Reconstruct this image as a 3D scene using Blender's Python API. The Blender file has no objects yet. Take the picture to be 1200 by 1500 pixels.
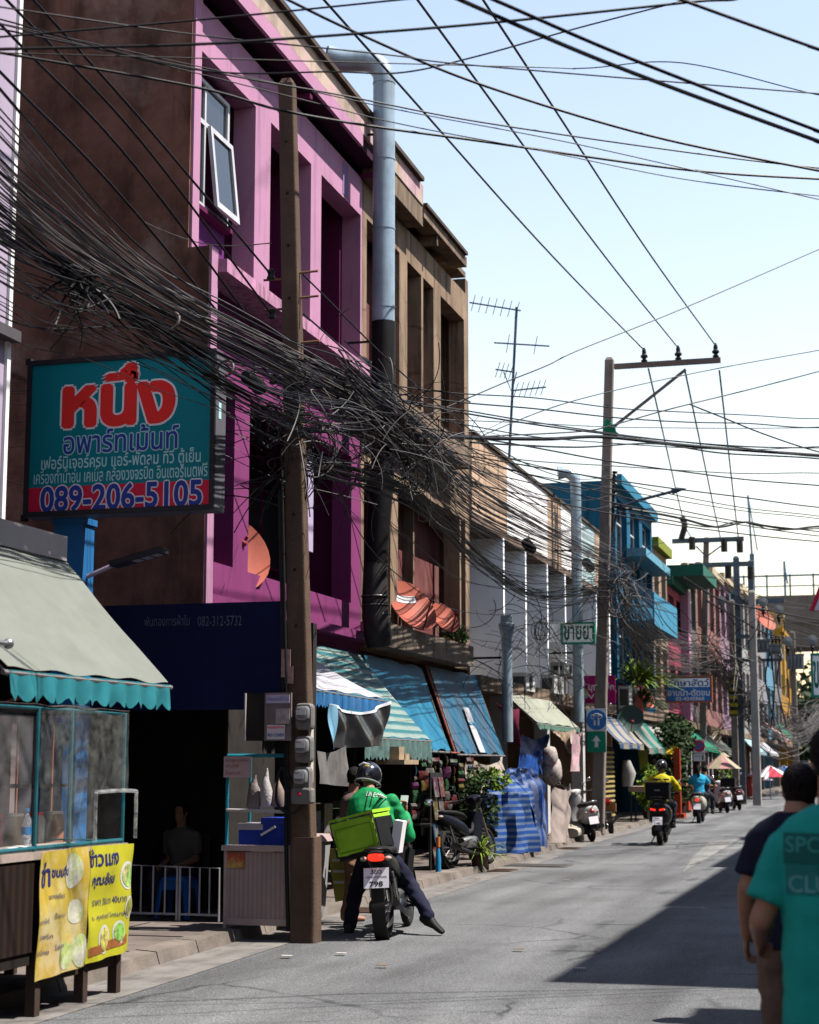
import bpy, math, random
from math import sin, cos, tan, pi, radians, sqrt, atan
from mathutils import Vector as V, Matrix, noise
random.seed(7)
SC = bpy.context.scene
COL = SC.collection
# ---------------------------------------------------------------- camera
F, YAW, PIT, EYE = 2500.0, radians(15.6), atan((1122 - 750) / 2500.0), 1.6
cam = bpy.data.cameras.new('camera'); camo = bpy.data.objects.new('camera', cam); COL.objects.link(camo)
SC.camera = camo
cam.sensor_fit = 'HORIZONTAL'; cam.sensor_width = 24.0; cam.lens = 50.0
cam.clip_start = 0.1; cam.clip_end = 3000
camo.location = (0, 0, EYE); camo.rotation_euler = (pi / 2 + PIT, 0, YAW)
cam.dof.use_dof = True; cam.dof.focus_distance = 18.0; cam.dof.aperture_fstop = 2.6
# ---------------------------------------------------------------- light
SUN_EL, SUN_AZ = radians(60), radians(-8)
TO_SUN = V((cos(SUN_EL) * cos(SUN_AZ), -cos(SUN_EL) * sin(SUN_AZ), sin(SUN_EL)))
w = bpy.data.worlds.new('World'); SC.world = w; w.use_nodes = True
nt = w.node_tree
sky = nt.nodes.new('ShaderNodeTexSky'); sky.sky_type = 'NISHITA'; sky.sun_disc = False
sky.sun_elevation = SUN_EL; sky.sun_rotation = pi / 2 + SUN_AZ
sky.dust_density = 0.4; sky.air_density = 1.7; sky.ozone_density = 0.1
bg = nt.nodes['Background']; warm = nt.nodes.new('ShaderNodeMix'); warm.data_type = 'RGBA'; warm.blend_type = 'MULTIPLY'; warm.inputs[0].default_value = 1; warm.inputs[7].default_value = (1.16, 1.02, 1.03, 1)   # hazy tropical air
nt.links.new(sky.outputs[0], warm.inputs[6]); nt.links.new(warm.outputs[2], bg.inputs['Color']); bg.inputs['Strength'].default_value = 0.07
sl = bpy.data.lights.new('sun', 'SUN'); so = bpy.data.objects.new('sun', sl); COL.objects.link(so)
sl.energy = 5.0; sl.angle = radians(0.5); sl.color = (1.0, 0.95, 0.87)
so.rotation_euler = TO_SUN.to_track_quat('Z', 'Y').to_euler()
SC.view_settings.view_transform = 'Standard'; SC.view_settings.look = 'None'
SC.view_settings.exposure = 1.65; SC.view_settings.gamma = 1.0; SC.view_settings.use_curve_mapping = False
SC.cycles.max_bounces = 6; SC.cycles.transparent_max_bounces = 16
SC.cycles.use_denoising = True
# ---------------------------------------------------------------- from the photo's pixels to places on real planes
def ray(px, py):
    x = (px - 600) / F; y = (750 - py) / F
    r = V((cos(YAW), sin(YAW), 0)); fh = V((-sin(YAW), cos(YAW), 0))
    f = fh * cos(PIT) + V((0, 0, sin(PIT))); u = fh * (-sin(PIT)) + V((0, 0, cos(PIT)))
    return f + r * x + u * y
def aX(px, py, X):
    d = ray(px, py); t = X / d.x; return V((X, t * d.y, EYE + t * d.z))
def aY(px, py, Y):
    d = ray(px, py); t = Y / d.y; return V((t * d.x, Y, EYE + t * d.z))
def aZ(px, py, Z):
    d = ray(px, py); t = (Z - EYE) / d.z; return V((t * d.x, t * d.y, Z))
# ---------------------------------------------------------------- mesh builder
class MB:
    def __init__(s): s.v = []; s.f = []
    def add(s, vs, fs):
        b = len(s.v); s.v += [V(p) for p in vs]; s.f += [tuple(b + i for i in f) for f in fs]; return s
    def box(s, a, b):
        (x0, x1), (y0, y1), (z0, z1) = [sorted((a[i], b[i])) for i in range(3)]
        return s.add([(x0,y0,z0),(x1,y0,z0),(x1,y1,z0),(x0,y1,z0),(x0,y0,z1),(x1,y0,z1),(x1,y1,z1),(x0,y1,z1)],
                     [(0,3,2,1),(4,5,6,7),(0,1,5,4),(1,2,6,5),(2,3,7,6),(3,0,4,7)])
    def obox(s, c, size, m=None):
        h = [q / 2 for q in size]; m = m or Matrix(); c = V(c)
        P = [c + m @ V((sx*h[0], sy*h[1], sz*h[2])) for sz in (-1,1) for sy in (-1,1) for sx in (-1,1)]
        return s.add(P, [(0,2,3,1),(4,5,7,6),(0,1,5,4),(1,3,7,5),(3,2,6,7),(2,0,4,6)])
    def bar(s, a, b, wd, ht=None, up=(0,0,1)):
        a = V(a); b = V(b); d = (b - a); L = d.length; d.normalize(); up = V(up)
        r = d.cross(up)
        if r.length < 1e-4: r = d.cross(V((0,1,0)))
        r.normalize(); u = r.cross(d); m = Matrix((r, d, u)).transposed()
        return s.obox((a + b) / 2, (wd, L, ht or wd), m)
    def tube(s, pts, r, n=8, cap=True):
        pts = [V(p) for p in pts]; k = len(pts); rs = r if isinstance(r, (list, tuple)) else [r] * k
        b = len(s.v); prev = None
        for i, p in enumerate(pts):
            d = (pts[min(i+1,k-1)] - pts[max(i-1,0)])
            if d.length < 1e-9: d = V((0,0,1))
            d.normalize()
            if prev is None:
                q = d.cross(V((0,0,1)))
                if q.length < 1e-3: q = d.cross(V((0,1,0)))
            else: q = prev - d * prev.dot(d)
            if q.length < 1e-6: q = d.orthogonal()
            q.normalize(); prev = q; t = d.cross(q)
            for j in range(n):
                a = 2*pi*j/n; s.v.append(p + (q*cos(a) + t*sin(a)) * rs[i])
        for i in range(k-1):
            for j in range(n):
                s.f.append((b+i*n+j, b+i*n+(j+1)%n, b+(i+1)*n+(j+1)%n, b+(i+1)*n+j))
        if cap:
            s.f.append(tuple(b+j for j in range(n))[::-1]); s.f.append(tuple(b+(k-1)*n+j for j in range(n)))
        return s
    def lathe(s, prof, c, ax=(0,0,1), n=20, a0=0, a1=2*pi):
        ax = V(ax).normalized(); q = ax.orthogonal().normalized(); t = ax.cross(q); c = V(c); b = len(s.v)
        full = abs(a1 - a0 - 2*pi) < 1e-6; m = n if full else n + 1
        for (r, h) in prof:
            for j in range(m):
                a = a0 + (a1-a0)*j/n; s.v.append(c + ax*h + (q*cos(a)+t*sin(a))*max(r, 1e-4))
        for i in range(len(prof)-1):
            for j in range(n):
                j2 = (j+1) % m if full else j+1
                s.f.append((b+i*m+j, b+i*m+j2, b+(i+1)*m+j2, b+(i+1)*m+j))
        return s
    def torus(s, c, ax, R, r, n=28, k=8, sq=1.0):
        return s.lathe([(R + r*cos(2*pi*i/k), sq*r*sin(2*pi*i/k)) for i in range(k+1)], c, ax, n)
    def ball(s, c, rad, n=12, k=8, m=None):
        rad = (rad,)*3 if not isinstance(rad, (tuple, list)) else rad; m = m or Matrix.Identity(3); c = V(c); b = len(s.v)
        for i in range(k+1):
            th = pi*i/k
            for j in range(n):
                a = 2*pi*j/n; s.v.append(c + m @ V((rad[0]*max(sin(th),1e-3)*cos(a), rad[1]*max(sin(th),1e-3)*sin(a), rad[2]*cos(th))))
        for i in range(k):
            for j in range(n): s.f.append((b+i*n+j, b+(i+1)*n+j, b+(i+1)*n+(j+1)%n, b+i*n+(j+1)%n))
        return s
    def sheet(s, fn, nu, nv, th=0.006):
        P = [[V(fn(i/nu, j/nv)) for j in range(nv+1)] for i in range(nu+1)]; N = [[None]*(nv+1) for _ in range(nu+1)]
        for i in range(nu+1):
            for j in range(nv+1):
                du = P[min(i+1,nu)][j]-P[max(i-1,0)][j]; dv = P[i][min(j+1,nv)]-P[i][max(j-1,0)]
                q = du.cross(dv); N[i][j] = q.normalized() if q.length > 1e-9 else V((0,0,1))
        b = len(s.v); m = nv+1; T = (nu+1)*m
        for sg in (.5, -.5):
            for i in range(nu+1):
                for j in range(m): s.v.append(P[i][j] + N[i][j]*th*sg)
        for i in range(nu):
            for j in range(nv):
                a = b+i*m+j; s.f.append((a, a+m, a+m+1, a+1)); s.f.append((T+a, T+a+1, T+a+m+1, T+a+m))
        for i in range(nu):
            for (j, sw) in ((0,0),(nv,1)):
                a = b+i*m+j; q = (a, T+a, T+a+m, a+m); s.f.append(q[::-1] if sw else q)
        for j in range(nv):
            for (i, sw) in ((0,1),(nu,0)):
                a = b+i*m+j; q = (a, T+a, T+a+1, a+1); s.f.append(q[::-1] if sw else q)
        return s
    def prism(s, poly, d):
        n = len(poly); d = V(d)
        return s.add([V(p) for p in poly] + [V(p)+d for p in poly], [tuple(range(n))[::-1], tuple(range(n, 2*n))] + [(i,(i+1)%n,n+(i+1)%n,n+i) for i in range(n)])
    def loft(s, secs, n=16, e=3.0, cap=True):
        """secs: (center, half_w, half_h[, right, up]) rounded-rectangle sections"""
        b = len(s.v); k = len(secs)
        for sec in secs:
            c = V(sec[0]); R = V(sec[3]) if len(sec) > 3 else V((1,0,0)); U = V(sec[4]) if len(sec) > 4 else V((0,0,1))
            for j in range(n):
                a = 2*pi*j/n; ca, sa = cos(a), sin(a)
                s.v.append(c + R*sec[1]*math.copysign(abs(ca)**(2/e), ca) + U*sec[2]*math.copysign(abs(sa)**(2/e), sa))
        for i in range(k-1):
            for j in range(n): s.f.append((b+i*n+j, b+i*n+(j+1)%n, b+(i+1)*n+(j+1)%n, b+(i+1)*n+j))
        if cap: s.f.append(tuple(b+j for j in range(n))[::-1]); s.f.append(tuple(b+(k-1)*n+j for j in range(n)))
        return s
    def wall(s, x0, x1, y0, y1, z0, z1, holes=(), ax='X'):
        ys = sorted({y0, y1} | {min(max(q, y0), y1) for h in holes for q in h[:2]}); zs = sorted({z0, z1} | {min(max(q, z0), z1) for h in holes for q in h[2:]})
        for i in range(len(ys)-1):
            run = None
            for j in range(len(zs)):
                solid = False
                if j < len(zs)-1:
                    cy, cz = (ys[i]+ys[i+1])/2, (zs[j]+zs[j+1])/2
                    solid = not any(h[0] < cy < h[1] and h[2] < cz < h[3] for h in holes)
                if solid and run is None: run = zs[j]
                if not solid and run is not None:
                    if ax == 'X': s.box((x0, ys[i], run), (x1, ys[i+1], zs[j]))
                    else: s.box((ys[i], x0, run), (ys[i+1], x1, zs[j]))
                    run = None
        return s
ORG = {}
def origin(o): return ORG.get(o.name, V((0,0,0))) if o else V((0,0,0))
def props(o, label=None, cat=None, group=None, kind=None):
    if label: o['label'] = label
    if cat: o['category'] = cat
    if group: o['group'] = group
    if kind: o['kind'] = kind
    return o
def T(name, label, cat, loc=(0,0,0), group=None):
    o = bpy.data.objects.new(name, None); COL.objects.link(o); o.location = loc; o.empty_display_size = .2
    ORG[o.name] = V(loc); return props(o, label, cat, group)
def P(name, mb, m, parent=None, smooth=False, label=None, kind=None, flat=None):
    me = bpy.data.meshes.new(name); org = origin(parent)
    me.from_pydata([tuple(p - org) for p in mb.v], [], mb.f); me.materials.append(m)
    if smooth: me.shade_smooth() if hasattr(me, 'shade_smooth') else None
    o = bpy.data.objects.new(name, me); COL.objects.link(o)
    if smooth:
        for p in me.polygons: p.use_smooth = True
        me.set_sharp_from_angle(angle=radians(40))
    if parent: o.parent = parent; ORG[o.name] = org
    return props(o, label, None, None, kind)
def S(name, mb, m, label, cat, group=None, smooth=False, kind=None):
    c = V((0,0,0))
    if mb.v and kind is None:
        lo = V((min(p.x for p in mb.v), min(p.y for p in mb.v), min(p.z for p in mb.v))); hi = V((max(p.x for p in mb.v), max(p.y for p in mb.v), 0))
        c = V(((lo.x+hi.x)/2, (lo.y+hi.y)/2, lo.z))
    q = MB(); q.v = [p - c for p in mb.v]; q.f = mb.f
    o = P(name, q, m, None, smooth); o.location = c; ORG[o.name] = c
    return props(o, label, cat, group, kind)
def dup(root, loc, rotz=0, label=None):
    r = root.copy(); COL.objects.link(r); r.location = loc; r.rotation_euler.z = rotz
    if label: r['label'] = label
    for ch in list(root.children):
        c = ch.copy(); COL.objects.link(c); c.parent = r
        for g in list(ch.children):
            d = g.copy(); COL.objects.link(d); d.parent = c
    return r
def place(o, loc, rotz=0, rx=0, ry=0): o.location = loc; o.rotation_euler = (rx, ry, rotz); return o
def cr(pts, n=8):
    """Catmull-Rom through points"""
    pts = [V(p) for p in pts]
    if len(pts) < 3: return [pts[0].lerp(pts[-1], i/n) for i in range(n+1)]
    q = [pts[0]*2-pts[1]] + pts + [pts[-1]*2-pts[-2]]; out = []
    for i in range(1, len(q)-2):
        for k in range(n):
            t = k/n; a, b, c, d = q[i-1], q[i], q[i+1], q[i+2]
            out.append(0.5*((2*b) + (c-a)*t + (2*a-5*b+4*c-d)*t*t + (3*b-a-3*c+d)*t**3))
    out.append(pts[-1]); return out
# ---------------------------------------------------------------- materials
MATS = {}; ALB = 0.50
def M(name, c=(.5,.5,.5), rough=.8, var=.15, sc=3.0, stain=0.0, stc=(.03,.022,.018), metal=0.0, bump=0.0, bsc=40.0, spec=.1, alpha=1.0, emis=None, coat=0.0, stx=(2.2,2.2,.22), c2=None, c2t=(.5,.62), trans=0, crack=0.0, csc=.6, speck=None, runs=None):
    if name in MATS: return MATS[name]
    c = tuple(q*ALB for q in c); stc = tuple(q*ALB for q in stc); c2 = c2 and tuple(q*ALB for q in c2)
    m = bpy.data.materials.new(name); m.use_nodes = True; t = m.node_tree; N = t.nodes; L = t.links
    b = N['Principled BSDF']; b.inputs['Roughness'].default_value = rough; b.inputs['Metallic'].default_value = metal
    b.inputs['Specular IOR Level'].default_value = spec; b.inputs['Alpha'].default_value = alpha
    b.inputs['Coat Weight'].default_value = coat; b.inputs['Transmission Weight'].default_value = trans
    tc = N.new('ShaderNodeTexCoord'); nz = N.new('ShaderNodeTexNoise'); nz.inputs['Scale'].default_value = sc; nz.inputs['Detail'].default_value = 10; nz.inputs['Roughness'].default_value = .66
    L.new(tc.outputs['Object'], nz.inputs['Vector'])
    mr = N.new('ShaderNodeMapRange'); mr.inputs[1].default_value = .3; mr.inputs[2].default_value = .7
    mr.inputs[3].default_value = 1-var; mr.inputs[4].default_value = 1+var; L.new(nz.outputs['Fac'], mr.inputs[0])
    mx = N.new('ShaderNodeMix'); mx.data_type = 'RGBA'; mx.blend_type = 'MULTIPLY'; mx.inputs[0].default_value = 1
    L.new(mr.outputs[0], mx.inputs[7])
    if c2:
        n2 = N.new('ShaderNodeTexNoise'); n2.inputs['Scale'].default_value = sc*.45; n2.inputs['Detail'].default_value = 8; n2.inputs['Roughness'].default_value = .65
        L.new(tc.outputs['Object'], n2.inputs['Vector']); r2 = N.new('ShaderNodeMapRange'); r2.inputs[1].default_value = c2t[0]; r2.inputs[2].default_value = c2t[1]
        L.new(n2.outputs['Fac'], r2.inputs[0]); m2 = N.new('ShaderNodeMix'); m2.data_type = 'RGBA'; L.new(r2.outputs[0], m2.inputs[0])
        m2.inputs[6].default_value = (*c, 1); m2.inputs[7].default_value = (*c2, 1); L.new(m2.outputs[2], mx.inputs[6])
    else: mx.inputs[6].default_value = (*c, 1)
    out = mx.outputs[2]
    if stain:
        mp = N.new('ShaderNodeMapping'); mp.inputs['Scale'].default_value = stx; L.new(tc.outputs['Object'], mp.inputs[0])
        n3 = N.new('ShaderNodeTexNoise'); n3.inputs['Scale'].default_value = 1.6; n3.inputs['Detail'].default_value = 9; n3.inputs['Roughness'].default_value = .68; L.new(mp.outputs[0], n3.inputs['Vector'])
        r3 = N.new('ShaderNodeMapRange'); r3.inputs[1].default_value = .47; r3.inputs[2].default_value = .72; r3.inputs[4].default_value = stain; L.new(n3.outputs['Fac'], r3.inputs[0])
        m3 = N.new('ShaderNodeMix'); m3.data_type = 'RGBA'; L.new(r3.outputs[0], m3.inputs[0]); L.new(out, m3.inputs[6]); m3.inputs[7].default_value = (*stc, 1); out = m3.outputs[2]
    if runs:      # narrow vertical run-off streaks: (colour, strength, scale)
        mp = N.new('ShaderNodeMapping'); mp.inputs['Scale'].default_value = (runs[2], runs[2], .09*runs[2]); L.new(tc.outputs['Object'], mp.inputs[0])
        n5 = N.new('ShaderNodeTexNoise'); n5.inputs['Scale'].default_value = 1.0; n5.inputs['Detail'].default_value = 7; n5.inputs['Roughness'].default_value = .6; L.new(mp.outputs[0], n5.inputs['Vector'])
        r5 = N.new('ShaderNodeMapRange'); r5.inputs[1].default_value = .54; r5.inputs[2].default_value = .7; r5.inputs[4].default_value = runs[1]; L.new(n5.outputs['Fac'], r5.inputs[0])
        m5 = N.new('ShaderNodeMix'); m5.data_type = 'RGBA'; L.new(r5.outputs[0], m5.inputs[0]); L.new(out, m5.inputs[6]); m5.inputs[7].default_value = (*[q*ALB for q in runs[0]], 1); out = m5.outputs[2]
    if speck:     # small pale chips: (colour, threshold, scale)
        mp = N.new('ShaderNodeMapping'); mp.inputs['Scale'].default_value = (speck[2], speck[2], speck[2]*.45); L.new(tc.outputs['Object'], mp.inputs[0])
        n6 = N.new('ShaderNodeTexNoise'); n6.inputs['Scale'].default_value = 1.0; n6.inputs['Detail'].default_value = 3; L.new(mp.outputs[0], n6.inputs['Vector'])
        r6 = N.new('ShaderNodeMapRange'); r6.inputs[1].default_value = speck[1]; r6.inputs[2].default_value = speck[1]+.03; r6.inputs[4].default_value = .75; L.new(n6.outputs['Fac'], r6.inputs[0])
        m6 = N.new('ShaderNodeMix'); m6.data_type = 'RGBA'; L.new(r6.outputs[0], m6.inputs[0]); L.new(out, m6.inputs[6]); m6.inputs[7].default_value = (*[q*ALB for q in speck[0]], 1); out = m6.outputs[2]
    if crack:     # wandering hairline cracks, only in some places
        nw = N.new('ShaderNodeTexNoise'); nw.inputs['Scale'].default_value = csc*1.7; nw.inputs['Detail'].default_value = 6; L.new(tc.outputs['Object'], nw.inputs['Vector'])
        va = N.new('ShaderNodeMix'); va.data_type = 'RGBA'; va.blend_type = 'LINEAR_LIGHT'; va.inputs[0].default_value = .5; L.new(tc.outputs['Object'], va.inputs[6]); L.new(nw.outputs['Color'], va.inputs[7])
        vo = N.new('ShaderNodeTexVoronoi'); vo.feature = 'DISTANCE_TO_EDGE'; vo.inputs['Scale'].default_value = csc; L.new(va.outputs[2], vo.inputs['Vector'])
        r7 = N.new('ShaderNodeMapRange'); r7.inputs[1].default_value = .004; r7.inputs[2].default_value = .016; r7.inputs[3].default_value = crack; r7.inputs[4].default_value = 0; L.new(vo.outputs[0], r7.inputs[0])
        n8 = N.new('ShaderNodeTexNoise'); n8.inputs['Scale'].default_value = csc*.8; L.new(tc.outputs['Object'], n8.inputs['Vector']); r8 = N.new('ShaderNodeMapRange'); r8.inputs[1].default_value = .48; r8.inputs[2].default_value = .58; L.new(n8.outputs['Fac'], r8.inputs[0])
        mm = N.new('ShaderNodeMath'); mm.operation = 'MULTIPLY'; L.new(r7.outputs[0], mm.inputs[0]); L.new(r8.outputs[0], mm.inputs[1])
        m7 = N.new('ShaderNodeMix'); m7.data_type = 'RGBA'; L.new(mm.outputs[0], m7.inputs[0]); L.new(out, m7.inputs[6]); m7.inputs[7].default_value = tuple(q*.25 for q in c)+(1,); out = m7.outputs[2]
    L.new(out, b.inputs['Base Color'])
    if bump:
        n4 = N.new('ShaderNodeTexNoise'); n4.inputs['Scale'].default_value = bsc; n4.inputs['Detail'].default_value = 5; L.new(tc.outputs['Object'], n4.inputs['Vector'])
        bp = N.new('ShaderNodeBump'); bp.inputs['Strength'].default_value = bump; bp.inputs['Distance'].default_value = .02; L.new(n4.outputs['Fac'], bp.inputs['Height']); L.new(bp.outputs[0], b.inputs['Normal'])
    if emis: b.inputs['Emission Color'].default_value = (*emis[:3], 1); b.inputs['Emission Strength'].default_value = emis[3]
    MATS[name] = m; return m
def MS(name, c1, c2, axis='Z', period=.1, duty=.5, rough=.6, var=.12, stain=0.0, soft=.02):
    """hard stripes of two colours across one object axis, or a bright noise patchwork"""
    if name in MATS: return MATS[name]
    m = M(name, c1, rough, var, stain=stain); t = m.node_tree; N = t.nodes; L = t.links
    mx = [n for n in N if n.type == 'MIX' and n.blend_type == 'MULTIPLY'][0]; tc = [n for n in N if n.type == 'TEX_COORD'][0]
    sp = N.new('ShaderNodeSeparateXYZ'); L.new(tc.outputs['Object'], sp.inputs[0])
    a = N.new('ShaderNodeMath'); a.operation = 'DIVIDE'; L.new(sp.outputs[axis], a.inputs[0]); a.inputs[1].default_value = period
    f = N.new('ShaderNodeMath'); f.operation = 'FRACT'; L.new(a.outputs[0], f.inputs[0])
    g = N.new('ShaderNodeMapRange'); L.new(f.outputs[0], g.inputs[0]); g.inputs[1].default_value = duty - soft; g.inputs[2].default_value = duty + soft
    k = N.new('ShaderNodeMix'); k.data_type = 'RGBA'; L.new(g.outputs[0], k.inputs[0]); k.inputs[6].default_value = (*[q*ALB for q in c1],1); k.inputs[7].default_value = (*[q*ALB for q in c2],1)
    L.new(k.outputs[2], mx.inputs[6]); return m
def glassy(name, tint=(.8,.85,.85), alpha=.25, rough=.25, wr=6.0):
    """thin clear plastic or pane: part see-through, part glossy"""
    if name in MATS: return MATS[name]
    m = M(name, tint, rough, .2, wr, bump=.5, bsc=wr*2, spec=.6); t = m.node_tree; N = t.nodes; L = t.links
    n = N.new('ShaderNodeTexNoise'); n.inputs['Scale'].default_value = wr; n.inputs['Detail'].default_value = 7; n.inputs['Distortion'].default_value = 1.2
    tc = [q for q in N if q.type == 'TEX_COORD'][0]; L.new(tc.outputs['Object'], n.inputs['Vector'])
    r = N.new('ShaderNodeMapRange'); r.inputs[1].default_value = .35; r.inputs[2].default_value = .75; r.inputs[3].default_value = alpha*.5; r.inputs[4].default_value = min(1, alpha*2.2)
    L.new(n.outputs['Fac'], r.inputs[0]); L.new(r.outputs[0], N['Principled BSDF'].inputs['Alpha']); return m
# ---------------------------------------------------------------- lettering as flat raised meshes
def _tm(body, bold, shear=0):
    cu = bpy.data.curves.new('lettering', 'FONT'); cu.body = body; cu.offset = bold; cu.resolution_u = 3; cu.shear = shear; cu.fill_mode = 'BOTH'
    ob = bpy.data.objects.new('lettering', cu); COL.objects.link(ob)
    dg = bpy.context.evaluated_depsgraph_get(); me = bpy.data.meshes.new_from_object(ob.evaluated_get(dg))
    bpy.data.objects.remove(ob); bpy.data.curves.remove(cu); return me
def text(name, body, m, parent, o, right, up, height=None, width=None, bold=0.0, lift=.003, outline=None, ob=.03, shear=0, fat=0):
    """letters on a board: o = middle of the line, right / up = board axes; fitted to a height and/or width in metres"""
    R = V(right).normalized(); U = V(up).normalized(); n = R.cross(U); o = V(o) - origin(parent); me0 = _tm(body, bold, shear)
    if not len(me0.vertices): return None
    xs = [v.co.x for v in me0.vertices]; ys = [v.co.y for v in me0.vertices]
    w0, h0 = max(xs)-min(xs)+2*fat, max(ys)-min(ys)+2*fat; cx, cy = (max(xs)+min(xs))/2, (max(ys)+min(ys))/2
    sy = (height/h0) if height else (width/w0); sx = (width/w0) if width else sy; res = None
    for me, mm, lf, nm in ((_tm(body, bold+(0 if fat else ob)) if outline else None, outline, lift, 'lettering_outline'), (me0, m, lift+(.004 if outline else 0), name)):
        if me is None: continue
        if fat:
            fr_ = fat+(ob*1.0 if nm == 'lettering_outline' else 0); bs = [(v.co.x, v.co.y) for v in me.vertices]; fs = [tuple(p.vertices) for p in me.polygons]; vs = []; ff = []
            for k in range(10):
                for (x, y) in bs: vs.append((x+fr_*cos(.63*k), y+fr_*sin(.63*k), 0))
                ff += [tuple(i+k*len(bs) for i in f) for f in fs]
            me = bpy.data.meshes.new(nm); me.from_pydata(vs, [], ff)
            for i, v in enumerate(me.vertices): v.co.z = 0
            lf += .0002
        nb = max(1, len(me.vertices)//10)
        for v in me.vertices: v.co = o + R*(v.co.x-cx)*sx + U*(v.co.y-cy)*sy + n*(lf+(.0002*(v.index//nb) if fat else 0))
        me.name = nm; me.materials.clear(); me.materials.append(mm)
        b = bpy.data.objects.new(nm, me); COL.objects.link(b); b.parent = parent
        if parent: ORG[b.name] = origin(parent)
        res = b
    return res
# ================================================================ SETTING: ground, road, pavements
def asphalt(name, base, dark):
    m = M(name, base, .85, .22, .35, bump=.7, bsc=130, spec=.08, c2=dark, c2t=(.45,.75), crack=.75, csc=.42, stain=.45, stc=(.05,.048,.046), stx=(.55,.16,1)); t = m.node_tree; N = t.nodes; L = t.links
    tc = [n for n in N if n.type == 'TEX_COORD'][0]; b = N['Principled BSDF']; src = b.inputs['Base Color'].links[0].from_socket
    def layer(scale, mp, lo, hi, a, bb):
        global_map = N.new('ShaderNodeMapping'); global_map.inputs['Scale'].default_value = mp; L.new(tc.outputs['Object'], global_map.inputs[0])
        n = N.new('ShaderNodeTexNoise'); n.inputs['Scale'].default_value = scale; n.inputs['Detail'].default_value = 4; L.new(global_map.outputs[0], n.inputs['Vector'])
        r = N.new('ShaderNodeMapRange'); r.inputs[1].default_value = lo; r.inputs[2].default_value = hi; r.inputs[3].default_value = a; r.inputs[4].default_value = bb; L.new(n.outputs['Fac'], r.inputs[0]); return r.outputs[0]
    for sp in ((70, (1,1,1), .3, .7, .35, 1.65), (1.5, (1,.06,1), .35, .68, .74, 1.24), (22, (1,1,1), .3, .7, .82, 1.2)):
        k = N.new('ShaderNodeMix'); k.data_type = 'RGBA'; k.blend_type = 'MULTIPLY'; k.inputs[0].default_value = 1
        L.new(src, k.inputs[6]); L.new(layer(*sp), k.inputs[7]); src = k.outputs[2]
    L.new(src, b.inputs['Base Color']); return m
m_asph = asphalt('asphalt', (.185,.188,.195), (.13,.132,.138)); m_asph2 = asphalt('asphalt_paler', (.27,.265,.26), (.2,.2,.2))
m_conc = M('pavement_concrete', (.17,.14,.125), .9, .25, 1.2, .5, bump=.3, bsc=30, stx=(1,1,1)); m_kerb = M('kerb', (.2,.168,.147), .9, .3, 2, .5, bump=.3, stx=(1,.6,1))
KE = [(-5.72,-30), (-5.74,8), (-5.8,12.6), (-5.88,15.1), (-6.03,22.4), (-6.12,28.6), (-6.5,36.3), (-6.58,46.6), (-6.8,60.7), (-6.95,90), (-7.0,240)]
def kerb_x(y):
    for (a, b), (c, d) in zip(KE, KE[1:]):
        if b <= y <= d: return a + (c-a)*(y-b)/(d-b)
    return -5.8
S('ground', MB().add([(-900,-300,-.03),(900,-300,-.03),(900,1600,-.03),(-900,1600,-.03)], [(0,1,2,3)]), M('earth', (.22,.19,.15), .95), None, None, kind='structure')
rd = MB(); n = len(KE); rd.add([(x, y, 0) for x, y in KE] + [(2.7, y, 0) for x, y in KE], [(i, n+i, n+i+1, i+1) for i in range(n-1)])
S('road', rd, m_asph, None, None, kind='structure')
pv = MB()
yy = -30.0
while yy < 238:
    st = 1.2 if yy < 60 else 6.0
    y2 = yy + st; a, b = kerb_x(yy), kerb_x(y2); h = .10 + .008*sin(yy*3.1); g = .012
    pv.add([(-16,yy+g,-.02),(a-.2,yy+g,-.02),(b-.2,y2-g,-.02),(-16,y2-g,-.02),(-16,yy+g,h),(a-.2,yy+g,h),(b-.2,y2-g,h),(-16,y2-g,h)], [(4,5,6,7),(0,1,5,4),(1,2,6,5),(2,3,7,6),(3,0,4,7)])
    yy = y2
S('pavement', pv, m_conc, None, None, kind='structure')
kb = MB(); yy = -30.0
while yy < 238:
    st = .9 if yy < 60 else 6.0
    y2 = yy+st; a, b = kerb_x(yy), kerb_x(y2); g = .008; h = .095 + .01*sin(yy*7.7); e = .06
    kb.add([(a-.195,yy+g,-.02),(a+.03,yy+g,-.02),(b+.03,y2-g,-.02),(b-.195,y2-g,-.02),(a-.195,yy+g,h+.012),(a-.01,yy+g,h),(b-.01,y2-g,h),(b-.195,y2-g,h+.012)], [(4,5,6,7),(0,1,5,4),(1,2,6,5),(2,3,7,6),(3,0,4,7)])
    yy = y2
S('kerb', kb, m_kerb, None, None, kind='structure')
gut = MB(); gut.add([(x+.03, y, .004) for x, y in KE] + [(x+.5+.06*sin(y*1.7), y, .004) for x, y in KE], [(i, n+i, n+i+1, i+1) for i in range(n-1)])
S('road_gutter', gut, M('gutter_concrete', (.2,.185,.175), .9, .35, 2.5, .6, bump=.2, stx=(2,.5,1)), None, None, kind='structure')
S('road_paler_area', MB().add([(*aZ(x, y, .005),) for x, y in ((999,1279),(1016,1254),(1040,1233),(1086,1228))], [(0,3,2,1)]), m_asph2, None, None, kind='structure')  # paler four-sided area laid on the road
pr = MB().box((2.7,-30,-.02), (5.2,240,.12)); S('far_pavement', pr, m_conc, None, None, kind='structure')
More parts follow.
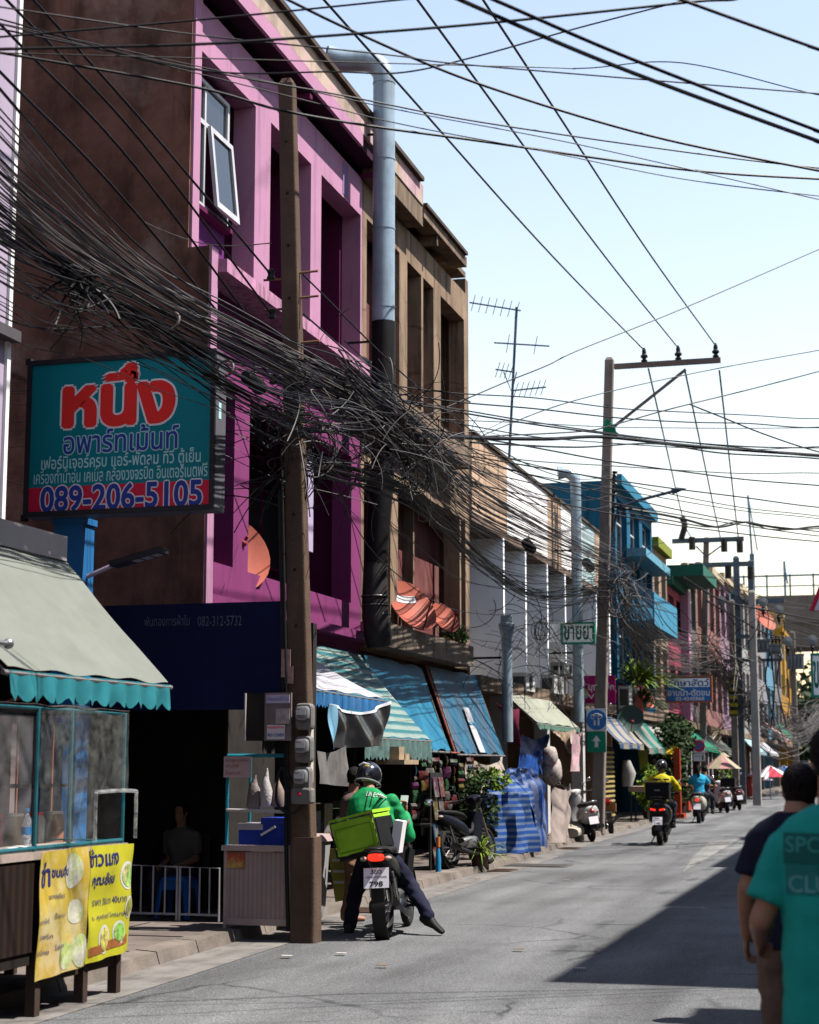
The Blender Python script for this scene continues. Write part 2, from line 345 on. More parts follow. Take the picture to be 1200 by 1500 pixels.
# manhole cover on the road
mh = T('manhole_cover', 'flat dark iron manhole cover let into the road near the kerb', 'manhole', (*aZ(785,1268,0).xy, .005))
p0 = aZ(785,1268,.004)
P('frame', MB().box((p0.x-.55,p0.y-.4,.002),(p0.x+.55,p0.y+.4,.008)), M('iron_worn', (.1,.09,.085), .7, .3, 8, bump=.3), mh)
P('lid', MB().box((p0.x-.45,p0.y-.32,.006),(p0.x+.45,p0.y+.32,.014)), M('iron_lid', (.07,.065,.06), .6, .3, 12, bump=.6, bsc=60), mh)

# ================================================================ BUILDINGS
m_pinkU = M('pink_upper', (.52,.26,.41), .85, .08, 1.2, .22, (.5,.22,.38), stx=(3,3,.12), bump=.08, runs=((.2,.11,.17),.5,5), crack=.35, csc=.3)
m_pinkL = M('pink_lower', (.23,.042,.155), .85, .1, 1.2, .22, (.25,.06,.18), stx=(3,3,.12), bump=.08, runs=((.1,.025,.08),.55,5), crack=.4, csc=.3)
m_mag = M('recess_shade_magenta', (.13,.014,.075), .85, .15, 1, .3, (.08,.012,.05))  # wall pink darkened in the colour itself to imitate recess shade
m_side = M('brown_side', (.22,.1,.07), .9, .5, 1.3, .92, (.03,.017,.013), bump=.12, bsc=12, c2=(.46,.32,.26), c2t=(.54,.74), stx=(1.3,1.3,.4), crack=.7, csc=.35, speck=((.6,.5,.45),.735,9), runs=((.02,.012,.01),.7,2.6))
m_tanw = M('tan_stained', (.32,.225,.155), .9, .25, 1.1, .8, (.06,.043,.032), bump=.2, stx=(2.2,2.2,.28), runs=((.03,.022,.018),.75,4.5), crack=.5, csc=.5)
m_brn = M('brown_stained', (.25,.18,.13), .9, .3, 1.1, .9, (.04,.03,.024), bump=.2, stx=(2.2,2.2,.3), runs=((.025,.018,.015),.8,4))
m_maroon = M('maroon_panel', (.17,.055,.055), .85, .3, 1.5, .6, (.3,.2,.18), stx=(3,3,.2))
m_white = M('white_paint', (.95,.94,.93), .8, .06, 1.2, .25, (.33,.29,.25), stx=(2,2,.16))
m_cap = M('roof_edge', (.1,.075,.06), .9, .4, 2, .6)
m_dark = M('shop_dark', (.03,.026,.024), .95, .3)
m_floor = M('shop_floor', (.1,.09,.08), .8, .2)
m_frame = M('window_frame', (.62,.63,.66), .5, .06); m_pane = M('window_pane', (.02,.024,.03), .08, .1, spec=.6)
m_roof = M('roof_sheet', (.28,.27,.26), .8, .2)
def window(parent, x, y0, y1, z0, z1, side=1, mull=1, fm=None, pm=None, bar=.05):
    """window in a wall plane x, facing +X when side=1"""
    f = MB(); a, b = x, x + .05*side
    f.box((a,y0,z0),(b,y1,z0+bar)).box((a,y0,z1-bar),(b,y1,z1)).box((a,y0,z0+bar),(b,y0+bar,z1-bar)).box((a,y1-bar,z0+bar),(b,y1,z1-bar))
    for k in range(mull):
        yc = y0+(y1-y0)*(k+1)/(mull+1); f.box((a,yc-bar/2,z0+bar),(b,yc+bar/2,z1-bar))
    zc = z0+(z1-z0)*.7; f.box((a+.004*side,y0+bar,zc-bar/2),(b-.004*side,y1-bar,zc+bar/2))
    fr = P('window', f, fm or m_frame, parent)
    P('pane', MB().box((a+.015*side,y0+bar*.5,z0+bar*.5),(a+.025*side,y1-bar*.5,z1-bar*.5)), pm or m_pane, fr); return fr
# --- lilac building at the very left
LY = aX(17,300,-7.42).y
t = T('building', 'lilac painted building with a white corner trim at the left edge of the photo', 'building', (-7.42,4,0))
P('wall', MB().wall(-7.9,-7.42,-6,LY,3.2,11.5,[(1,3,5,6.6),(6,8,5,6.6),(1,3,8.2,9.8),(6,8,8.2,9.8)]).box((-14,LY-.3,0),(-7.9,LY,11.5)).box((-7.72,-6,0),(-7.42,9.2,3.2)).box((-7.72,LY-.6,0),(-7.42,LY,3.2)), M('lilac', (.46,.38,.5), .8, .08, 1, .25, (.25,.2,.26)), t)
P('corner_trim', MB().box((-7.44,LY-.03,3.3),(-7.39,LY+.03,11.4)), m_white, t)
P('cornice', MB().box((-7.9,-6,11.5),(-7.2,LY+.05,11.8)), m_white, t)
P('ledge', MB().box((-7.42,-6,5.32),(-7.3,LY+.04,5.42)), M('ledge_dark', (.1,.09,.1)), t)
for z in (5, 8.2):
    for y in (1, 6): window(t, -7.75, y, y+2, z, z+1.6)
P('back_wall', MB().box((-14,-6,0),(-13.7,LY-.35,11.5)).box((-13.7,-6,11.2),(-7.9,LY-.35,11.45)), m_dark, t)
t0 = T('canopy', 'pale concrete entrance canopy slab over the first awning', 'canopy', (-6.8,8,3.3))
q0_, q1_ = aX(98,786,-6.25), aX(98,822,-6.25)
P('slab', MB().box((-7.42,2,q1_.z+.04),(-6.316,q1_.y-.02,q0_.z-.05)), M('pale_plaster', (.5,.44,.44), .85, .1, 2, .3, (.25,.2,.19)), t0)
P('fascia', MB().box((-6.31,2,q1_.z),(-6.25,q1_.y,q0_.z)), M('pale_fascia', (.62,.56,.55), .8, .08, 1.5, .25, (.3,.25,.24)), t0)
# --- pink building
PY0, PY1 = 17.66, 24.15
zp0, zp1 = aX(532,224,-7.2).z, aX(532,163,-7.2).z
t = T('building', 'magenta pink three storey shophouse with a bare brown side wall', 'building', (-7.5,21,0))
P('wall', MB().wall(-7.8,-7.5,PY0+.03,PY1,7.2,10.55,[(17.74,19.55,7.36,9.95),(20.11,21.74,7.36,9.95),(22.19,24.08,7.36,9.95)]), m_pinkU, t)
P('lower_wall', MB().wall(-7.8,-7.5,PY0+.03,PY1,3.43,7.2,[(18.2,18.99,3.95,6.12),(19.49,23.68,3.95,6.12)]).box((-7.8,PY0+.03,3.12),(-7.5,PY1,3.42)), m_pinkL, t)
P('side_wall', MB().box((-16,PY0-.2,0),(-7.503,PY0,11.6)).box((-7.5,PY0-.2,3.3),(-7.24,PY0,7.46)), m_side, t)
P('corner_fin', MB().box((-7.5,PY0-.17,7.47),(-7.47,PY0+.029,11.4)).box((-7.24,PY0-.19,3.3),(-7.21,PY0,7.46)), m_pinkU, t)
P('ledge', MB().box((-7.5,PY0+.002,7.2),(-7.1,PY1,7.355)), M('ledge_stained', (.56,.27,.42), .85, .3, 5, .9, (.05,.03,.035), stx=(6,6,1)), t)
P('lower_ledge', MB().box((-7.5,PY0+.002,3.4),(-7.28,PY1,3.52)), m_pinkL, t)
P('parapet', MB().box((-7.25,PY0-.2,zp0+.1),(-7.2,aX(532,200,-7.2).y,zp0+.30)), m_pinkU, t)
P('soffit', MB().box((-8.1,PY0-.2,zp0+.11),(-7.252,PY1,zp0+.30)), M('soffit_shade', (.05,.012,.035), .9), t)  # dark colour imitates the shadow under the parapet
P('upper_parapet', MB().box((-7.5,PY0-.2,zp0+.302),(-7.2,aX(620,290,-7.2).y,zp1)), M('parapet_patchy', (.52,.40,.33), .85, .3, .8, .7, (.13,.1,.09), c2=(.62,.34,.48), c2t=(.5,.6), bump=.2, stx=(1.5,1.5,.6)), t)
P('coping', MB().box((-7.6,PY0-.25,zp1),(-7.12,aX(622,268,-7.12).y,zp1+.07)), m_cap, t)
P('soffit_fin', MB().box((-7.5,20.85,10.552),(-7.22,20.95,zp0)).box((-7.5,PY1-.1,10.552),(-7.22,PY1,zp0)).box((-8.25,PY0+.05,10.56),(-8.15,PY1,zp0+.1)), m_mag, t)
P('paint_band', MB().box((-7.499,23.17,10.0),(-7.494,23.42,10.5)), M('violet_band', (.3,.2,.42), .85, .1), t)
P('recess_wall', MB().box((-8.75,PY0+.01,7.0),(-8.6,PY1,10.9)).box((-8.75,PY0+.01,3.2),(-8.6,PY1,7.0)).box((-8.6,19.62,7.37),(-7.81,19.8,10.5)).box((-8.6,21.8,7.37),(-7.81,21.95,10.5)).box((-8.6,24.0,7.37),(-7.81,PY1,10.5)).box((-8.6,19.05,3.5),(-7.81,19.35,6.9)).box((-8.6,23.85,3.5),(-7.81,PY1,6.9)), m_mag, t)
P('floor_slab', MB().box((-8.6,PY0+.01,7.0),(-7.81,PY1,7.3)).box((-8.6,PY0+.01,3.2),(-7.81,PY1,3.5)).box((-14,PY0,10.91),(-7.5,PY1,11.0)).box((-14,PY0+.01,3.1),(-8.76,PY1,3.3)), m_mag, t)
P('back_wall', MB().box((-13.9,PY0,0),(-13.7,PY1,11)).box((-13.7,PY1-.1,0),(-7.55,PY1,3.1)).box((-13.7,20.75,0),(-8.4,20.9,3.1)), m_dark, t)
# casement window near the front of the first recess, its lower leaf tilted out
y0, y1 = 17.76, aX(334,200,-7.68).y; z0, z1, zm = aX(338,340,-7.68).z, aX(333,152,-7.68).z, aX(333,213,-7.68).z; w1 = MB(); xa, xb = -7.72, -7.66
w1.box((xa,y0,z1-.05),(xb,y1,z1)).box((xa,y0,z0),(xb,y1,z0+.06)).box((xa,y0,z0+.06),(xb,y0+.05,z1-.05)).box((xa,y1-.06,z0+.06),(xb,y1,z1-.05)).box((xa+.004,y0+.05,zm-.03),(xb-.004,y1-.06,zm+.03)).box((xa+.005,(y0+y1)/2-.14,z0+.06),(xb-.005,(y0+y1)/2-.09,z1-.05))
wn = P('window', w1, m_frame, t); P('pane', MB().box((-7.70,y0+.03,zm),(-7.69,y1-.03,z1-.03)).box((-7.70,y0+.03,z0+.03),(-7.69,(y0+y1)/2-.1,zm)), m_pane, wn)
m = Matrix.Rotation(radians(-6), 3, 'Y'); hw_ = (y1-(y0+y1)/2+.08)/2; hp = V((-7.65,y1-hw_-.01,zm-.02)); cs = MB(); hh = zm-z0-.04
for (a, b, c, d) in ((-hw_,hw_,0,-.07),(-hw_,hw_,-hh,-hh+.08),(-hw_,-hw_+.07,-hh+.08,-.07),(hw_-.07,hw_,-hh+.08,-.07)):
    cs.add([hp + m @ V(q) for q in ((0,a,min(c,d)),(.045,a,min(c,d)),(.045,b,min(c,d)),(0,b,min(c,d)),(0,a,max(c,d)),(.045,a,max(c,d)),(.045,b,max(c,d)),(0,b,max(c,d)))], [(0,3,2,1),(4,5,6,7),(0,1,5,4),(1,2,6,5),(2,3,7,6),(3,0,4,7)])
sa = P('casement', cs, M('casement_white', (.62,.62,.68), .5, .08, 6, .3), t); P('pane', MB().add([hp + m @ V(q) for q in ((.02,-hw_+.05,-.05),(.02,hw_-.05,-.05),(.02,hw_-.05,-hh+.06),(.02,-hw_+.05,-hh+.06))], [(0,1,2,3)]), m_pane, sa)
P('window_sill', MB().box((-7.78,17.745,z0-.06),(-7.62,y1+.06,z0-.005)), m_mag, t); P('sill_panel', MB().box((-7.8,17.745,7.36),(-7.72,y1+.03,z0-.06)), M('sill_violet', (.16,.03,.17), .85, .15, 2, .3), t); P('head_panel', MB().box((-7.8,17.745,z1),(-7.74,y1+.03,9.95)), m_mag, t)
window(t, -8.58, 20.3, 21.6, 7.9, 9.6); window(t, -8.58, 22.4, 23.8, 7.9, 9.6, pm=m_dark)
window(t, -8.58, 21.9, 23.5, 4.4, 6.0, pm=m_dark, fm=m_mag)
P('shutter_panel', MB().box((-7.72,22.05,4.55),(-7.66,22.42,5.95)), M('lilac_panel', (.5,.42,.62), .7, .06), t)
# --- brown weathered building
BY0, BY1 = PY1+.01, 30.95
t = T('building', 'weathered brown three storey shophouse with maroon window panels', 'building', (-7.5,27.5,0))
hb = [(24.4,26.25,7.36,10.0),(26.72,27.62,7.36,10.0),(27.74,28.45,7.36,10.0),(28.95,30.72,7.36,10.0),(24.3,25.74,3.75,6.15),(26.17,30.3,3.75,6.15),(30.4,30.75,3.75,6.15)]
P('wall', MB().wall(-7.8,-7.5,BY0,BY1,3.35,10.55,hb), m_tanw, t)
zb = aX(684,392,-7.3).z
YS_ = aX(621,320,-7.2).y
P('parapet', MB().box((-7.5,YS_,zb-.12),(-7.2,aX(684,400,-7.2).y,zb+.06)).box((-7.5,BY0,zp0-.05),(-7.22,aX(620,300,-7.22).y-.02,zp0+.298)), m_brn, t)
P('side_wall', MB().box((-14,BY1,0),(-7.502,BY1+.12,zb)).box((-14,BY0+3.5,10.56),(-7.52,BY0+3.6,zp1)).box((-14,BY0,10.9),(-7.52,BY1,11.0)).box((-8.4,BY0,10.56),(-8.2,BY1,10.9)), m_brn, t)
P('coping', MB().box((-7.55,YS_,zb+.06),(-7.14,aX(686,392,-7.14).y,zb+.12)), m_cap, t)
P('soffit_fin', MB().box((-8.2,27.7,10.552),(-7.24,27.78,zb-.125)), m_brn, t); P('soffit_fin', MB().box((-8.2,BY1-.12,10.552),(-7.5,BY1,zb)), m_brn, t)
P('ledge', MB().box((-7.5,BY0,6.92),(-7.12,aX(690,650,-7.12).y,7.3)), m_brn, t)
P('lower_ledge', MB().box((-7.5,BY0,3.36),(-7.15,aX(694,960,-7.15).y,3.72)), M('ledge_mossy', (.3,.24,.19), .9, .4, 3, .95, (.03,.028,.02), stx=(5,5,.8), bump=.4), t)
for (a, b, c, d) in hb:
    P('window_panel', MB().box((-8.1,a-.05,c-.05),(-8.0,b+.05,d+.05)), m_maroon, t)
P('partition', MB().box((-8.0,26.26,3.8),(-7.81,26.3,10)).box((-8.0,28.5,7.4),(-7.81,28.56,10)).box((-8.0,28.2,3.76),(-7.81,28.28,6.1)), m_brn, t)
P('floor_slab', MB().box((-13.7,BY0,3.1),(-7.81,BY1,3.34)).box((-8.2,BY0,6.9),(-7.81,BY1,7.3)), m_brn, t)
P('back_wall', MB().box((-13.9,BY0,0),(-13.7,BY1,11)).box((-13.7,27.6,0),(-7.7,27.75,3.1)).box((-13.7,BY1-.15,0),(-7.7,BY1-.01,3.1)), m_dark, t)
# --- low white and tan row
WY = [31.08, 33.9, 36.1, 38.55, 40.8, 43.1, 45.4, 47.6]
t = T('building', 'two storey terrace with a tall white and tan parapet and white fins', 'building', (-7.5,39,0))
segs = [(31.08,34.2,0),(34.2,38.6,1),(38.6,40.3,0),(40.3,43.3,1),(43.3,45.2,2),(45.2,47.6,0)]
zt = 7.88; m_tanp = M('tan_parapet', (.62,.43,.30), .85, .12, 1.2, .5, (.1,.07,.05), stx=(2.2,2.2,.2), runs=((.08,.055,.04),.75,4)); m_wp = M('white_parapet', (1.05,1.02,1.02), .8, .05, 1, .28, (.3,.26,.23), stx=(2.5,2.5,.2), runs=((.2,.17,.15),.5,3.5))
m_aqua = M('aqua_parapet', (.45,.6,.62), .8, .08, 1, .3, (.2,.25,.25))
for (a, b, k) in segs: P('parapet', MB().box((-7.75,a,6.35),(-7.45,b-.015,zt)), (m_tanp, m_wp, m_aqua)[k], t)
P('coping', MB().box((-7.8,31.08,zt),(-7.4,47.6,zt+.06)), m_cap, t)
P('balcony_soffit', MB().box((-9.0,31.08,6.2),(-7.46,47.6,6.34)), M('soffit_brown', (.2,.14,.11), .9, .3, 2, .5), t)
P('recess_wall', MB().box((-9.1,31.08,3.1),(-8.8,47.6,6.2)), m_white, t)
m_fin = M('white_fin', (1.35,1.42,1.5), .8, .05, 1, .12, (.4,.4,.42))
for y in WY[1:]: P('fin', MB().box((-8.8,y-.12,3.3),(-7.45,y,6.2)), m_fin, t)
P('floor_slab', MB().box((-14,31.08,3.0),(-7.3,47.6,3.28)), m_brn, t)
P('end_wall', MB().box((-14,47.6,0),(-7.46,47.75,7.8)).box((-14,31.08,7.6),(-7.76,47.6,7.7)), m_tanp, t)
for y_ in (34.0,38.5,43.2): P('pier', MB().box((-7.8,y_,0),(-7.5,y_+.3,3)), M('pier_white', (.6,.58,.56), .8), t)
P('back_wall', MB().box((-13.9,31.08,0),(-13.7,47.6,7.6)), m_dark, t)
for (a, b) in ((36.4,38.2),(41.1,42.8)): window(t, -8.78, a, b, 3.9, 5.9)
P('door_panel', MB().box((-8.7,38.8,3.3),(-8.6,40.4,5.6)), M('ochre_panel', (.45,.3,.1), .7, .15), t)
# --- the rest of the left row, one shophouse after the other
PAL = {}
def shophouse(y0, y1, zt, c, label, xf=-7.5, depth=8, holes=2, fl=3.3, top=None, shop=True, roofc=None, wtop=None, mcol=None):
    s = 1 if xf < 0 else -1; xb = xf - s*depth; nf = max(2, round(zt/fl)); h = (zt-3.2)/(nf-1)
    t = T('building', label, 'building', (xf, (y0+y1)/2, 0))
    m1 = M('paint_%d_%d_%d' % tuple(int(q*100) for q in c), c, .85, .12, 1, .4, tuple(q*.3 for q in c), stx=(2.2,2.2,.2), runs=(tuple(q*.2 for q in c),.7,4))
    hs = []
    for k in range(nf-1):
        za = 3.2+h*k+.8; zb_ = 3.2+h*(k+1)-.55
        for i in range(holes):
            wd = (y1-y0)/holes; hs.append((y0+wd*i+.35, y0+wd*(i+1)-.35, za, zb_))
    P('wall', MB().wall(xf-s*.3, xf, y0+.01, y1-.01, 3.0, zt, hs), m1, t)
    P('side_wall', MB().box((xb,y0+.01,0),(xf-s*.302,y0+.2,zt-.1)).box((xb,y1-.2,0),(xf-s*.302,y1-.01,zt-.1)).box((xb,y0+.2,0),(xb+s*.2,y1-.2,zt-.1)), m1, t)
    P('roof', MB().box((xb,y0+.2,zt-.35),(xf-s*.302,y1-.2,zt-.2)), m_roof, t)
    P('cornice', MB().box((xf,y0+.01,zt-.25),(xf+s*.22,y1-.01,zt+.08)), M('top_%d_%d_%d' % tuple(int(q*100) for q in top), top, .85, .1) if top else m1, t)
    P('ledge', MB().box((xf,y0+.01,3.0),(xf+s*.35,y1-.01,3.25)), m_brn, t)
    for q in hs: window(t, xf-s*.22, q[0]-.02, q[1]+.02, q[2]-.02, q[3]+.02, s)
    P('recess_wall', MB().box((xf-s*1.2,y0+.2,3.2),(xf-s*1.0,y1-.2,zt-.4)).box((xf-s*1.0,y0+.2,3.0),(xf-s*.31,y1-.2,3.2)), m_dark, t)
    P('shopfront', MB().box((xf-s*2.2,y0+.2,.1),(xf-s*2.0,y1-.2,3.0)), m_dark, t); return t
tb = shophouse(49.2, 57.4, 10.0, (.015,.13,.24), 'teal blue three storey building standing above the white row', holes=3, top=(.03,.2,.33))
P('balcony', MB().box((-7.5,51.5,5.8),(-6.7,57.3,5.95)).box((-6.75,51.5,5.95),(-6.7,57.3,6.8)), M('blue_balcony', (.05,.25,.4), .7, .1), tb)
P('awning_slab', MB().box((-7.5,51.4,7.9),(-6.9,57.3,8.15)), M('blue_slab', (.12,.33,.44), .7, .1), tb)
shophouse(57.4, 61.2, 9.2, (.36,.27,.2), 'tan shophouse with an olive green top beside the teal building', holes=2, top=(.22,.26,.04))
tp = shophouse(61.2, 66.0, 8.3, (.4,.08,.13), 'maroon and pink shophouse under a dark green roof overhang', holes=2, top=(.02,.13,.1))
P('eave', MB().box((-7.5,61.3,8.35),(-6.2,66.2,8.75)), M('green_eave', (.02,.14,.1), .6, .1), tp)
P('pink_pier', MB().box((-7.5,65.2,3.3),(-7.2,65.9,8.2)), M('pale_pink', (.6,.3,.45), .8, .1), tp)
FAR = [(66,71,9.3,(.25,.23,.22),'grey shophouse beyond the maroon one with a cream cornice',(.62,.5,.33)), (71,76,9.9,(.5,.24,.2),'salmon shophouse behind the third pole',(.62,.5,.33)),
       (76,81.5,10.3,(.42,.2,.19),'rose brown shophouse beyond the animal clinic sign',(.6,.5,.36)), (81.5,87,10.6,(.46,.3,.4),'mauve shophouse halfway down the street',(.64,.52,.36)),
       (87,92.5,10.9,(.08,.3,.36),'dark turquoise shophouse far down the street',(.6,.5,.35)), (92.5,98.5,11.2,(.5,.5,.5),'pale grey shophouse far down the street',(.66,.55,.38)),
       (98.5,105,11.4,(.42,.14,.06),'rust orange shophouse far down the street',(.62,.5,.34)), (105,112,11.6,(.4,.4,.43),'bluish grey shophouse among the far transformers',(.6,.5,.36)),
       (112,120,11.2,(.18,.42,.6),'sky blue shophouse near the end of the street',None), (120,128,9.6,(.3,.3,.33),'dull grey shophouse near the end of the street',None),
       (128,138,11.6,(.62,.33,.05),'ochre yellow building near the footbridge',None), (138,148,10.6,(.55,.28,.04),'deep yellow building next to the footbridge',None)]
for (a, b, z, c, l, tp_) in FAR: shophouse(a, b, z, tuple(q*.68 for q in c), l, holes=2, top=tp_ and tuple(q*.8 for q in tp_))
# right-hand row: it throws the street's shade
for (a, b, z, c, l) in ((-8,12.6,9.2,(.5,.45,.4),'plain cream shophouse on the right side nearest the camera'), (13.85,21,11.35,(.45,.4,.36),'beige three storey shophouse on the right casting shade'), (21.02,29,11.45,(.4,.42,.45),'grey three storey shophouse on the right casting shade'), (29.02,38.4,11.9,(.5,.38,.3),'tan three storey shophouse on the right casting shade'), (39.2,42.4,12.6,(.5,.5,.48),'tall pale shophouse on the right casting shade'), (52,75,5.5,(.4,.36,.3),'low tan shophouse far on the right side')):
    rt_ = shophouse(a, b, z, c, l, xf=4.2, holes=3)
    for k_ in range(int((b-a)/2.6)):
        y_ = a+1+2.6*k_; hh = .35+.5*abs(sin(y_*2.3)); P('shadow_notch_block', MB().box((4.3,y_,z-.1),(5.0,y_+.5+.5*abs(sin(y_*1.7)),z+hh)), m_roof, rt_); P('shadow_rod', MB().tube([(4.5,y_+1.3,z-.2),(4.5,y_+1.3,z+1.1+hh)], .025).tube([(4.5,y_+.9,z+.9+hh),(4.5,y_+1.8,z+.9+hh)], .015), m_roof, rt_)  # unseen blocks and rods added to break up the road's shadow edge
# --- footbridge / elevated deck across the far end
t = T('footbridge', 'elevated concrete walkway with a railing crossing the far end of the street', 'bridge', (-2,156,0))
m_bc = M('bridge_concrete', (.2,.18,.165), .9, .25, .5, .5, (.06,.05,.045), stx=(1,1,.2))
P('deck', MB().box((-40,153,11.9),(40,160,13.9)).box((-40,152.6,14.0),(40,153.2,16.4)).box((-40,159.6,14.0),(40,160.2,16.4)), m_bc, t)
P('pier', MB().box((-9.4,155,0),(-8.0,157.5,11.9)), m_bc, t); P('pier', MB().box((14,155,0),(15.4,157.5,11.9)), m_bc, t)
rl = MB()
for i in range(40): rl.box((-40+i*2,152.8,16.4),(-39.85+i*2,152.95,18.3))
rl.box((-40,152.82,18.1),(40,152.93,18.25)); rl.box((-40,152.83,17.2),(40,152.92,17.3)); P('railing', rl, M('blue_rail', (.1,.22,.32), .5), t)
P('mast', MB().box((-11.6,156,14),(-11.2,156.4,20.6)).tube([(-11.4,156.2,20.6),(-11.6,156.2,26)], .09).tube([(-11.6,156.2,26),(-10.9,156.2,20.9)], .06), M('mast_blue', (.14,.24,.34), .5), t)

for i, (y, l) in enumerate(((18.6,'rusty drain grate in the gutter beyond the delivery rider'), (26.2,'rusty drain grate in the gutter before the striped tarpaulin'), (33.5,'rusty drain grate in the gutter near the white scooter'))):
    x = kerb_x(y)+.26; t = T('drain_grate', l, 'drain grate', (x,y,.006), 'drain grates'); P('frame', MB().wall(.006,.016,x-.18,x+.18,0,.01) if False else MB().box((x-.18,y-.3,.006),(x-.15,y+.3,.018)).box((x+.15,y-.3,.006),(x+.18,y+.3,.018)).box((x-.15,y-.3,.006),(x+.15,y-.27,.018)).box((x-.15,y+.27,.006),(x+.15,y+.3,.018)), M('rust_iron', (.12,.075,.05), .8, .3, 9), t)
    for k in range(9): P('bar', MB().box((x-.15,y-.25+.06*k,.008),(x+.15,y-.225+.06*k,.015)), M('rust_iron'), t)
    P('pit', MB().box((x-.15,y-.27,.005),(x+.15,y+.27,.0065)), m_dark, t)
rb_ = random.Random(5); lit_ = ['crumpled pale paper scrap on the road near the kerb','dry leaf on the road left of the shade','flattened brown carton scrap in the gutter','small white wrapper in the gutter','grey pebble cluster near the kerb','dry leaf near the manhole cover','pale ticket scrap on the road by the shade edge','torn wrapper near the leaning pole']
for i, (px, py) in enumerate(((500,1398),(760,1392),(660,1300),(420,1402),(700,1288),(830,1290),(850,1420),(560,1416))):
    p = aZ(px,py,.012); mb = MB()
    mb.sheet(lambda u, v: p+V(((u-.5)*.09, (v-.5)*.06, .012*noise.noise(V((u*4+i,v*4,i)))+.012)), 4, 4, .003); S('litter', mb, M('litter_%d' % (i%3), ((.5,.46,.42),(.22,.13,.06),(.3,.24,.18))[i%3], .9), lit_[i], 'litter', None)
# ================================================================ NEAR LEFT: awnings, signs, food cart, stall, pole
def fit(p, q, X):
    """an awning edge square to the facade: top pixel on plane X, bottom pixel at the same Y"""
    a = aX(*p, X); return a, aY(*q, a.y)
def awning(name, label, a, b, c, d, m, val=0.0, vm=None, sag=.05, group=None, frame=True, cat='awning', scal=0.16, seed=0, wr=.012, th=.006):
    """a,b = back edge (near, far); c,d = front edge (far, near)"""
    a, b, c, d = V(a), V(b), V(c), V(d); t = T(name, label, cat, ((a.x+d.x)/2, (a.y+b.y)/2, d.z), group)
    def fn(u, v):
        p = a.lerp(b, u).lerp(d.lerp(c, u), v); k = noise.noise(V((u*5+seed, v*4, seed*1.7)))
        return p + V((0, 0, -sag*sin(pi*v)*(.6+.4*sin(pi*u*3)**2) + wr*k + wr*.8*sin(u*26+seed)*v))
    P('canvas', MB().sheet(fn, 30, 14, th), m, t, True)
    if val:
        L = (c-d).length
        def fv(u, v):
            sc_ = abs(sin(pi*u*L/scal)); return d.lerp(c, u) + V((.02*v*sin(u*L*23+seed)+.012, 0, -.012-v*(val*(.72+.28*sc_)) - sag*0))
        P('valance', MB().sheet(fv, max(24, int(L/.03)), 3, .004), vm or m, t, True)
    if frame:
        f = MB(); f.tube([d+V((0,-.06,-.03)), c+V((0,.06,-.03))], .018); f.tube([a+V((0,.02,-.04)), d+V((0,.02,-.05))], .012); f.tube([b+V((0,-.02,-.04)), c+V((0,-.02,-.05))], .012)
        P('frame', f, M('awning_pipe', (.3,.28,.27), .5, .2, metal=.5), t, True)
    return t
m_cream = M('canvas_cream', (.20,.215,.19), .8, .1, 2, .3, (.15,.15,.13), stx=(3,1,1)); m_tealv = M('valance_teal', (.025,.2,.24), .7, .3, 4, .5, (.02,.15,.18))
m_bluec = MS('canvas_blue', (.018,.17,.3), (.024,.2,.34), 'Y', .9, .5, stain=.3); m_bluecs = M('canvas_blue_solid', (.03,.22,.45), .7, .15, 3)
awning('awning', 'cream canvas awning with a teal scalloped valance over the food cart', (-6.27,9.55,aX(98,824,-6.27).z), aX(98,824,-6.27), aX(246,1001,-5.38), aX(11,978,-5.38), m_cream, .2, m_tealv, sag=.03, seed=1)
ta = awning('awning', 'blue awning corner with a round pipe end at the left photo edge', (-6.2,7.0,3.1), (-6.2,9.4,3.1), (-5.3,9.42,2.36), (-5.3,7.0,2.36), M('canvas_blue_left', (.03,.2,.42), .7, .15), .12, M('valance_blue_left', (.04,.26,.5), .7, .15), seed=2)
P('pipe_end', MB().tube([(-5.31,9.4,2.36),(-5.31,9.62,2.36)], .018).ball((-5.31,9.65,2.36), .035), M('steel_pipe', (.5,.5,.5), .35, .1, metal=.8), ta, True)
# blue post and the blue wall beside it
S('blue_post', MB().box((-7.46,14.36,.05),(-7.18,14.62,3.84)).box((-7.48,14.34,3.84),(-7.16,14.64,3.9)), M('blue_post', (.02,.16,.42), .6, .12, 2, .2), 'square bright blue painted post rising behind the cream awning', 'post')
S('side_wall', MB().box((-8.4,13.56,0),(-6.9,13.7,1.9)).box((-8.4,13.55,1.9),(-6.88,13.71,1.96)), M('blue_wall', (.008,.045,.13), .7, .15, 2, .2), 'low dark blue wall behind the food cart', 'wall')
rk = T('drying_rack', 'rust red metal rack seen through the food cart plastic', 'rack', (-6.9,12.9,.1))
for i in range(6): P('bar', MB().tube([(-7.3+i*.16,12.9,.1),(-7.3+i*.16,12.9,2.05)], .012), M('rust_red', (.35,.12,.09), .7), rk)
P('rail', MB().tube([(-7.35,12.9,2.05),(-6.45,12.9,2.05)], .014).tube([(-7.35,12.9,1.0),(-6.45,12.9,1.0)], .014).tube([(-7.35,12.9,2.05),(-6.5,12.4,2.2)], .014), M('rust_red'), rk)
S('vent_block_wall', MB().wall(12.74,12.82,-8.2,-6.95,.1,2.1,[(-8.1+.22*i,-7.95+.22*i,.5+.24*j,.66+.24*j) for i in range(5) for j in range(6)], 'Y'), M('block_white', (.2,.15,.14), .9, .2), 'pale perforated block wall glimpsed behind the food cart', 'wall')
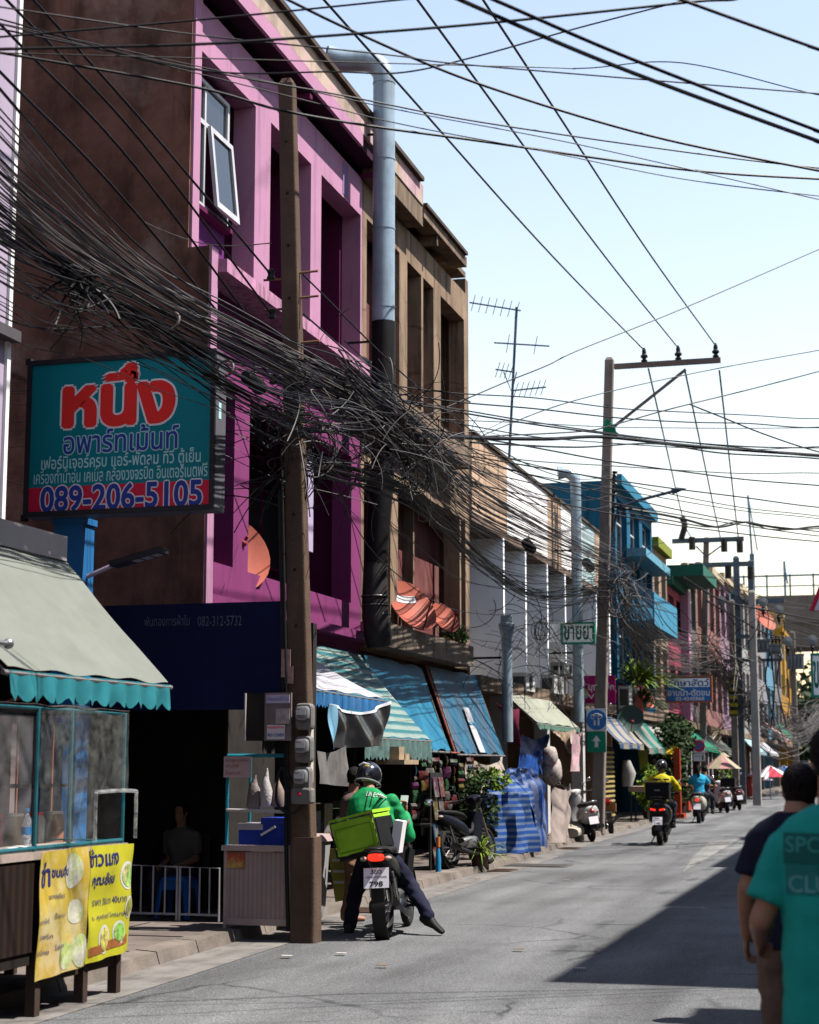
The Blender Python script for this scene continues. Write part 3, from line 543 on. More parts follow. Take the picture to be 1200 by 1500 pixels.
# solar street light
t = T('street_lamp', 'small solar street lamp on a lilac arm beside the blue post', 'street lamp', (-7.1,14.5,3.3))
b0, b1, b2 = aY(118,849,14.5), aY(170,826,14.45), aY(240,806,14.4)
P('arm', MB().tube([b0, b1], .022), M('lilac_arm', (.5,.42,.55), .5), t, True)
P('head', MB().bar(b1-(b2-b1)*.05, b2, .17, .055), M('lamp_black', (.03,.03,.035), .5), t)
d_ = (b2-b1)
for i in range(3): P('diode_panel', MB().bar(b1+d_*(.38+.2*i), b1+d_*(.53+.2*i), .12, .06), M('lens_grey', (.4,.4,.42), .3), t)
P('clamp', MB().obox(b0, (.1,.12,.1)), M('lamp_black'), t)
# ---- hanging apartment sign
Y = 14.2; s0, s1 = aY(43,530,Y), aY(314,746,Y)
t = T('hanging_sign', 'teal apartment sign with red and navy lettering hung across the alley mouth', 'sign', ((s0.x+s1.x)/2, Y, s1.z))
m_sblack = M('sign_black', (.03,.03,.035), .5); m_steal = M('sign_teal', (.0,.24,.28), .55, .06, 1.5, .15, (.0,.16,.2)); m_sred = M('sign_red', (.75,.02,.07), .55, .06)
m_lw = M('letter_white', (.95,.92,.95), .6, .05); m_lr = M('letter_red', (.95,.035,.03), .6, .05); m_ln = M('letter_navy', (.035,.06,.36), .6, .05); m_lc = M('letter_cyan', (.5,.85,.85), .6, .05)
P('case', MB().box((s0.x,Y+.002,s1.z),(s1.x,Y+.24,s0.z)), M('sign_case', (.13,.13,.15), .5, .1), t)
zb_ = aY(180,709,Y).z; e = .045
fr = MB(); fr.box((s0.x,Y-.03,s0.z-e),(s1.x,Y,s0.z)).box((s0.x,Y-.03,s1.z),(s1.x,Y,s1.z+e)).box((s0.x,Y-.03,s1.z+e),(s0.x+e,Y,s0.z-e)).box((s1.x-e,Y-.03,s1.z+e),(s1.x,Y,s0.z-e)); P('frame', fr, m_sblack, t)
P('face', MB().box((s0.x+e,Y-.012,zb_),(s1.x-e,Y,s0.z-e)), m_steal, t); P('phone_band', MB().box((s0.x+e,Y-.012,s1.z+e),(s1.x-e,Y,zb_)), m_sred, t)
R_, U_ = (1,0,0), (0,0,1)
def line(px0, px1, py0, py1, body, m, bold=0.0, lift=.002, both=True, par=None, YY=Y, outline=None, ob=.03, nm='lettering', fat=0):
    a, b = aY(px0,py0,YY), aY(px1,py1,YY); o = (a+b)/2; o.y = YY
    return text(nm, body, m, par, o, R_, U_, height=a.z-b.z, width=(b.x-a.x) if both else None, bold=bold, lift=lift, outline=outline, ob=ob, fat=fat)
line(93,257,538,620,'หนึ่ง',m_lr,.0,par=t,YY=Y-.012,outline=m_lw,ob=.03,fat=.05)
line(94,262,628,657,'อพาร์ทเม้นท์',m_ln,.0,par=t,YY=Y-.012,outline=m_lc,ob=.04,fat=.012)
line(61,294,667,683,'เฟอร์นิเจอร์ครบ แอร์-พัดลม ทีวี ตู้เย็น',m_lc,.008,par=t,YY=Y-.012)
line(50,304,688,704,'เครื่องทำน้ำอุ่น เคเบิ้ล กล้องวงจรปิด อินเตอร์เนตฟรี',m_lc,.005,par=t,YY=Y-.012)
line(60,296,713,741,'089-206-5105',m_ln,.0,par=t,YY=Y-.012,outline=m_lw,ob=.04,fat=.025)
P('bracket', MB().box((-7.75,Y+.03,s0.z-.02),(s0.x,Y+.09,s0.z+.04)).box((-7.75,Y+.03,s1.z-.03),(s0.x,Y+.09,s1.z+.03)), m_sblack, t)
P('side_label', MB().box((s1.x,Y+.06,s1.z+.85),(s1.x+.004,Y+.12,s1.z+1.0)), m_lc, t)
# ---- navy canvas lean-to in the alley mouth
t = T('canvas_shelter', 'navy blue canvas front with faint white lettering over the dark alley shop', 'shelter', (-6.9,16.2,.1))
m_navy = M('canvas_navy', (.006,.011,.06), .75, .12, 1.5, .1, (.01,.015,.07)); n0, n1 = aY(100,889,15.2), aY(418,1039,15.2)
def fnv(u, v): return V((n0.x+(n1.x-n0.x)*u, 15.2+.02*sin(u*17)*v, n0.z+(n1.z-n0.z)*v))
P('front_canvas', MB().sheet(fnv, 30, 6, .006), m_navy, t, True)
P('sun_block_panel', MB().box((-6.32,15.9,.1),(-6.3,17.28,n0.z-.03)), m_dark, t)  # panel added to keep the sun out of the alley shop
P('roof_canvas', MB().box((-8.9,15.22,n0.z-.02),(-6.2,17.44,n0.z)), m_navy, t)
P('partition', MB().box((-8.9,17.3,.1),(-5.9,17.42,n0.z-.03)).box((-8.9,13.8,.1),(-8.8,17.3,n0.z-.03)), m_dark, t)  # dark walls added so that the alley shop stays dark
line(212,278,902,916,'พันทองการผ้าใบ',M('faint_letter',(.12,.13,.2),.7),par=t,YY=15.19); line(290,354,903,916,'082-312-5732',M('faint_letter'),par=t,YY=15.19)
# ---- grey counter stall with coolers
t = T('counter_stall', 'pinkish grey corrugated counter stall with a teal post frame beside the pole', 'stall', (-5.7,15.5,.1))
c0, c1 = aY(329,1238,15.2), aY(430,1362,15.2); m_cpan = MS('corrugated', (.46,.35,.34), (.36,.27,.265), 'X', .045, .5, soft=.2, stain=.3); m_teal = M('teal_pipe', (.02,.24,.32), .5, .1)  # panel is flat; light and shade of the ribs drawn as soft stripes
P('front_panel', MB().box((c0.x+.03,15.2,.2),(c1.x-.05,15.23,c0.z-.06)), m_cpan, t)
P('counter_top', MB().box((c0.x-.02,15.17,c0.z-.05),(c1.x,15.85,c0.z)), M('counter_tan', (.5,.38,.36), .6, .1), t)
P('edge_trim', MB().box((c0.x,15.19,.1),(c0.x+.03,15.235,c0.z-.05)).box((c1.x-.05,15.19,.1),(c1.x-.02,15.235,c0.z-.05)).box((c0.x+.03,15.192,.14),(c1.x-.05,15.234,.2)), M('counter_tan'), t)
P('side_panel', MB().box((c1.x-.05,15.235,.1),(c1.x-.02,15.82,c0.z-.05)).box((c0.x,15.235,.1),(c0.x+.03,15.82,c0.z-.05)), M('side_white', (.6,.58,.56), .6), t)
zt_ = aY(340,1107,15.2).z
for x in (c0.x+.0, c1.x-.02): P('post', MB().tube([(x,15.25,.55),(x,15.25,zt_)], .017), m_teal, t)
P('top_rail', MB().tube([(c0.x,15.25,zt_),(c1.x-.02,15.25,zt_)], .017).tube([(c0.x,15.85,c0.z),(c0.x,15.85,zt_),(c0.x,15.25,zt_)], .015), m_teal, t)
P('shelf_rail', MB().tube([(c0.x,15.24,aY(340,1187,15.2).z),(c1.x,15.24,aY(420,1190,15.2).z)], .016), M('rail_grey', (.5,.47,.47), .4), t)
P('menu_sticker', MB().box((c0.x+.03,15.188,.66),(c0.x+.21,15.198,.8)), M('poster_red', (.45,.1,.06), .6, .5, 14, c2=(.55,.35,.1)), t)
for (x0, x1, y0, lab) in ((350,384,1206,'blue cool box with a white lid, the smaller left one on the stall counter'), (384,429,1198,'blue cool box with a white handle, the larger right one on the stall counter')):
    a, b = aY(x0,y0,15.3), aY(x1,1237,15.3); k = T('cool_box', lab, 'cool box', ((a.x+b.x)/2,15.45,c0.z), 'cool boxes on the counter')
    P('box', MB().box((a.x,15.3,c0.z),(b.x,15.6,a.z-.06)), M('cooler_blue', (.02,.05,.38), .4, .05), k); P('lid', MB().box((a.x-.008,15.29,a.z-.06),(b.x+.008,15.61,a.z)), M('cooler_lid', (.45,.42,.46), .4) if x0 == 350 else M('cooler_blue2', (.03,.06,.42), .4), k)
    if x0 == 384: P('handle', MB().bar((a.x+.0,15.275,a.z-.16),(a.x+.14,15.275,a.z-.08), .012, .022), M('handle_white', (.75,.72,.75), .4), k)
k = T('paper_notice', 'pink handwritten paper notice taped to the stall frame', 'notice', (-5.9,15.2,1.6)); a, b = aY(328,1108,15.2), aY(368,1139,15.2)
P('sheet', MB().box((a.x,15.2,b.z),(b.x,15.206,a.z)), M('paper_pink', (.55,.4,.4), .8), k)
line(331,365,1111,1117,'งดสูบบุหรี่ค่ะ',M('ink_red',(.4,.06,.06),.8),par=k,YY=15.2); line(331,350,1120,1126,'ขอบคุณ',M('ink_red'),par=k,YY=15.2); line(331,352,1129,1135,'รับออเดอร์',M('ink_red'),par=k,YY=15.2)
def bag(label, px, py0, py1, wpx, Yb, m, seed):
    a, b = aY(px,py0,Yb), aY(px,py1,Yb); wd = wpx/2500*Yb*1.05; b_ = MB()
    b_.loft([(a.lerp(b, q)+V((.01*sin(q*9+seed),.0,0)), wd*.5*f*(1+.1*sin(q*11+seed)), .06*f, (1,0,0), (0,1,0)) for q, f in ((0,.12),(.1,.2),(.3,.6),(.6,.95),(.9,1),(1,.75))], 14, 2.2)
    return S('plastic_bag', b_, m, label, 'bag', 'bags hanging in the stall', True)
m_bagw = M('bag_white', (.5,.46,.47), .5, .2, 9, bump=.4); m_bagg = M('bag_grey', (.24,.2,.2), .5, .2, 9, bump=.4)
bag('limp white plastic bag hanging in the middle of the stall', 390,1125,1182,18,15.4,m_bagw,1); bag('dark grey plastic bag hanging left of the white one', 373,1135,1186,24,15.45,m_bagg,2); bag('brownish plastic bag hanging right of the white one in the stall', 408,1138,1182,20,15.45,M('bag_brown',(.3,.22,.2),.5,.2,9),3)
# ---- railing, stool
t = T('railing', 'low white bar railing across the dark alley shop', 'railing', (-6.85,15.9,.1)); ra, rb, rc = aY(190,1267,15.9), aY(260,1270,15.9), aY(322,1272,15.9)
m_rail = M('rail_white', (.6,.58,.62), .5, .1)
for (p, q) in ((ra, rb), (rb+V((.03,0,0)), rc)):
    P('frame', MB().tube([(p.x,15.9,.1),(p.x,15.9,p.z),(q.x,15.9,q.z-.0),(q.x,15.9,.1)], .014).tube([(p.x,15.9,.16),(q.x,15.9,.16)], .012), m_rail, t)
    for i in range(1, 4): x = p.x+(q.x-p.x)*i/4; P('bar', MB().tube([(x,15.9,.16),(x,15.9,p.z)], .009), m_rail, t)
t = T('stool', 'blue plastic stool behind the white railing', 'stool', (-6.9,16.15,.1)); a, b = aY(234,1284,16.15), aY(287,1350,16.15); xc = (a.x+b.x)/2; m_st = M('stool_blue', (.02,.12,.42), .4, .05)
P('seat', MB().loft([((xc,16.15,a.z-.03),.15,.15,(1,0,0),(0,1,0)),((xc,16.15,a.z),.14,.14,(1,0,0),(0,1,0))], 16, 5), m_st, t)
for sx in (-1,1):
    for sy in (-1,1): P('leg', MB().bar((xc+sx*.165,16.15+sy*.165,.1),(xc+sx*.125,16.15+sy*.125,a.z-.03), .05,.03), m_st, t)
for y_ in (16.02,16.265): P('apron', MB().box((xc-.135,y_,a.z-.12),(xc+.135,y_+.015,a.z-.03)), m_st, t)
# ---- notice board next to the pole
t = T('notice_board', 'grey notice board with stickers and a phone number beside the pole', 'notice board', (-5.6,15.02,1.8)); a, b = aY(388,1015,15.0), aY(426,1085,15.0); c = aY(361,1016,15.02)
P('panel', MB().box((a.x,15.0,b.z),(b.x,15.03,a.z)), M('board_grey', (.2,.15,.15), .7, .3, 6), t)
P('dark_panel', MB().box((c.x,15.035,b.z+.0),(a.x-.005,15.06,a.z)), m_dark, t); P('side_strip', MB().box((c.x-.012,15.0,b.z),(c.x,15.07,a.z)), M('strip_pale', (.42,.36,.37), .6), t)
for (x0,y0,x1,y1,m) in ((390,1018,424,1030,M('sticker_lilac',(.5,.45,.6),.6)),(404,1038,424,1060,M('sticker_grey',(.42,.36,.35),.6,.4,20)),(391,1062,417,1083,M('sticker_white',(.7,.64,.66),.6))):
    p, q = aY(x0,y0,14.99), aY(x1,y1,14.99); P('sticker', MB().box((p.x,14.992,q.z),(q.x,14.999,p.z)), m, t)
line(392,416,1063,1067,'รถรับจ้าง',m_lr,.02,par=t,YY=14.99); line(392,416,1074,1079,'063-1124454',m_ln,.02,par=t,YY=14.99); line(392,422,1020,1026,'ซ่อมแอร์บ้าน',m_ln,.0,par=t,YY=14.99)
# ---- first pole
def pole(label, bx, by, z0, top, wb, wt, m, group='concrete utility poles', holes=True, base=0, hz=(), nm='utility_pole', db=None):
    t = T(nm, label, 'utility pole', (bx, by, z0), group); bp = V((bx,by,z0)); tp = V(top); k = (db or wb)/wb
    sh = MB(); ch = .012
    secs = []
    for q in (0,.5,1,1.0):
        r = wb+(wt-wb)*q; secs.append((bp.lerp(tp, q), r/2, r/2*k*.9, (1,0,0), (0,1,0)))
    secs[3] = (tp+V((0,0,wt*.35)), wt*.3, wt*.3*k, (1,0,0), (0,1,0))
    P('shaft', MB().loft(secs, 24, 9), m, t)
    if base: P('base', MB().loft([(bp-V((0,0,.05)), wb*.55, wb*.58*k, (1,0,0), (0,1,0)), (bp+V((0,0,base)), wb*.53, wb*.56*k, (1,0,0), (0,1,0))], 24, 9), m, t)
    if holes:
        for q in hz:
            p = bp.lerp(tp, q); r = (wb+(wt-wb)*q)/2*k*.9
            P('bolt_hole', MB().lathe([(.001,0),(.016,0),(.016,.004),(.001,.004)], p+V((0,-r-.0035,0)), (0,-1,0), 10), m_dark, t)
    return t
m_pole = M('pole_concrete', (.125,.082,.06), .9, .25, 2.5, .6, (.07,.045,.03), bump=.35, bsc=60, stx=(3,3,.5))
PX, PYY = -5.24, 15.22; ptop = aY(421,124,15.22)
p1 = pole('leaning brown concrete pole carrying the cable tangle in front of the pink building', PX, PYY, 0, ptop, .225, .155, m_pole, base=.95, hz=[.35+.064*i for i in range(10)], db=.2)
def on_pole(z): return V((PX,PYY,0)).lerp(ptop, z/ptop.z)
for z, k in ((6.35,1),(6.1,1),(5.65,1),(6.3,-1),(6.0,-1)): p = on_pole(z); P('step_bolt', MB().tube([p+V((.05*k,0,0)), p+V((.28*k,-.02,0))], .012), M('rusty_bolt', (.25,.13,.08), .7, .2), p1)
rk = MB()
for z in (6.35,5.95,5.6,5.3): p = on_pole(z); rk.lathe([(.02,-.05),(.045,-.04),(.03,0),(.045,.04),(.02,.05)], p+V((-.2,-.03,0)), (0,0,1), 10)
P('insulator_rack', rk, M('insulator_dark', (.035,.03,.032), .4), p1, True)
P('conduit', MB().tube([on_pole(z)+V((-.135-.01*sin(z*3),-.08,0)) for z in (.1,.8,1.6,2.4,3.2,4.2)], .02).tube([on_pole(z)+V((-.09,-.13,0)) for z in (.9,1.6,2.4,3.2,4.6)], .012), M('conduit_black', (.02,.02,.02), .6), p1, True)
P('warning_strip', MB().box((on_pole(1.5).x+.095,PYY-.1,1.45),(on_pole(1.5).x+.118,PYY-.02,2.0)), M('strip_white', (.6,.55,.5), .7, .2), p1)
P('leaflet', MB().box((on_pole(2.5).x-.14,PYY-.125,2.42),(on_pole(2.5).x-.05,PYY-.118,2.68)).box((on_pole(2.5).x-.1,PYY-.13,2.36),(on_pole(2.5).x-.02,PYY-.1265,2.52)), M('leaflet_pink', (.4,.25,.24), .8, .4, 30), p1)
m_mcase = M('meter_case', (.2,.19,.185), .4, .1, 8); m_mglass = M('meter_glass', (.2,.2,.21), .12, .4, 30, spec=.7)
for i, (px, py, lab) in enumerate(((446,1050,'grey electricity meter with a glass dome, topmost on the leaning pole'), (445,1098,'grey electricity meter, middle one on the leaning pole'), (443,1143,'grey electricity meter above a plain junction box on the pole'))):
    p = aY(px,py,15.08); k = T('electric_meter', lab, 'electric meter', p, 'electricity meters on the pole')
    P('case', MB().loft([(p+V((0,.055,0)),.085,.125,(1,0,0),(0,0,1)),(p+V((0,-.01,0)),.085,.125,(1,0,0),(0,0,1)),(p+V((0,-.03,0)),.075,.115,(1,0,0),(0,0,1))], 20, 5), m_mcase, k)
    P('glass_cover', MB().loft([(p+V((0,-.03,.03)),.065,.07,(1,0,0),(0,0,1)),(p+V((0,-.09,.03)),.06,.062,(1,0,0),(0,0,1)),(p+V((0,-.1,.03)),.04,.045,(1,0,0),(0,0,1))], 18, 4), m_mglass, k, True)
    P('dial', MB().box(p+V((-.045,-.103,.015)), p+V((.045,-.101,.06))), M('dial_white', (.6,.6,.58), .5), k)
p = aY(444,1166,15.08); k = T('junction_box', 'plain grey junction box under the lowest meter on the pole', 'junction box', p)
P('body', MB().loft([(p+V((0,.05,0)),.1,.075,(1,0,0),(0,0,1)),(p+V((0,-.05,0)),.1,.075,(1,0,0),(0,0,1)),(p+V((0,-.06,0)),.085,.06,(1,0,0),(0,0,1))], 16, 6), m_mcase, k); P('seal', MB().ball(p+V((-.02,-.062,.02)), .018), m_sred, k)
P('drop_wire', MB().tube(cr([p+V((-.08,0,.1)), p+V((-.2,-.05,.25)), p+V((-.24,-.05,-.05)), p+V((-.1,-.06,-.16)), p+V((.02,-.03,-.07))], 8), .012), M('conduit_black'), k, True)
# ---- food cart
X0 = -5.33
def bx(px, py): return aX(px, py, X0)
ya, yb, yc = bx(52,1330).y, bx(125,1330).y, bx(187,1330).y
t = T('food_cart', 'street food cart with a clear plastic case and yellow menu banners', 'food cart', (-5.8,(ya+yc)/2,0))
m_case = M('cart_teal', (.02,.12,.15), .5, .15); m_leg = M('cart_leg', (.06,.04,.032), .8, .2)
P('tabletop', MB().box((-6.3,ya-1.0,1.0),(X0-.01,yc,1.05)), M('table_worn', (.42,.34,.3), .5, .3, 5), t)
P('body', MB().box((-6.25,ya+.02,.42),(X0-.05,yc-.05,.99)).box((-6.25,ya-1.0,.34),(X0-.03,ya+.01,.99)), M('cart_dark', (.02,.015,.013), .9, .3), t)
P('end_panel', MB().box((X0-.028,ya-1.0,.42),(X0-.015,ya+.0,.98)), MS('woven_panel', (.03,.016,.012), (.015,.01,.008), 'Y', .09, .5), t)
for y in (ya-.9, ya+.12, (ya+yb)/2+.45, yc-.06):
    P('leg', MB().box((X0-.1,y-.035,0),(X0-.03,y+.035,.42 if y > ya else .34)), m_leg, t); P('leg', MB().box((-6.25,y-.035,0),(-6.18,y+.035,.42 if y > ya else .34)), m_leg, t)
P('stretcher', MB().box((X0-.09,ya+.2,.2),(X0-.05,yc-.1,.26)), m_leg, t)
ztop = bx(183,1045).z
fr = MB()
for y in (ya-.95, ya+.03, yb-.2, yc-.04):
    fr.tube([(X0-.04,y,1.05),(X0-.04,y,ztop)], .016); fr.tube([(-6.2,y,1.05),(-6.2,y,ztop)], .016)
for z in (ztop, 1.07): fr.tube([(X0-.04,ya-.95,z),(X0-.04,yc-.04,z),(-6.2,yc-.04,z),(-6.2,ya-.95,z),(X0-.04,ya-.95,z)], .016)
P('case_frame', fr, m_case, t, True)
m_clear = glassy('clear_plastic', (.5,.52,.5), .05, .2, 7.0); m_clear2 = glassy('clear_plastic_window', (.8,.8,.8), .2, .15, 9.0)
hole = (yb+.12, yb+.78, 1.1, 1.42)
def cloth(fn, nu, nv, th=.003): return MB().sheet(fn, nu, nv, th)
def fpl(u, v):
    y = ya+.03+(yc-.05-ya)*u; z = ztop+.01-(ztop-1.08)*v; return V((X0-.015+.018*noise.noise(V((y*5,z*4,1))), y, z+ (.03*sin(y*6) if v < .01 else 0)))
def sheet_cut(fn, nu, nv, th, cut):
    mb = MB().sheet(fn, nu, nv, th)
    mb.f = [f for f in mb.f if not all(cut(mb.v[i]) for i in f)]; return mb
P('plastic_sheet', sheet_cut(fpl, 34, 26, .002, lambda p: hole[0]-.01 < p.y < hole[1]+.01 and hole[2]-.04 < p.z < hole[3]+.02), m_clear, t, True)
P('window_hem', MB().tube(cr([(X0+.0,hole[0],1.08),(X0+.0,hole[0],hole[3]-.03),(X0,hole[0]+.06,hole[3]),(X0,hole[1]-.05,hole[3]),(X0,hole[1],hole[3]-.05),(X0,hole[1],1.08)], 4), .014), m_clear2, t, True)
P('front_pane', MB().box((X0-.06,ya-.95,1.07),(X0-.055,ya+.0,ztop-.02)), glassy('case_glass', (.5,.48,.5), .08, .1, 3), t)
P('end_sheet', MB().sheet(lambda u, v: V((-6.2+(X0-.04+6.2)*u, yc-.035+.01*sin(u*12), ztop-(ztop-1.08)*v)), 14, 8, .002), m_clear, t, True)
P('top_sheet', MB().sheet(lambda u, v: V((-6.22+(X0-.0+6.2)*u, ya-1+(yc-ya+1.0)*v, ztop+.02+.02*noise.noise(V((u*5,v*9,3))))), 10, 20, .004), M('top_sheet_dark', (.09,.075,.07), .5, .3), t, True)
P('shelf', MB().box((-6.18,ya-.9,1.45),(-5.75,yc-.1,1.47)), m_leg, t)
BF = {}
def ban(label, y0, y1, z0a, z0b, zb0, zb1, m, seed):
    def sx(y, z, u, v): return X0+.012+.022*noise.noise(V((y*4,v*3,seed)))+.012*sin(y*19+seed+v*2)
    def fn(u, v):
        y = y0+(y1-y0)*u; zt = z0a+(z0b-z0a)*u; zb = zb0+(zb1-zb0)*u; return V((sx(y, 0, u, v), y, zt+(zb-zt)*v))
    o = P('banner', MB().sheet(fn, 26, 26, .003), m, t, True, label)
    def at(y, z):
        u = (y-y0)/(y1-y0); zt = z0a+(z0b-z0a)*u; zb = zb0+(zb1-zb0)*u; return sx(y, z, u, (zt-z)/(zt-zb))
    BF[o.name] = at; return o
def lay(o, par, lift):
    """press flat print onto the wavy banner"""
    g0 = origin(o); at = BF[par.name]
    for v in o.data.vertices: v.co.x = at(v.co.y+g0.y, v.co.z+g0.z)+lift-g0.x
def disc(par, px, py, r, m, lift, n=26):
    p = bx(px, py); mb = MB(); rings = [(q_, k) for q_ in (1, .66, .33) for k in range(n)]
    vs = [V((p.x, p.y+r*q_*cos(2*pi*k/n), p.z+r*q_*sin(2*pi*k/n))) for q_, k in rings]+[V(p)]; fs = []
    for a_ in range(2):
        for k in range(n): fs.append((a_*n+k, a_*n+(k+1)%n, (a_+1)*n+(k+1)%n, (a_+1)*n+k))
    for k in range(n): fs.append((2*n+k, 2*n+(k+1)%n, 3*n))
    o = P('printed_dish', mb.add(vs, fs), m, par); lay(o, par, lift)
m_ban1 = M('banner_food', (.5,.37,.05), .5, .2, 3.0, .45, (.8,.78,.7), c2=(.45,.3,.06), c2t=(.5,.62), stx=(2.2,2.2,2.2)); m_ban2 = M('banner_yellow', (.5,.47,.03), .5, .15, 3, .35, (.25,.2,.03), stx=(2,2,2))
k1 = ban('yellow and orange food photo banner', ya, yb-.02, bx(52,1250).z, bx(122,1240).z, bx(52,1438).z, bx(124,1414).z, m_ban1, 3)
k2 = ban('bright yellow menu banner with blue lettering', yb+.02, yc+.02, bx(128,1240).z, bx(187,1236).z, bx(128,1412).z, bx(187,1392).z, m_ban2, 9)
def bline(px0, px1, py0, py1, body, m, bold=.0, par=None, both=True):
    a, b = bx(px0,(py0+py1)/2), bx(px1,(py0+py1)/2); h = abs(bx((px0+px1)/2,py0).z - bx((px0+px1)/2,py1).z)
    o = text('lettering', body, m, par, V((X0,(a.y+b.y)/2,(a.z+b.z)/2)), (0,1,0), (0,0,1), height=h, width=abs(b.y-a.y) if both else None, bold=bold); lay(o, par, .006); return o
m_ink = M('ink_navy', (.03,.03,.16), .6)
bline(128,172,1242,1268,'ข้าวแกง',m_ink,.02,k2); bline(134,166,1278,1300,'คุณอ้อม',m_ink,.02,k2); bline(136,178,1314,1324,'ราคา 30บาท 40บาท',m_ink,.0,k2); bline(134,184,1336,1346,'ร. ศุภกิตต์ โทรมาสั่ง-ฯ',m_ink,.0,k2)
bline(56,74,1262,1300,'ขำ',m_ink,.02,k1); bline(76,98,1268,1284,'ขนมจีน',m_ink,.02,k1)
for i, (px, py, s) in enumerate(((80,1312,'แกงเขียว'),(84,1340,'น้ำยา ปลา'),(60,1350,'แกงไก่'),(64,1372,'น้ำพริก'),(60,1396,'ผัดไทย'),(84,1386,'ไข่ดาว'))): bline(px-9,px+9,py-4,py+4,s,m_ink,0,k1)
for (px, py, r, m) in ((182,1282,.10,(.25,.45,.1)),(150,1376,.10,(.5,.45,.1)),(170,1365,.08,(.2,.4,.08)),(184,1328,.08,(.3,.3,.05))):
    disc(k2, px, py, r, M('dish_rim', (.6,.6,.55), .6), .004); disc(k2, px, py, r*.8, M('dish_%d' % int(m[0]*100), m, .6, .8, 22, c2=(.5,.4,.2)), .007)
bnd = MB().sheet(lambda u, v: V((X0, yb+.06+(yc-.1-yb)*u, bx(150,1398).z+.05*u+.06*v)), 12, 2, .002); lay(P('printed_band', bnd, M('band_orange', (.6,.22,.08), .6, .3, 8), k2), k2, .005)
for (px, py, r) in ((104,1275,.12),(112,1392,.11),(94,1400,.09),(108,1335,.08)): disc(k1, px, py, r, M('print_pale', (.62,.6,.5), .6, .4, 9, c2=(.4,.5,.15), c2t=(.45,.6)), .004)
# bottle and cloth on the cart
p = aX(38,1236,-5.55); p.z = 1.05; t = T('water_bottle', 'clear water bottle with a blue cap standing on the cart top', 'bottle', p)
P('bottle', MB().lathe([(.001,0),(.034,0),(.034,.13),(.03,.14),(.034,.15),(.03,.2),(.013,.235),(.013,.25)], p, (0,0,1), 16), glassy('bottle_plastic', (.75,.8,.85), .45, .1, 20), t, True); P('cap', MB().lathe([(.001,.27),(.016,.27),(.016,.245),(.001,.245)], p, (0,0,1), 12), M('cap_blue', (.03,.25,.6), .4), t); P('label_band', MB().lathe([(.0345,.1),(.0355,.1),(.0355,.15),(.0345,.15)], p, (0,0,1), 16), M('cap_blue'), t)
p = aX(27,1240,-5.5); p.z = 1.05; S('folded_cloth', MB().loft([(p+V((0,-.12,.012)),.05,.012),(p+V((.01,0,.018)),.06,.018),(p+V((0,.12,.012)),.05,.011)], 14, 2.5), m_white, 'folded white cloth lying on the cart top', 'cloth', None, True)
for i in range(5):
    p = V((-5.95, ya+.25+i*.3, 1.05)); k = T('food_jar', 'row of food jars inside the plastic case of the cart', 'jar', p, 'jars in the food cart')
    P('jar', MB().lathe([(.001,0),(.06,0),(.065,.16),(.05,.2),(.001,.2)], p, (0,0,1), 14), M('jar_%d' % i, ((.5,.45,.42),(.35,.1,.1),(.5,.4,.2),(.4,.42,.4),(.45,.2,.12))[i], .4), k, True); P('lid', MB().lathe([(.001,.22),(.055,.22),(.055,.2),(.001,.2)], p, (0,0,1), 14), m_sred if i % 2 else m_white, k)
# ================================================================ PEOPLE
def remesh(mb, vox, sm=3, dec=None):
    me = bpy.data.meshes.new('tmp'); me.from_pydata([tuple(p) for p in mb.v], [], mb.f); o = bpy.data.objects.new('tmp', me); COL.objects.link(o)
    r = o.modifiers.new('r', 'REMESH'); r.mode = 'VOXEL'; r.voxel_size = vox
    if sm: s_ = o.modifiers.new('s', 'SMOOTH'); s_.iterations = sm; s_.factor = .5
    ev = o.evaluated_get(bpy.context.evaluated_depsgraph_get()); m2 = bpy.data.meshes.new_from_object(ev); q = MB()
    q.v = [v.co.copy() for v in m2.vertices]; q.f = [tuple(p.vertices) for p in m2.polygons]
    bpy.data.objects.remove(o); bpy.data.meshes.remove(me); bpy.data.meshes.remove(m2); return q
def limb(mb, pts, rs, n=12):
    mb.tube(pts, rs, n)
    for p, r in zip(pts, rs): mb.ball(p, r*.99, 12, 8)
def hand(mb, w, d, side, s=1.0, curl=.5):
    """palm with four bent fingers and a thumb; d = pointing direction, side = towards the thumb"""
    d = V(d).normalized(); side = V(side); side = (side - d*side.dot(d)).normalized(); nrm = d.cross(side)
    m = Matrix((side, d, nrm)).transposed(); c = V(w)+d*.045*s; mb.ball(c, (.036*s,.05*s,.016*s), 12, 8, m); mb.ball(V(w), (.026*s,.03*s,.02*s), 10, 6, m)
    for i, (off, L) in enumerate(((.028,.07),(.01,.078),(-.009,.072),(-.027,.056))):
        b = c+d*.035*s+side*off*s; p1 = b+(d*cos(curl*.5)+nrm*sin(curl*.5))*L*.45*s; p2 = p1+(d*cos(curl*1.5)+nrm*sin(curl*1.5))*L*.32*s; p3 = p2+(d*cos(curl*2.3)+nrm*sin(curl*2.3))*L*.25*s
        mb.tube([b, p1, p2, p3], [.0098*s,.0095*s,.0085*s,.007*s], 8); mb.ball(p3, .007*s, 8, 6); mb.ball(p1, .0096*s, 8, 6)
    b = c-d*.02*s+side*.028*s; p1 = b+(side*.75+d*.6+nrm*.3).normalized()*.036*s; p2 = p1+(side*.25+d*.9+nrm*.35).normalized()*.032*s
    mb.tube([b, p1, p2], [.013*s,.011*s,.0085*s], 8); mb.ball(p2, .0085*s, 8, 6)
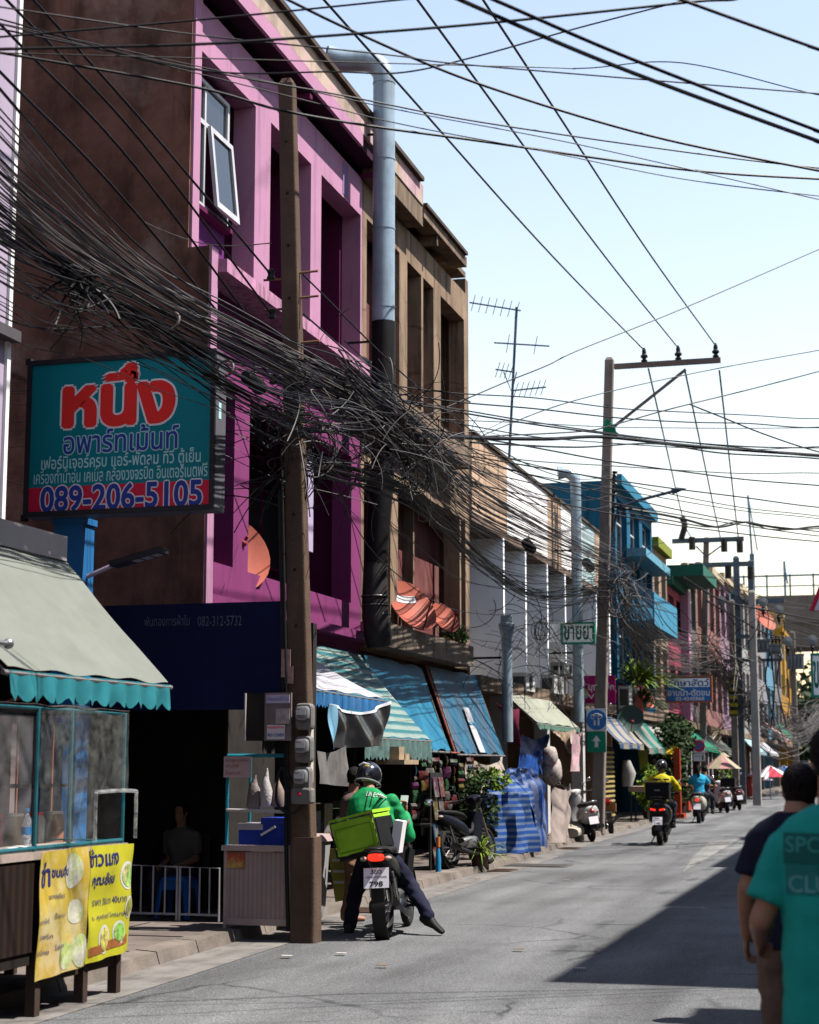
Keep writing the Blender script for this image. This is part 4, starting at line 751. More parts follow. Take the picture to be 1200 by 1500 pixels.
def torso(mb, pel, chest, neck, rh, rs, pad=0.0, hw=.15, sw=.175, hem=0.0, s=1.0, belly=0.0):
    pel, chest, neck, rh, rs = V(pel), V(chest), V(neck), V(rh).normalized(), V(rs).normalized(); up = (neck-pel).normalized(); L = []
    for q, w_, dp in ((-.08-hem,.98,.115),(.0,1.0,.12),(.18,.93,.11),(.36,.92,.108),(.55,1.0,.118),(.72,1.12,.122),(.84,1.1,.108),(.91,.9,.095),(.965,.58,.08),(1.0,.38,.066)):
        c = pel.lerp(chest, q/.55) if q < .55 else chest.lerp(neck, (q-.55)/.45)
        r = rh.lerp(rs, min(1, max(0, q))).normalized(); f = up.cross(r).normalized()
        k = hw if q < .45 else sw
        L.append((c, (k*w_*(.98 if q < .95 else 1)+pad+(belly if q < .5 else belly*.4 if q < .8 else 0))*s, (dp+pad+(belly*.6 if q < .5 else 0))*s, r, f))
    mb.loft(L, 20, 2.3)
def headm(mb, c, fw, up, s=1.0):
    fw = V(fw).normalized(); up = V(up); up = (up-fw*up.dot(fw)).normalized(); r = fw.cross(up); m = Matrix((r, fw, up)).transposed(); g = lambda x, y, z: V(c)+m @ V((x*s, y*s, z*s))
    mb.ball(g(0,-.012,.028), (.076*s,.094*s,.09*s), 16, 12, m); mb.ball(g(0,.028,-.045), (.056*s,.062*s,.07*s), 14, 10, m); mb.ball(g(0,.06,-.09), (.028*s,.026*s,.024*s), 10, 8, m)
    mb.tube([g(0,.083,.015), g(0,.103,-.022), g(0,.09,-.032)], [.008*s,.014*s,.012*s], 8); mb.tube([g(-.035,.08,.03), g(.035,.08,.03)], .012*s, 8)
    mb.tube([g(-.02,.083,-.055), g(.02,.083,-.055)], .008*s, 8)
    for k in (-1, 1): mb.ball(g(k*.077,-.012,-.004), (.01*s,.02*s,.031*s), 10, 8, m)
    return g, m
def hair_cap(g, m, s, nape=-.05, bulge=0):
    h = MB(); h.ball(g(0,-.02,.036), ((.086+bulge)*s,(.1+bulge)*s,(.094+bulge)*s), 20, 14, m); h.ball(g(0,-.05,-.012+bulge), (.074*s,.062*s,(.066-nape*.3)*s), 16, 10, m)
    inv = m.transposed(); cc = g(0,0,0); keep = []
    for i, p in enumerate(h.v):
        q = inv @ (p-cc)
        if q.y > .05*s and q.z < .07*s: h.v[i] = p - m @ V((0, (q.y-.05*s)*.9, 0))
        if q.z < nape*s: h.v[i] = h.v[i] + m @ V((0,0,(nape*s-q.z)*.8))
    return h
SK = M('skin_tan', (.40,.205,.13), .55, .1, 8, spec=.15); SKD = M('skin_brown', (.36,.18,.12), .55, .1, 8, spec=.15)
m_hair = M('hair_black', (.012,.009,.009), .6, .4, 40, bump=.8, bsc=90, spec=.06)
def person(label, J, shirt, pants, skin=SK, sleeve='short', vox=.011, cvox=.012, s=1.0, hair=True, shoe=None, hat=None, group=None, fw=(0,1,0), hup=(0,0,1), hands=None, lg=True, thick=1.0, spad=.014, hem=.06, belly=0.0, loc=None):
    j = {k: V(v) for k, v in J.items()}; t = T('person', label, 'person', loc or (j['pel'].x, j['pel'].y, min(j['anL'].z, j['anR'].z)-.08), group); b = MB()
    rs = (j['shR']-j['shL']); rh = (j['hipR']-j['hipL']); k = s*thick
    torso(b, j['pel'], j['chest'], j['neck'], rh, rs, -.016, s=s)
    g, m = headm(b, j['head'], fw, hup, s); limb(b, [j['neck']-V((0,0,.03)), j['neck'].lerp(j['head'], .55), j['head']-V((0,0,.02))], [.062*k,.055*k,.055*k])
    for q in 'LR':
        sb = j['sh'+q]-V((0,0,.03)); sb = sb.lerp(j['chest'], .06); limb(b, [sb, sb.lerp(j['el'+q], .5), j['el'+q]], [.044*k,.043*k,.04*k]); limb(b, [j['el'+q], j['el'+q].lerp(j['wr'+q], .35), j['wr'+q]], [.04*k,.04*k,.026*k])
        limb(b, [j['hip'+q], j['hip'+q].lerp(j['kn'+q], .5), j['kn'+q]], [.092*k,.075*k,.056*k]); limb(b, [j['kn'+q], j['kn'+q].lerp(j['an'+q], .35), j['an'+q]], [.056*k,.056*k,.035*k])
        f = (j['toe'+q]-j['an'+q]); b.ball(j['an'+q]-V((0,0,.02)), .035*s)
        if not shoe: b.tube([j['an'+q]-V((0,0,.03)), j['an'+q]+f*.9], [.04*s,.03*s], 10)
        hd = (hands or {}).get(q) or ((j['wr'+q]-j['el'+q]).normalized(), V((0,1,0)))
        hand(b, j['wr'+q]+V(hd[0]).normalized()*.012, hd[0], hd[1], s, hd[2] if len(hd) > 2 else .55)
    P('body', remesh(b, vox, 2), skin, t, True)
    e = MB(); e.ball(g(.031,.076,.008), .011*s, 8, 6).ball(g(-.031,.076,.008), .011*s, 8, 6)
    if hair:
        hm_ = remesh(hair_cap(g, m, s), min(.012, vox), 1); c0 = g(0,-.02,.03)
        for i, p in enumerate(hm_.v): d_ = (p-c0).normalized(); hm_.v[i] = p + d_*(.006*noise.noise(V((p.x*60,p.y*60,p.z*22)))+.004*noise.noise(p*140))
        P('hair', hm_, m_hair, t, True)
    c = MB(); torso(c, j['pel'], j['chest'], j['neck'], rh, rs, spad, hem=hem, s=s, belly=belly)
    for q in 'LR':
        sh, el, wr = j['sh'+q], j['el'+q], j['wr'+q]
        if sleeve == 'long': sh = sh-V((0,0,.018)); limb(c, [sh, sh.lerp(el, .5), el], [.07*k,.07*k,.066*k]); limb(c, [el, el.lerp(wr, .5), el.lerp(wr, .95)], [.064*k,.056*k,.042*k])
        else: sh = sh-V((0,0,.018)); c.ball(sh, .069*k); c.tube([sh, sh.lerp(el, .45), sh.lerp(el, .78)], [.069*k,.072*k,.076*k], 16)
    sm = remesh(c, cvox, 7)
    for i, p in enumerate(sm.v):
        n1 = noise.noise(V((p.x*11+s,p.y*11,p.z*5))); n2 = noise.noise(V((p.x*8,p.y*8,p.z*19+s))); n3 = abs(noise.noise(V((p.x*7+p.z*9,p.y*7,p.z*4)))); sm.v[i] = p + V((n1*.6+n2*.5, n1*.5-n2*.5+n3*.6, n2*.3))*.014
    P('shirt', sm, shirt, t, True)
    if lg:
        c = MB(); up = (j['chest']-j['pel']).normalized(); f = up.cross(rh.normalized())
        c.loft([(j['pel']+up*.1, .15*s, .115*s, rh.normalized(), f), (j['pel'], .165*s, .13*s, rh.normalized(), f), (j['pel']-up*.08, .16*s, .12*s, rh.normalized(), f)], 18, 2.4)
        for q in 'LR':
            hp, kn, an = j['hip'+q], j['kn'+q], j['an'+q]; limb(c, [hp, hp.lerp(kn, .5), kn], [.105*k,.094*k,.08*k]); limb(c, [kn, kn.lerp(an, .5), an-(an-kn).normalized()*.01], [.079*k,.07*k,.062*k])
        sm = remesh(c, cvox, 2)
        for i, p in enumerate(sm.v): sm.v[i] = p + V((noise.noise(V((p.x*9,p.y*9,p.z*14))), noise.noise(V((p.x*9+5,p.y*9,p.z*16)))-abs(noise.noise(V((p.x*5,p.y*5,p.z*9+2)))), 0))*.014
        P('trousers', sm, pants, t, True)
    if shoe:
        for q in 'LR':
            a, f = j['an'+q], (j['toe'+q]-j['an'+q]); fl = V((f.x, f.y, f.z)).normalized(); r = fl.cross(V((0,0,1))).normalized(); u = r.cross(fl); b0 = a-u*.035
            P('shoe', MB().loft([(b0-fl*.07, .03, .04, r, u), (b0-fl*.05, .044, .06, r, u), (b0+fl*.02, .046, .062, r, u), (b0+fl*.1, .05, .034, r, u), (b0+fl*.17, .048, .028, r, u), (b0+fl*.205, .036, .02, r, u)], 16, 2.6), shoe, t, True)
    return t, g, m
def stander(x, y, yaw, h, step=.0, z=0, arms=(.12,.12), bend=(.1,.1), lean=.03):
    s = h/1.72; f = V((-sin(yaw), cos(yaw), 0)); r = V((cos(yaw), sin(yaw), 0)); B = V((x,y,z)); up = V((0,0,1)); q = lambda a, b, c: B + r*a*s + f*b*s + up*c*s
    d = dict(pel=q(0,0,.93), chest=q(0,lean*.6,1.2), neck=q(0,lean,1.45), head=q(0,lean+.025,1.605), shL=q(-.18,lean,1.365), shR=q(.18,lean,1.365), hipL=q(-.095,0,.9), hipR=q(.095,0,.9),
             knL=q(-.1,.05+step*.6,.5), knR=q(.1,.05-step*.3,.5), anL=q(-.1,step,.085), anR=q(.1,-step,.085+abs(step)*.1), toeL=q(-.115,step+.15,.04), toeR=q(.115,-step+.15,.04),
             elL=q(-.185-arms[0],lean-.04,1.11), elR=q(.185+arms[1],lean-.04,1.11), wrL=q(-.185-arms[0]*1.25,lean+.04+bend[0],.87+bend[0]*.3), wrR=q(.185+arms[1]*1.25,lean+.04+bend[1],.87+bend[1]*.3))
    return d, s, f, r
# foreground walkers on the right
m_tshirt = M('tshirt_teal', (.015,.36,.30), .85, .1, 4, bump=.15, bsc=9); m_navysh = M('shirt_navy', (.010,.013,.03), .85, .15, 5, bump=.2, bsc=9); m_khaki = M('trousers_khaki', (.2,.14,.11), .85, .15, 5, bump=.25, bsc=9)
d, s, f, r = stander(-.195, 6.38, .03, 1.735, .12, arms=(.085,.11), bend=(.24,.1))
for k_ in ('shL','shR'): d[k_].z -= .06
d['elL'].z -= .06
pt, g, m = person('man in a teal t shirt with dark lettered squares walking nearest the camera', d, m_tshirt, M('jeans_dark', (.03,.035,.05), .85), s=s, sleeve='short', vox=.008, cvox=.009, shoe=M('shoe_dark', (.03,.03,.03), .6), spad=.018, hem=.6, thick=1.1, belly=.045)
zb2 = 1.24
def back_sq(y0, y1, x0, x1, m, nm): pass
shirt = [o for o in pt.children if o.name.startswith('shirt')][0]
def on_back(X, Z):
    """the shirt's back surface behind a point"""
    org = V((X, 4.0, Z)) - origin(shirt); ok, loc, nor, idx = shirt.ray_cast(org, V((0,1,0))); return (loc + origin(shirt)) if ok else V((X, 6.24, Z))
def patch(par, x0, x1, z0, z1, m, nm, lift=.004):
    return P(nm, MB().sheet(lambda u, v: on_back(x0+(x1-x0)*u, z1+(z0-z1)*v)+V((0,-lift,0)), 14, 12, .002), m, par, True)
def conform(o, lift):
    if o:
        g0 = origin(o)
        for v in o.data.vertices: p = on_back(v.co.x+g0.x, v.co.z+g0.z); v.co.y = p.y-lift-g0.y
tx = aY(1149,1270,6.24); cz = lambda py: aY(1160,py,6.24).z; cxp = lambda px: aY(px,1270,6.24).x
patch(shirt, cxp(1147), cxp(1212), cz(1266), cz(1221), M('print_dark', (.012,.13,.115), .8), 'print_square'); patch(shirt, cxp(1149), cxp(1198), cz(1311), cz(1268), M('print_dim', (.02,.2,.19), .8), 'print_square')
patch(shirt, cxp(1199), cxp(1226), cz(1311), cz(1268), M('print_dark'), 'print_square')
m_pl = M('print_letter', (.05,.3,.27), .8); m_pl2 = M('print_letter_pale', (.12,.36,.34), .8)
for (x0, x1, y0, y1, s_, mm) in ((1150,1208,1226,1250,'SPO',m_pl), (1153,1216,1283,1308,'CLU',m_pl2)):
    o = text('print_lettering', s_, mm, shirt, V(((cxp(x0)+cxp(x1))/2, 6.2, (cz(y0)+cz(y1))/2)), (1,0,0), (0,0,1), height=cz(y0)-cz(y1), width=cxp(x1)-cxp(x0), bold=.01); conform(o, .008)
d, s, f, r = stander(-.41, 7.78, .05, 1.66, .16, arms=(.045,.1), bend=(.06,.05))
d['head'] += V((.02,.05,-.06)); d['shL'].z -= .035; d['shR'].z -= .03; d['shL'].x += .015
person('man in a navy shirt and khaki trousers walking behind the teal t shirt', d, m_navysh, m_khaki, s=s, vox=.0075, cvox=.01, shoe=M('shoe_dark'), spad=.02, hem=.1, thick=1.06, belly=.02)
d, s, f, r = stander(-.53, 11.3, .0, 1.60, .15, arms=(.1,.1))
pk, g, m = person('person in a red shirt and dark cap ahead of the navy shirted man', d, M('shirt_red', (.4,.06,.06), .85, .15, 5), M('jeans_dark'), s=s, vox=.012, cvox=.013, shoe=M('shoe_dark'))
cp = MB(); cp.lathe([(.112,.0),(.108,.045),(.085,.085),(.04,.108),(.001,.113)], g(0,-.012,.022), (0,0,1), 22); cp.sheet(lambda u, v: g(.09*(u*2-1), .085+.075*v*(1-(u*2-1)**2*.6), .028-.012*v), 10, 5, .006); P('cap', cp, M('cap_black', (.02,.022,.03), .7, .2), pk, True)
# ================================================================ MOTORCYCLES (modelled at the origin: rear wheel on the ground at 0,0,0, heading +Y)
m_tyre = M('tyre', (.022,.021,.021), .85, .2, 10); m_rim = M('rim_alloy', (.35,.35,.36), .35, .1, metal=.8); m_blk = M('bike_black', (.02,.02,.022), .35, .2, 6); m_blkm = M('bike_matt', (.03,.03,.03), .7, .2, 6)
m_chr = M('chrome', (.7,.7,.7), .18, .1, metal=1.0); m_seat = M('seat_vinyl', (.022,.02,.02), .55, .2, 8); m_redl = M('tail_red', (.45,.01,.01), .25, .1, spec=.6); m_lit = M('tail_lit', (.6,.02,.01), .3, .1, emis=(1,.03,.015,.5)); m_orl = M('lens_clear', (.45,.3,.25), .2); m_plate = M('plate_white', (1.0,.97,1.05), .5, .05); m_mir = M('mirror_glass', (.75,.78,.8), .05, .02, metal=1.0)
def wheel(t, y, R, w_, spokes=True, hub=.05):
    c = V((0,y,R)); P('tyre', MB().torus(c, (1,0,0), R-w_, w_, 32, 10), m_tyre, t, True)
    wm = MB().torus(c, (1,0,0), R-2*w_-.004, .014, 28, 8); wm.lathe([(.001,-.05),(hub,-.05),(hub,.05),(.001,.05)], c, (1,0,0), 16)
    n = 18 if spokes else 5
    for i in range(n): a = 2*pi*i/n; wm.tube([c+V((.03*(-1)**i,hub*.9*cos(a),hub*.9*sin(a))), c+V((0,(R-2*w_)*cos(a+.25),(R-2*w_)*sin(a+.25)))], .0035 if spokes else .016, 6)
    P('rim', wm, m_rim, t, True)
def mirrors(t, x, y, z, col=None, hx=.1, hz=.2):
    for k in (-1,1): mm = P('mirror', MB().tube(cr([V((k*x,y,z)), V((k*(x+.03),y+.02,z+hz*.6)), V((k*(x+hx),y-.0,z+hz))], 5), .007).ball((k*(x+hx+.02),y+.012,z+hz+.02), (.05,.018,.04), 12, 8), col or m_blk, t, True); P('mirror_glass', MB().ball((k*(x+hx+.02),y-.004,z+hz+.02), (.042,.008,.032), 12, 6), m_mir, mm, True)
def plate(t, y, z, a, b, w_=.2, h=.16, tilt=-.25):
    p = P('plate', MB().obox((0,y,z), (w_,.006,h), Matrix.Rotation(tilt, 3, 'X')), m_plate, t)
    if a:
        U = Matrix.Rotation(tilt, 3, 'X') @ V((0,0,1)); n = V((1,0,0)).cross(U); o = V((0,y,z))+n*.0035
        for s_, dz, hh, ww in ((a,.05,.035,.09),('กรุงเทพมหานคร',.004,.018,.17),(b,-.048,.042,.11)): text('lettering', s_, m_blkm, p, o+U*dz*h/.16, (1,0,0), U, height=hh*h/.16, width=ww*w_/.2, bold=.02, lift=.001)
    return p
def underbone(label, c1, c2, plt=None, lit=False, cat='motorcycle', rack=True):
    t = T('motorcycle', label, cat); R = .285; wheel(t, 0, R, .042); wheel(t, 1.22, R, .036)
    P('rear_fender', MB().sheet(lambda u, v: V(((v-.5)*.13, -(R+.05)*sin(2.5-u*2.2), R+(R+.05)*-cos(2.5-u*2.2))), 14, 4, .006), m_blkm, t, True)
    P('tail', MB().loft([((0,-.36,.78),.05,.03),((0,-.3,.77),.095,.055),((0,-.1,.72),.115,.085),((0,.15,.66),.115,.1),((0,.42,.58),.1,.1),((0,.6,.52),.06,.09)], 18, 2.8), c1, t, True)
    P('seat', MB().loft([((0,-.3,.815),.09,.02),((0,-.15,.82),.125,.035),((0,.2,.8),.125,.04),((0,.45,.77),.1,.035),((0,.62,.72),.05,.02)], 18, 2.6), m_seat, t, True)
    P('tail_light', MB().loft([((0,-.395,.765),.05,.022),((0,-.35,.765),.075,.034),((0,-.3,.76),.08,.04)], 16, 3), m_lit if lit else m_redl, t, True)
    for k in (-1,1): P('indicator', MB().ball((k*.115,-.33,.75), (.035,.05,.022), 10, 8), m_orl, t, True)
    P('swingarm', MB().bar((.09,0,R),(.09,.5,.36),.03,.05).bar((-.09,0,R),(-.09,.5,.36),.035,.09), m_blkm, t)
    for k in (-1,1): P('shock', MB().tube([(k*.115,.03,R+.02),(k*.105,-.06,.62)], .012).tube([(k*.113,.01,.38),(k*.107,-.045,.56)], .027, 12), m_chr, t, True)
    P('engine', MB().loft([((0,.38,.34),.08,.09),((0,.55,.33),.13,.12),((0,.72,.35),.11,.1),((0,.86,.37),.07,.07)], 16, 3), m_rim, t, True)
    P('exhaust', MB().tube(cr([V((.06,.85,.3)),V((.12,.7,.17)),V((.15,.35,.2)),V((.165,.1,.25)),V((.17,-.32,.34))], 5), [.018]*11+[.024,.036,.044,.046,.046,.046,.046,.044,.035][:10] if False else .034, 12), m_blk, t, True)
    P('exhaust_guard', MB().bar((.2,.02,.28),(.2,-.26,.345),.012,.06), m_chr, t)
    P('leg_shield', MB().sheet(lambda u, v: V(((u-.5)*(.2+.1*v), .98-.12*(1-(2*u-1)**2*.7)-.1*(1-v)+.02, .40+.42*v-.06*(2*u-1)**2)), 14, 10, .012), c2, t, True)
    P('frame_tube', MB().tube(cr([V((0,.6,.5)),V((0,.8,.55)),V((0,.95,.8)),V((0,.98,.92))], 5), .04, 12), m_blkm, t, True)
    P('fork', MB().tube([(.075,1.22,R),(.075,1.02,.85)], .019).tube([(-.075,1.22,R),(-.075,1.02,.85)], .019), m_rim, t, True)
    P('front_fender', MB().sheet(lambda u, v: V(((v-.5)*.12, 1.22+(R+.045)*cos(.35+u*2.1), R+(R+.045)*sin(.35+u*2.1))), 14, 4, .006), c2, t, True)
    P('handlebar_cowl', MB().loft([((0,.9,.98),.06,.05),((0,.97,1.0),.13,.075),((0,1.06,.99),.12,.08),((0,1.13,.97),.07,.06)], 16, 2.6), c2, t, True)
    P('headlight', MB().ball((0,1.12,.975), (.075,.03,.055), 14, 8), m_orl, t, True)
    P('handlebar', MB().tube(cr([V((-.34,.86,1.0)),V((-.15,.95,1.01)),V((.15,.95,1.01)),V((.34,.86,1.0))], 5), .013).tube([(.24,.9,1.0),(.35,.85,1.0)], .02).tube([(-.24,.9,1.0),(-.35,.85,1.0)], .02), m_blkm, t, True)
    mirrors(t, .2, .93, 1.0)
    P('grab_rail', MB().tube(cr([V((.1,0,.79)),V((.11,-.28,.83)),V((0,-.4,.84)),V((-.11,-.28,.83)),V((-.1,0,.79))], 5), .011), m_blk, t, True)
    P('footpeg', MB().tube([(-.24,.45,.26),(.24,.45,.26)], .014).tube([(-.1,.4,.28),(-.18,.28,.03)], .012).tube([(.13,.5,.3),(.2,.62,.24)], .01), m_blkm, t, True)
    P('chain_case', MB().loft([((-.13,-.05,R),.012,.055,(1,0,0),(0,0,1)),((-.13,.5,.34),.012,.07,(1,0,0),(0,0,1))], 12, 4), m_blkm, t)
    if plt is not None: plate(t, -.36, .575, plt[0], plt[1], .235, .185, -.2)
    P('fender_flap', MB().box((-.06,-.33,.35),(.06,-.32,.5)), m_blkm, t); return t
def scooter(label, c1, c2, plt=None, lit=False, big=False, group=None):
    t = T('scooter', label, 'scooter', group=group); R = .24; k = 1.12 if big else 1.0; wheel(t, 0, R, .055, False, .06); wheel(t, 1.22, R, .05, False, .05)
    P('rear_body', MB().loft([((0,-.36*k,.68*k),.05,.05),((0,-.31*k,.65*k),.15*k,.13*k),((0,-.1,.58*k),.215*k,.2*k),((0,.15,.55*k),.225*k,.2*k),((0,.36,.52*k),.19*k,.2*k),((0,.5,.44),.14,.14)], 22, 2.5), c1, t, True)
    P('seat', MB().loft([((0,-.32*k,.8*k),.1,.03),((0,-.15,.8*k),.15,.05),((0,.15,.78*k),.15,.055),((0,.42,.76*k),.12,.05),((0,.5,.72*k),.07,.03)], 20, 2.8), m_seat, t, True)
    P('floorboard', MB().loft([((0,.42,.3),.17,.05),((0,.62,.28),.18,.045),((0,.86,.3),.17,.045),((0,.95,.38),.14,.05)], 18, 4), m_blkm, t, True)
    P('front_shield', MB().loft([((0,.86,.36),.17,.03,(1,0,0),(0,1,0)),((0,.93,.55),.22*k,.05,(1,0,0),(0,1,0)),((0,.93,.75),.21*k,.07,(1,0,0),(0,1,0)),((0,.9,.92),.13,.07,(1,0,0),(0,1,0)),((0,.88,1.0),.08,.05,(1,0,0),(0,1,0))], 20, 2.8), c1, t, True)
    P('front_fender', MB().sheet(lambda u, v: V((.085*sin((v-.5)*2.6), 1.22+(R+.04+.03*cos((v-.5)*2.6))*cos(.3+u*2.2), R+(R+.04+.03*cos((v-.5)*2.6))*sin(.3+u*2.2))), 14, 8, .006), c1, t, True)
    P('handlebar_cowl', MB().loft([((0,.82,1.02),.05,.04),((0,.87,1.04),.14,.06),((0,.95,1.04),.13,.065),((0,1.0,1.02),.07,.05)], 18, 2.5), c1, t, True); P('headlight', MB().ball((0,.995,1.02), (.07,.03,.055), 14, 8), m_orl, t, True)
    P('handlebar', MB().tube([(-.35,.8,1.02),(-.12,.87,1.04),(.12,.87,1.04),(.35,.8,1.02)], .016).tube([(.25,.83,1.03),(.36,.8,1.02)], .022).tube([(-.25,.83,1.03),(-.36,.8,1.02)], .022), m_blkm, t, True)
    mirrors(t, .18, .87, 1.06, m_chr if not big else m_blk, .14, .2)
    tl = MB()
    if big: tl.bar((-.14,-.395,.735),(-.04,-.415,.715),.03,.035).bar((.14,-.395,.735),(.04,-.415,.715),.03,.035)
    else: tl.ball((0,-.36,.66), (.055,.04,.045), 12, 8)
    P('tail_light', tl, m_lit if lit else m_redl, t, True)
    for q in (-1,1): P('indicator', MB().ball((q*.13,-.31*k,.64*k), (.03,.04,.025), 10, 8), m_orl, t, True)
    P('rear_fender', MB().loft([((0,-.3,.52),.07,.02),((0,-.38,.42),.085,.015),((0,-.42,.3),.08,.01)], 12, 4), c2, t, True)
    P('engine_case', MB().loft([((-.1,-.1,R+.02),.045,.09),((-.12,.1,R+.04),.06,.11),((-.1,.4,R+.05),.06,.09)], 14, 3), m_blkm, t, True)
    P('exhaust', MB().tube([(.14,.35,.2),(.16,.1,.23),(.17,-.05,.26),(.175,-.35,.33)], [.02,.03,.055,.05], 14), m_blk, t, True)
    P('grab_rail', MB().tube(cr([V((.13,-.1,.82*k)),V((.13,-.34,.86*k)),V((0,-.42,.87*k)),V((-.13,-.34,.86*k)),V((-.13,-.1,.82*k))], 5), .012), m_chr if not big else m_blk, t, True)
    P('side_stand', MB().tube([(-.12,.45,.2),(-.22,.35,.02)], .012), m_blkm, t)
    if plt is not None: plate(t, -.41*k, .47 if not big else .5, plt[0], plt[1], .2, .16, -.3)
    return t
def face(o, px, py, Y=None, z=0.0, rz=0.0, lean=0.0):
    p = aZ(px, py, z); o.location = p; o.rotation_euler = (0, lean, rz); return p
# --- delivery motorcycle and its rider
m_redp = M('bike_red', (.35,.01,.015), .3, .1); b1_ = underbone('black and red delivery motorcycle stopped at the kerb with plate 798', m_blk, m_blk, ('3ขว','798'), True)
bp_ = face(b1_, 566, 1374, rz=radians(6), lean=radians(-3))
BY = bp_.y
def q(px, py, dy): return aY(px, py, BY+dy)
m_green = M('jacket_green', (.015,.30,.10), .6, .12, 5, .0, bump=.25, bsc=11); m_navt = M('trousers_navy', (.016,.017,.04), .85, .2, 6, bump=.3, bsc=10)
J = dict(pel=q(553,1258,.33), chest=q(548,1205,.45), neck=q(541,1158,.62), head=q(540,1139,.7), shL=q(520,1174,.55), shR=q(574,1170,.52), elL=q(513,1222,.72), wrL=q(535,1215,.98), elR=q(599,1225,.66), wrR=q(594,1192,.84),
         hipL=q(538,1262,.36), hipR=q(570,1260,.34), knL=q(521,1306,.62), anL=q(512,1358,.42), toeL=q(516,1366,.6), knR=q(598,1292,.62), anR=q(629,1342,.36), toeR=q(650,1360,.34))
J['head'].z = J['neck'].z+.11
pr_, g, m = person('delivery rider in a green jacket with a foot out beside the red motorcycle', J, m_green, m_navt, sleeve='long', vox=.01, cvox=.011, hair=False, shoe=M('shoe_black', (.02,.02,.02), .6), fw=(.12,.9,-.35), hands={'R': ((-.05,.25,1), (-.6,.6,.2), .9), 'L': ((.3,.9,0), (.6,0,.5), .9)}, spad=.03, hem=.0, thick=1.02)
hm = MB(); hm.ball(g(0,-.005,.04), (.128,.145,.135), 22, 16, m)
hm.f = [f_ for f_ in hm.f if not all((m.transposed() @ (hm.v[i]-g(0,0,0))).z < -.055 for i in f_)]
hp_ = P('helmet', hm, M('helmet_black', (.015,.016,.022), .15, .3, 9, spec=.7, coat=.6), pr_, True)
P('helmet_stripe', MB().tube([g(-.07,-.118,.1), g(-.02,-.125,.12), g(.045,-.118,.11)], [.008,.014,.008], 8), M('decal_white', (.55,.6,.6), .3), hp_, True); P('helmet_badge', MB().ball(g(.02,-.128,.085), (.03,.014,.02), 12, 8, m), M('decal_gold', (.45,.3,.06), .3, .4, 30), hp_, True)
P('helmet_rim', MB().tube([g(.128*cos(a), .145*sin(a)-.005, -.05) for a in [2*pi*i/24 for i in range(25)]], .008, 6), M('decal_grey', (.3,.3,.3), .4), hp_, True)
js = [o for o in pr_.children if o.name.startswith('shirt')][0]
def on_js(X, Z, lift):
    ok, loc, nor, i = js.ray_cast(V((X, 10, Z))-origin(js), V((0,1,0))); return (loc+origin(js)-V((0,lift,0))) if ok else None
lt = text('lettering', 'LINE MAN', M('letter_pale', (.6,.7,.62), .6), js, q(541,1165,.2), (1,0,-.12), (.1,0,1), width=.21, height=.04, bold=.02)
if lt:
    for v in lt.data.vertices:
        p = on_js(v.co.x+origin(js).x, v.co.z+origin(js).z, .006)
        if p: v.co.y = p.y-origin(js).y
for (px, x1, y0, y1) in ((533,533,1160,1186),(540,540,1160,1182)):
    pts = [on_js(q(px,y_,.3).x, q(px,y_,.3).z, .008) for y_ in range(y0, y1+1, 4)]; pts = [p for p in pts if p]
    if len(pts) > 2: P('drawstring', MB().tube(pts, .004, 6), m_blkm, pr_, True)
P('reflective_band', MB().torus(J['elR'].lerp(J['shR'], .35), J['elR']-J['shR'], .07, .008, 20, 6, 3.0), M('band_grey', (.16,.17,.16), .5), pr_, True)
ph = T('phone', 'white phone held up in the delivery rider right hand', 'phone', J['wrR']+V((0,.02,.1))); P('phone_body', MB().obox(J['wrR']+V((-.03,.05,.11)), (.075,.012,.15), Matrix.Rotation(-.5, 3, 'X')), M('phone_white', (.6,.75,.68), .3), ph)
bgp = T('delivery_bag', 'lime green tilted delivery box strapped on the motorcycle tail', 'delivery bag', q(533,1262,-.1)); m_lime = M('lime_fabric', (.33,.64,.035), .6, .1, 7, bump=.3, bsc=6); m_limed = M('lime_side', (.25,.45,.06), .6, .2, 7)
mm = Matrix.Rotation(radians(-14), 3, 'Y') @ Matrix.Rotation(radians(-9), 3, 'Z'); c0_ = q(533,1222,.08)
fb = MB().obox(c0_, (.46,.38,.34), mm); fb = remesh(fb, .018, 2); inv_ = mm.transposed()
for i, p in enumerate(fb.v): l_ = inv_ @ (p-c0_); fb.v[i] = p + mm @ V((noise.noise(l_*7)*.012, noise.noise(V((l_.x*6,l_.y*6,l_.z*9+3)))*.016-.012*(1-(l_.x/.25)**2)*(l_.y < 0), noise.noise(l_*5+V((7,0,0)))*.006))
P('bag_body', fb, m_lime, bgp, True)
P('front_pocket_seam', MB().tube([c0_+mm @ V((x_,-.207,z_)) for x_, z_ in ((-.19,.09),(.19,.09),(.19,-.13),(-.19,-.13),(-.19,.09))], .0045, 6), M('lime_seam', (.16,.32,.02), .7), bgp, True)
P('zip', MB().tube([c0_+mm @ V((x_,-.203,.16)) for x_ in (-.23,-.1,.1,.23)], .006, 6).tube([c0_+mm @ V((.22,-.216,.166)), c0_+mm @ V((.225,-.22,.12))], .006, 6), m_blkm, bgp, True)
for x_ in (-.17,.17): P('strap', MB().obox(c0_+mm @ V((x_,.0,.199)), (.03,.41,.006), mm), m_blkm, bgp)
P('side_pocket', MB().obox(c0_+mm @ V((.238,0,-.02)), (.012,.36,.28), mm), m_blk, bgp); P('lid', MB().obox(c0_+mm @ V((0,-.0,.18)), (.475,.395,.03), mm), m_lime, bgp)
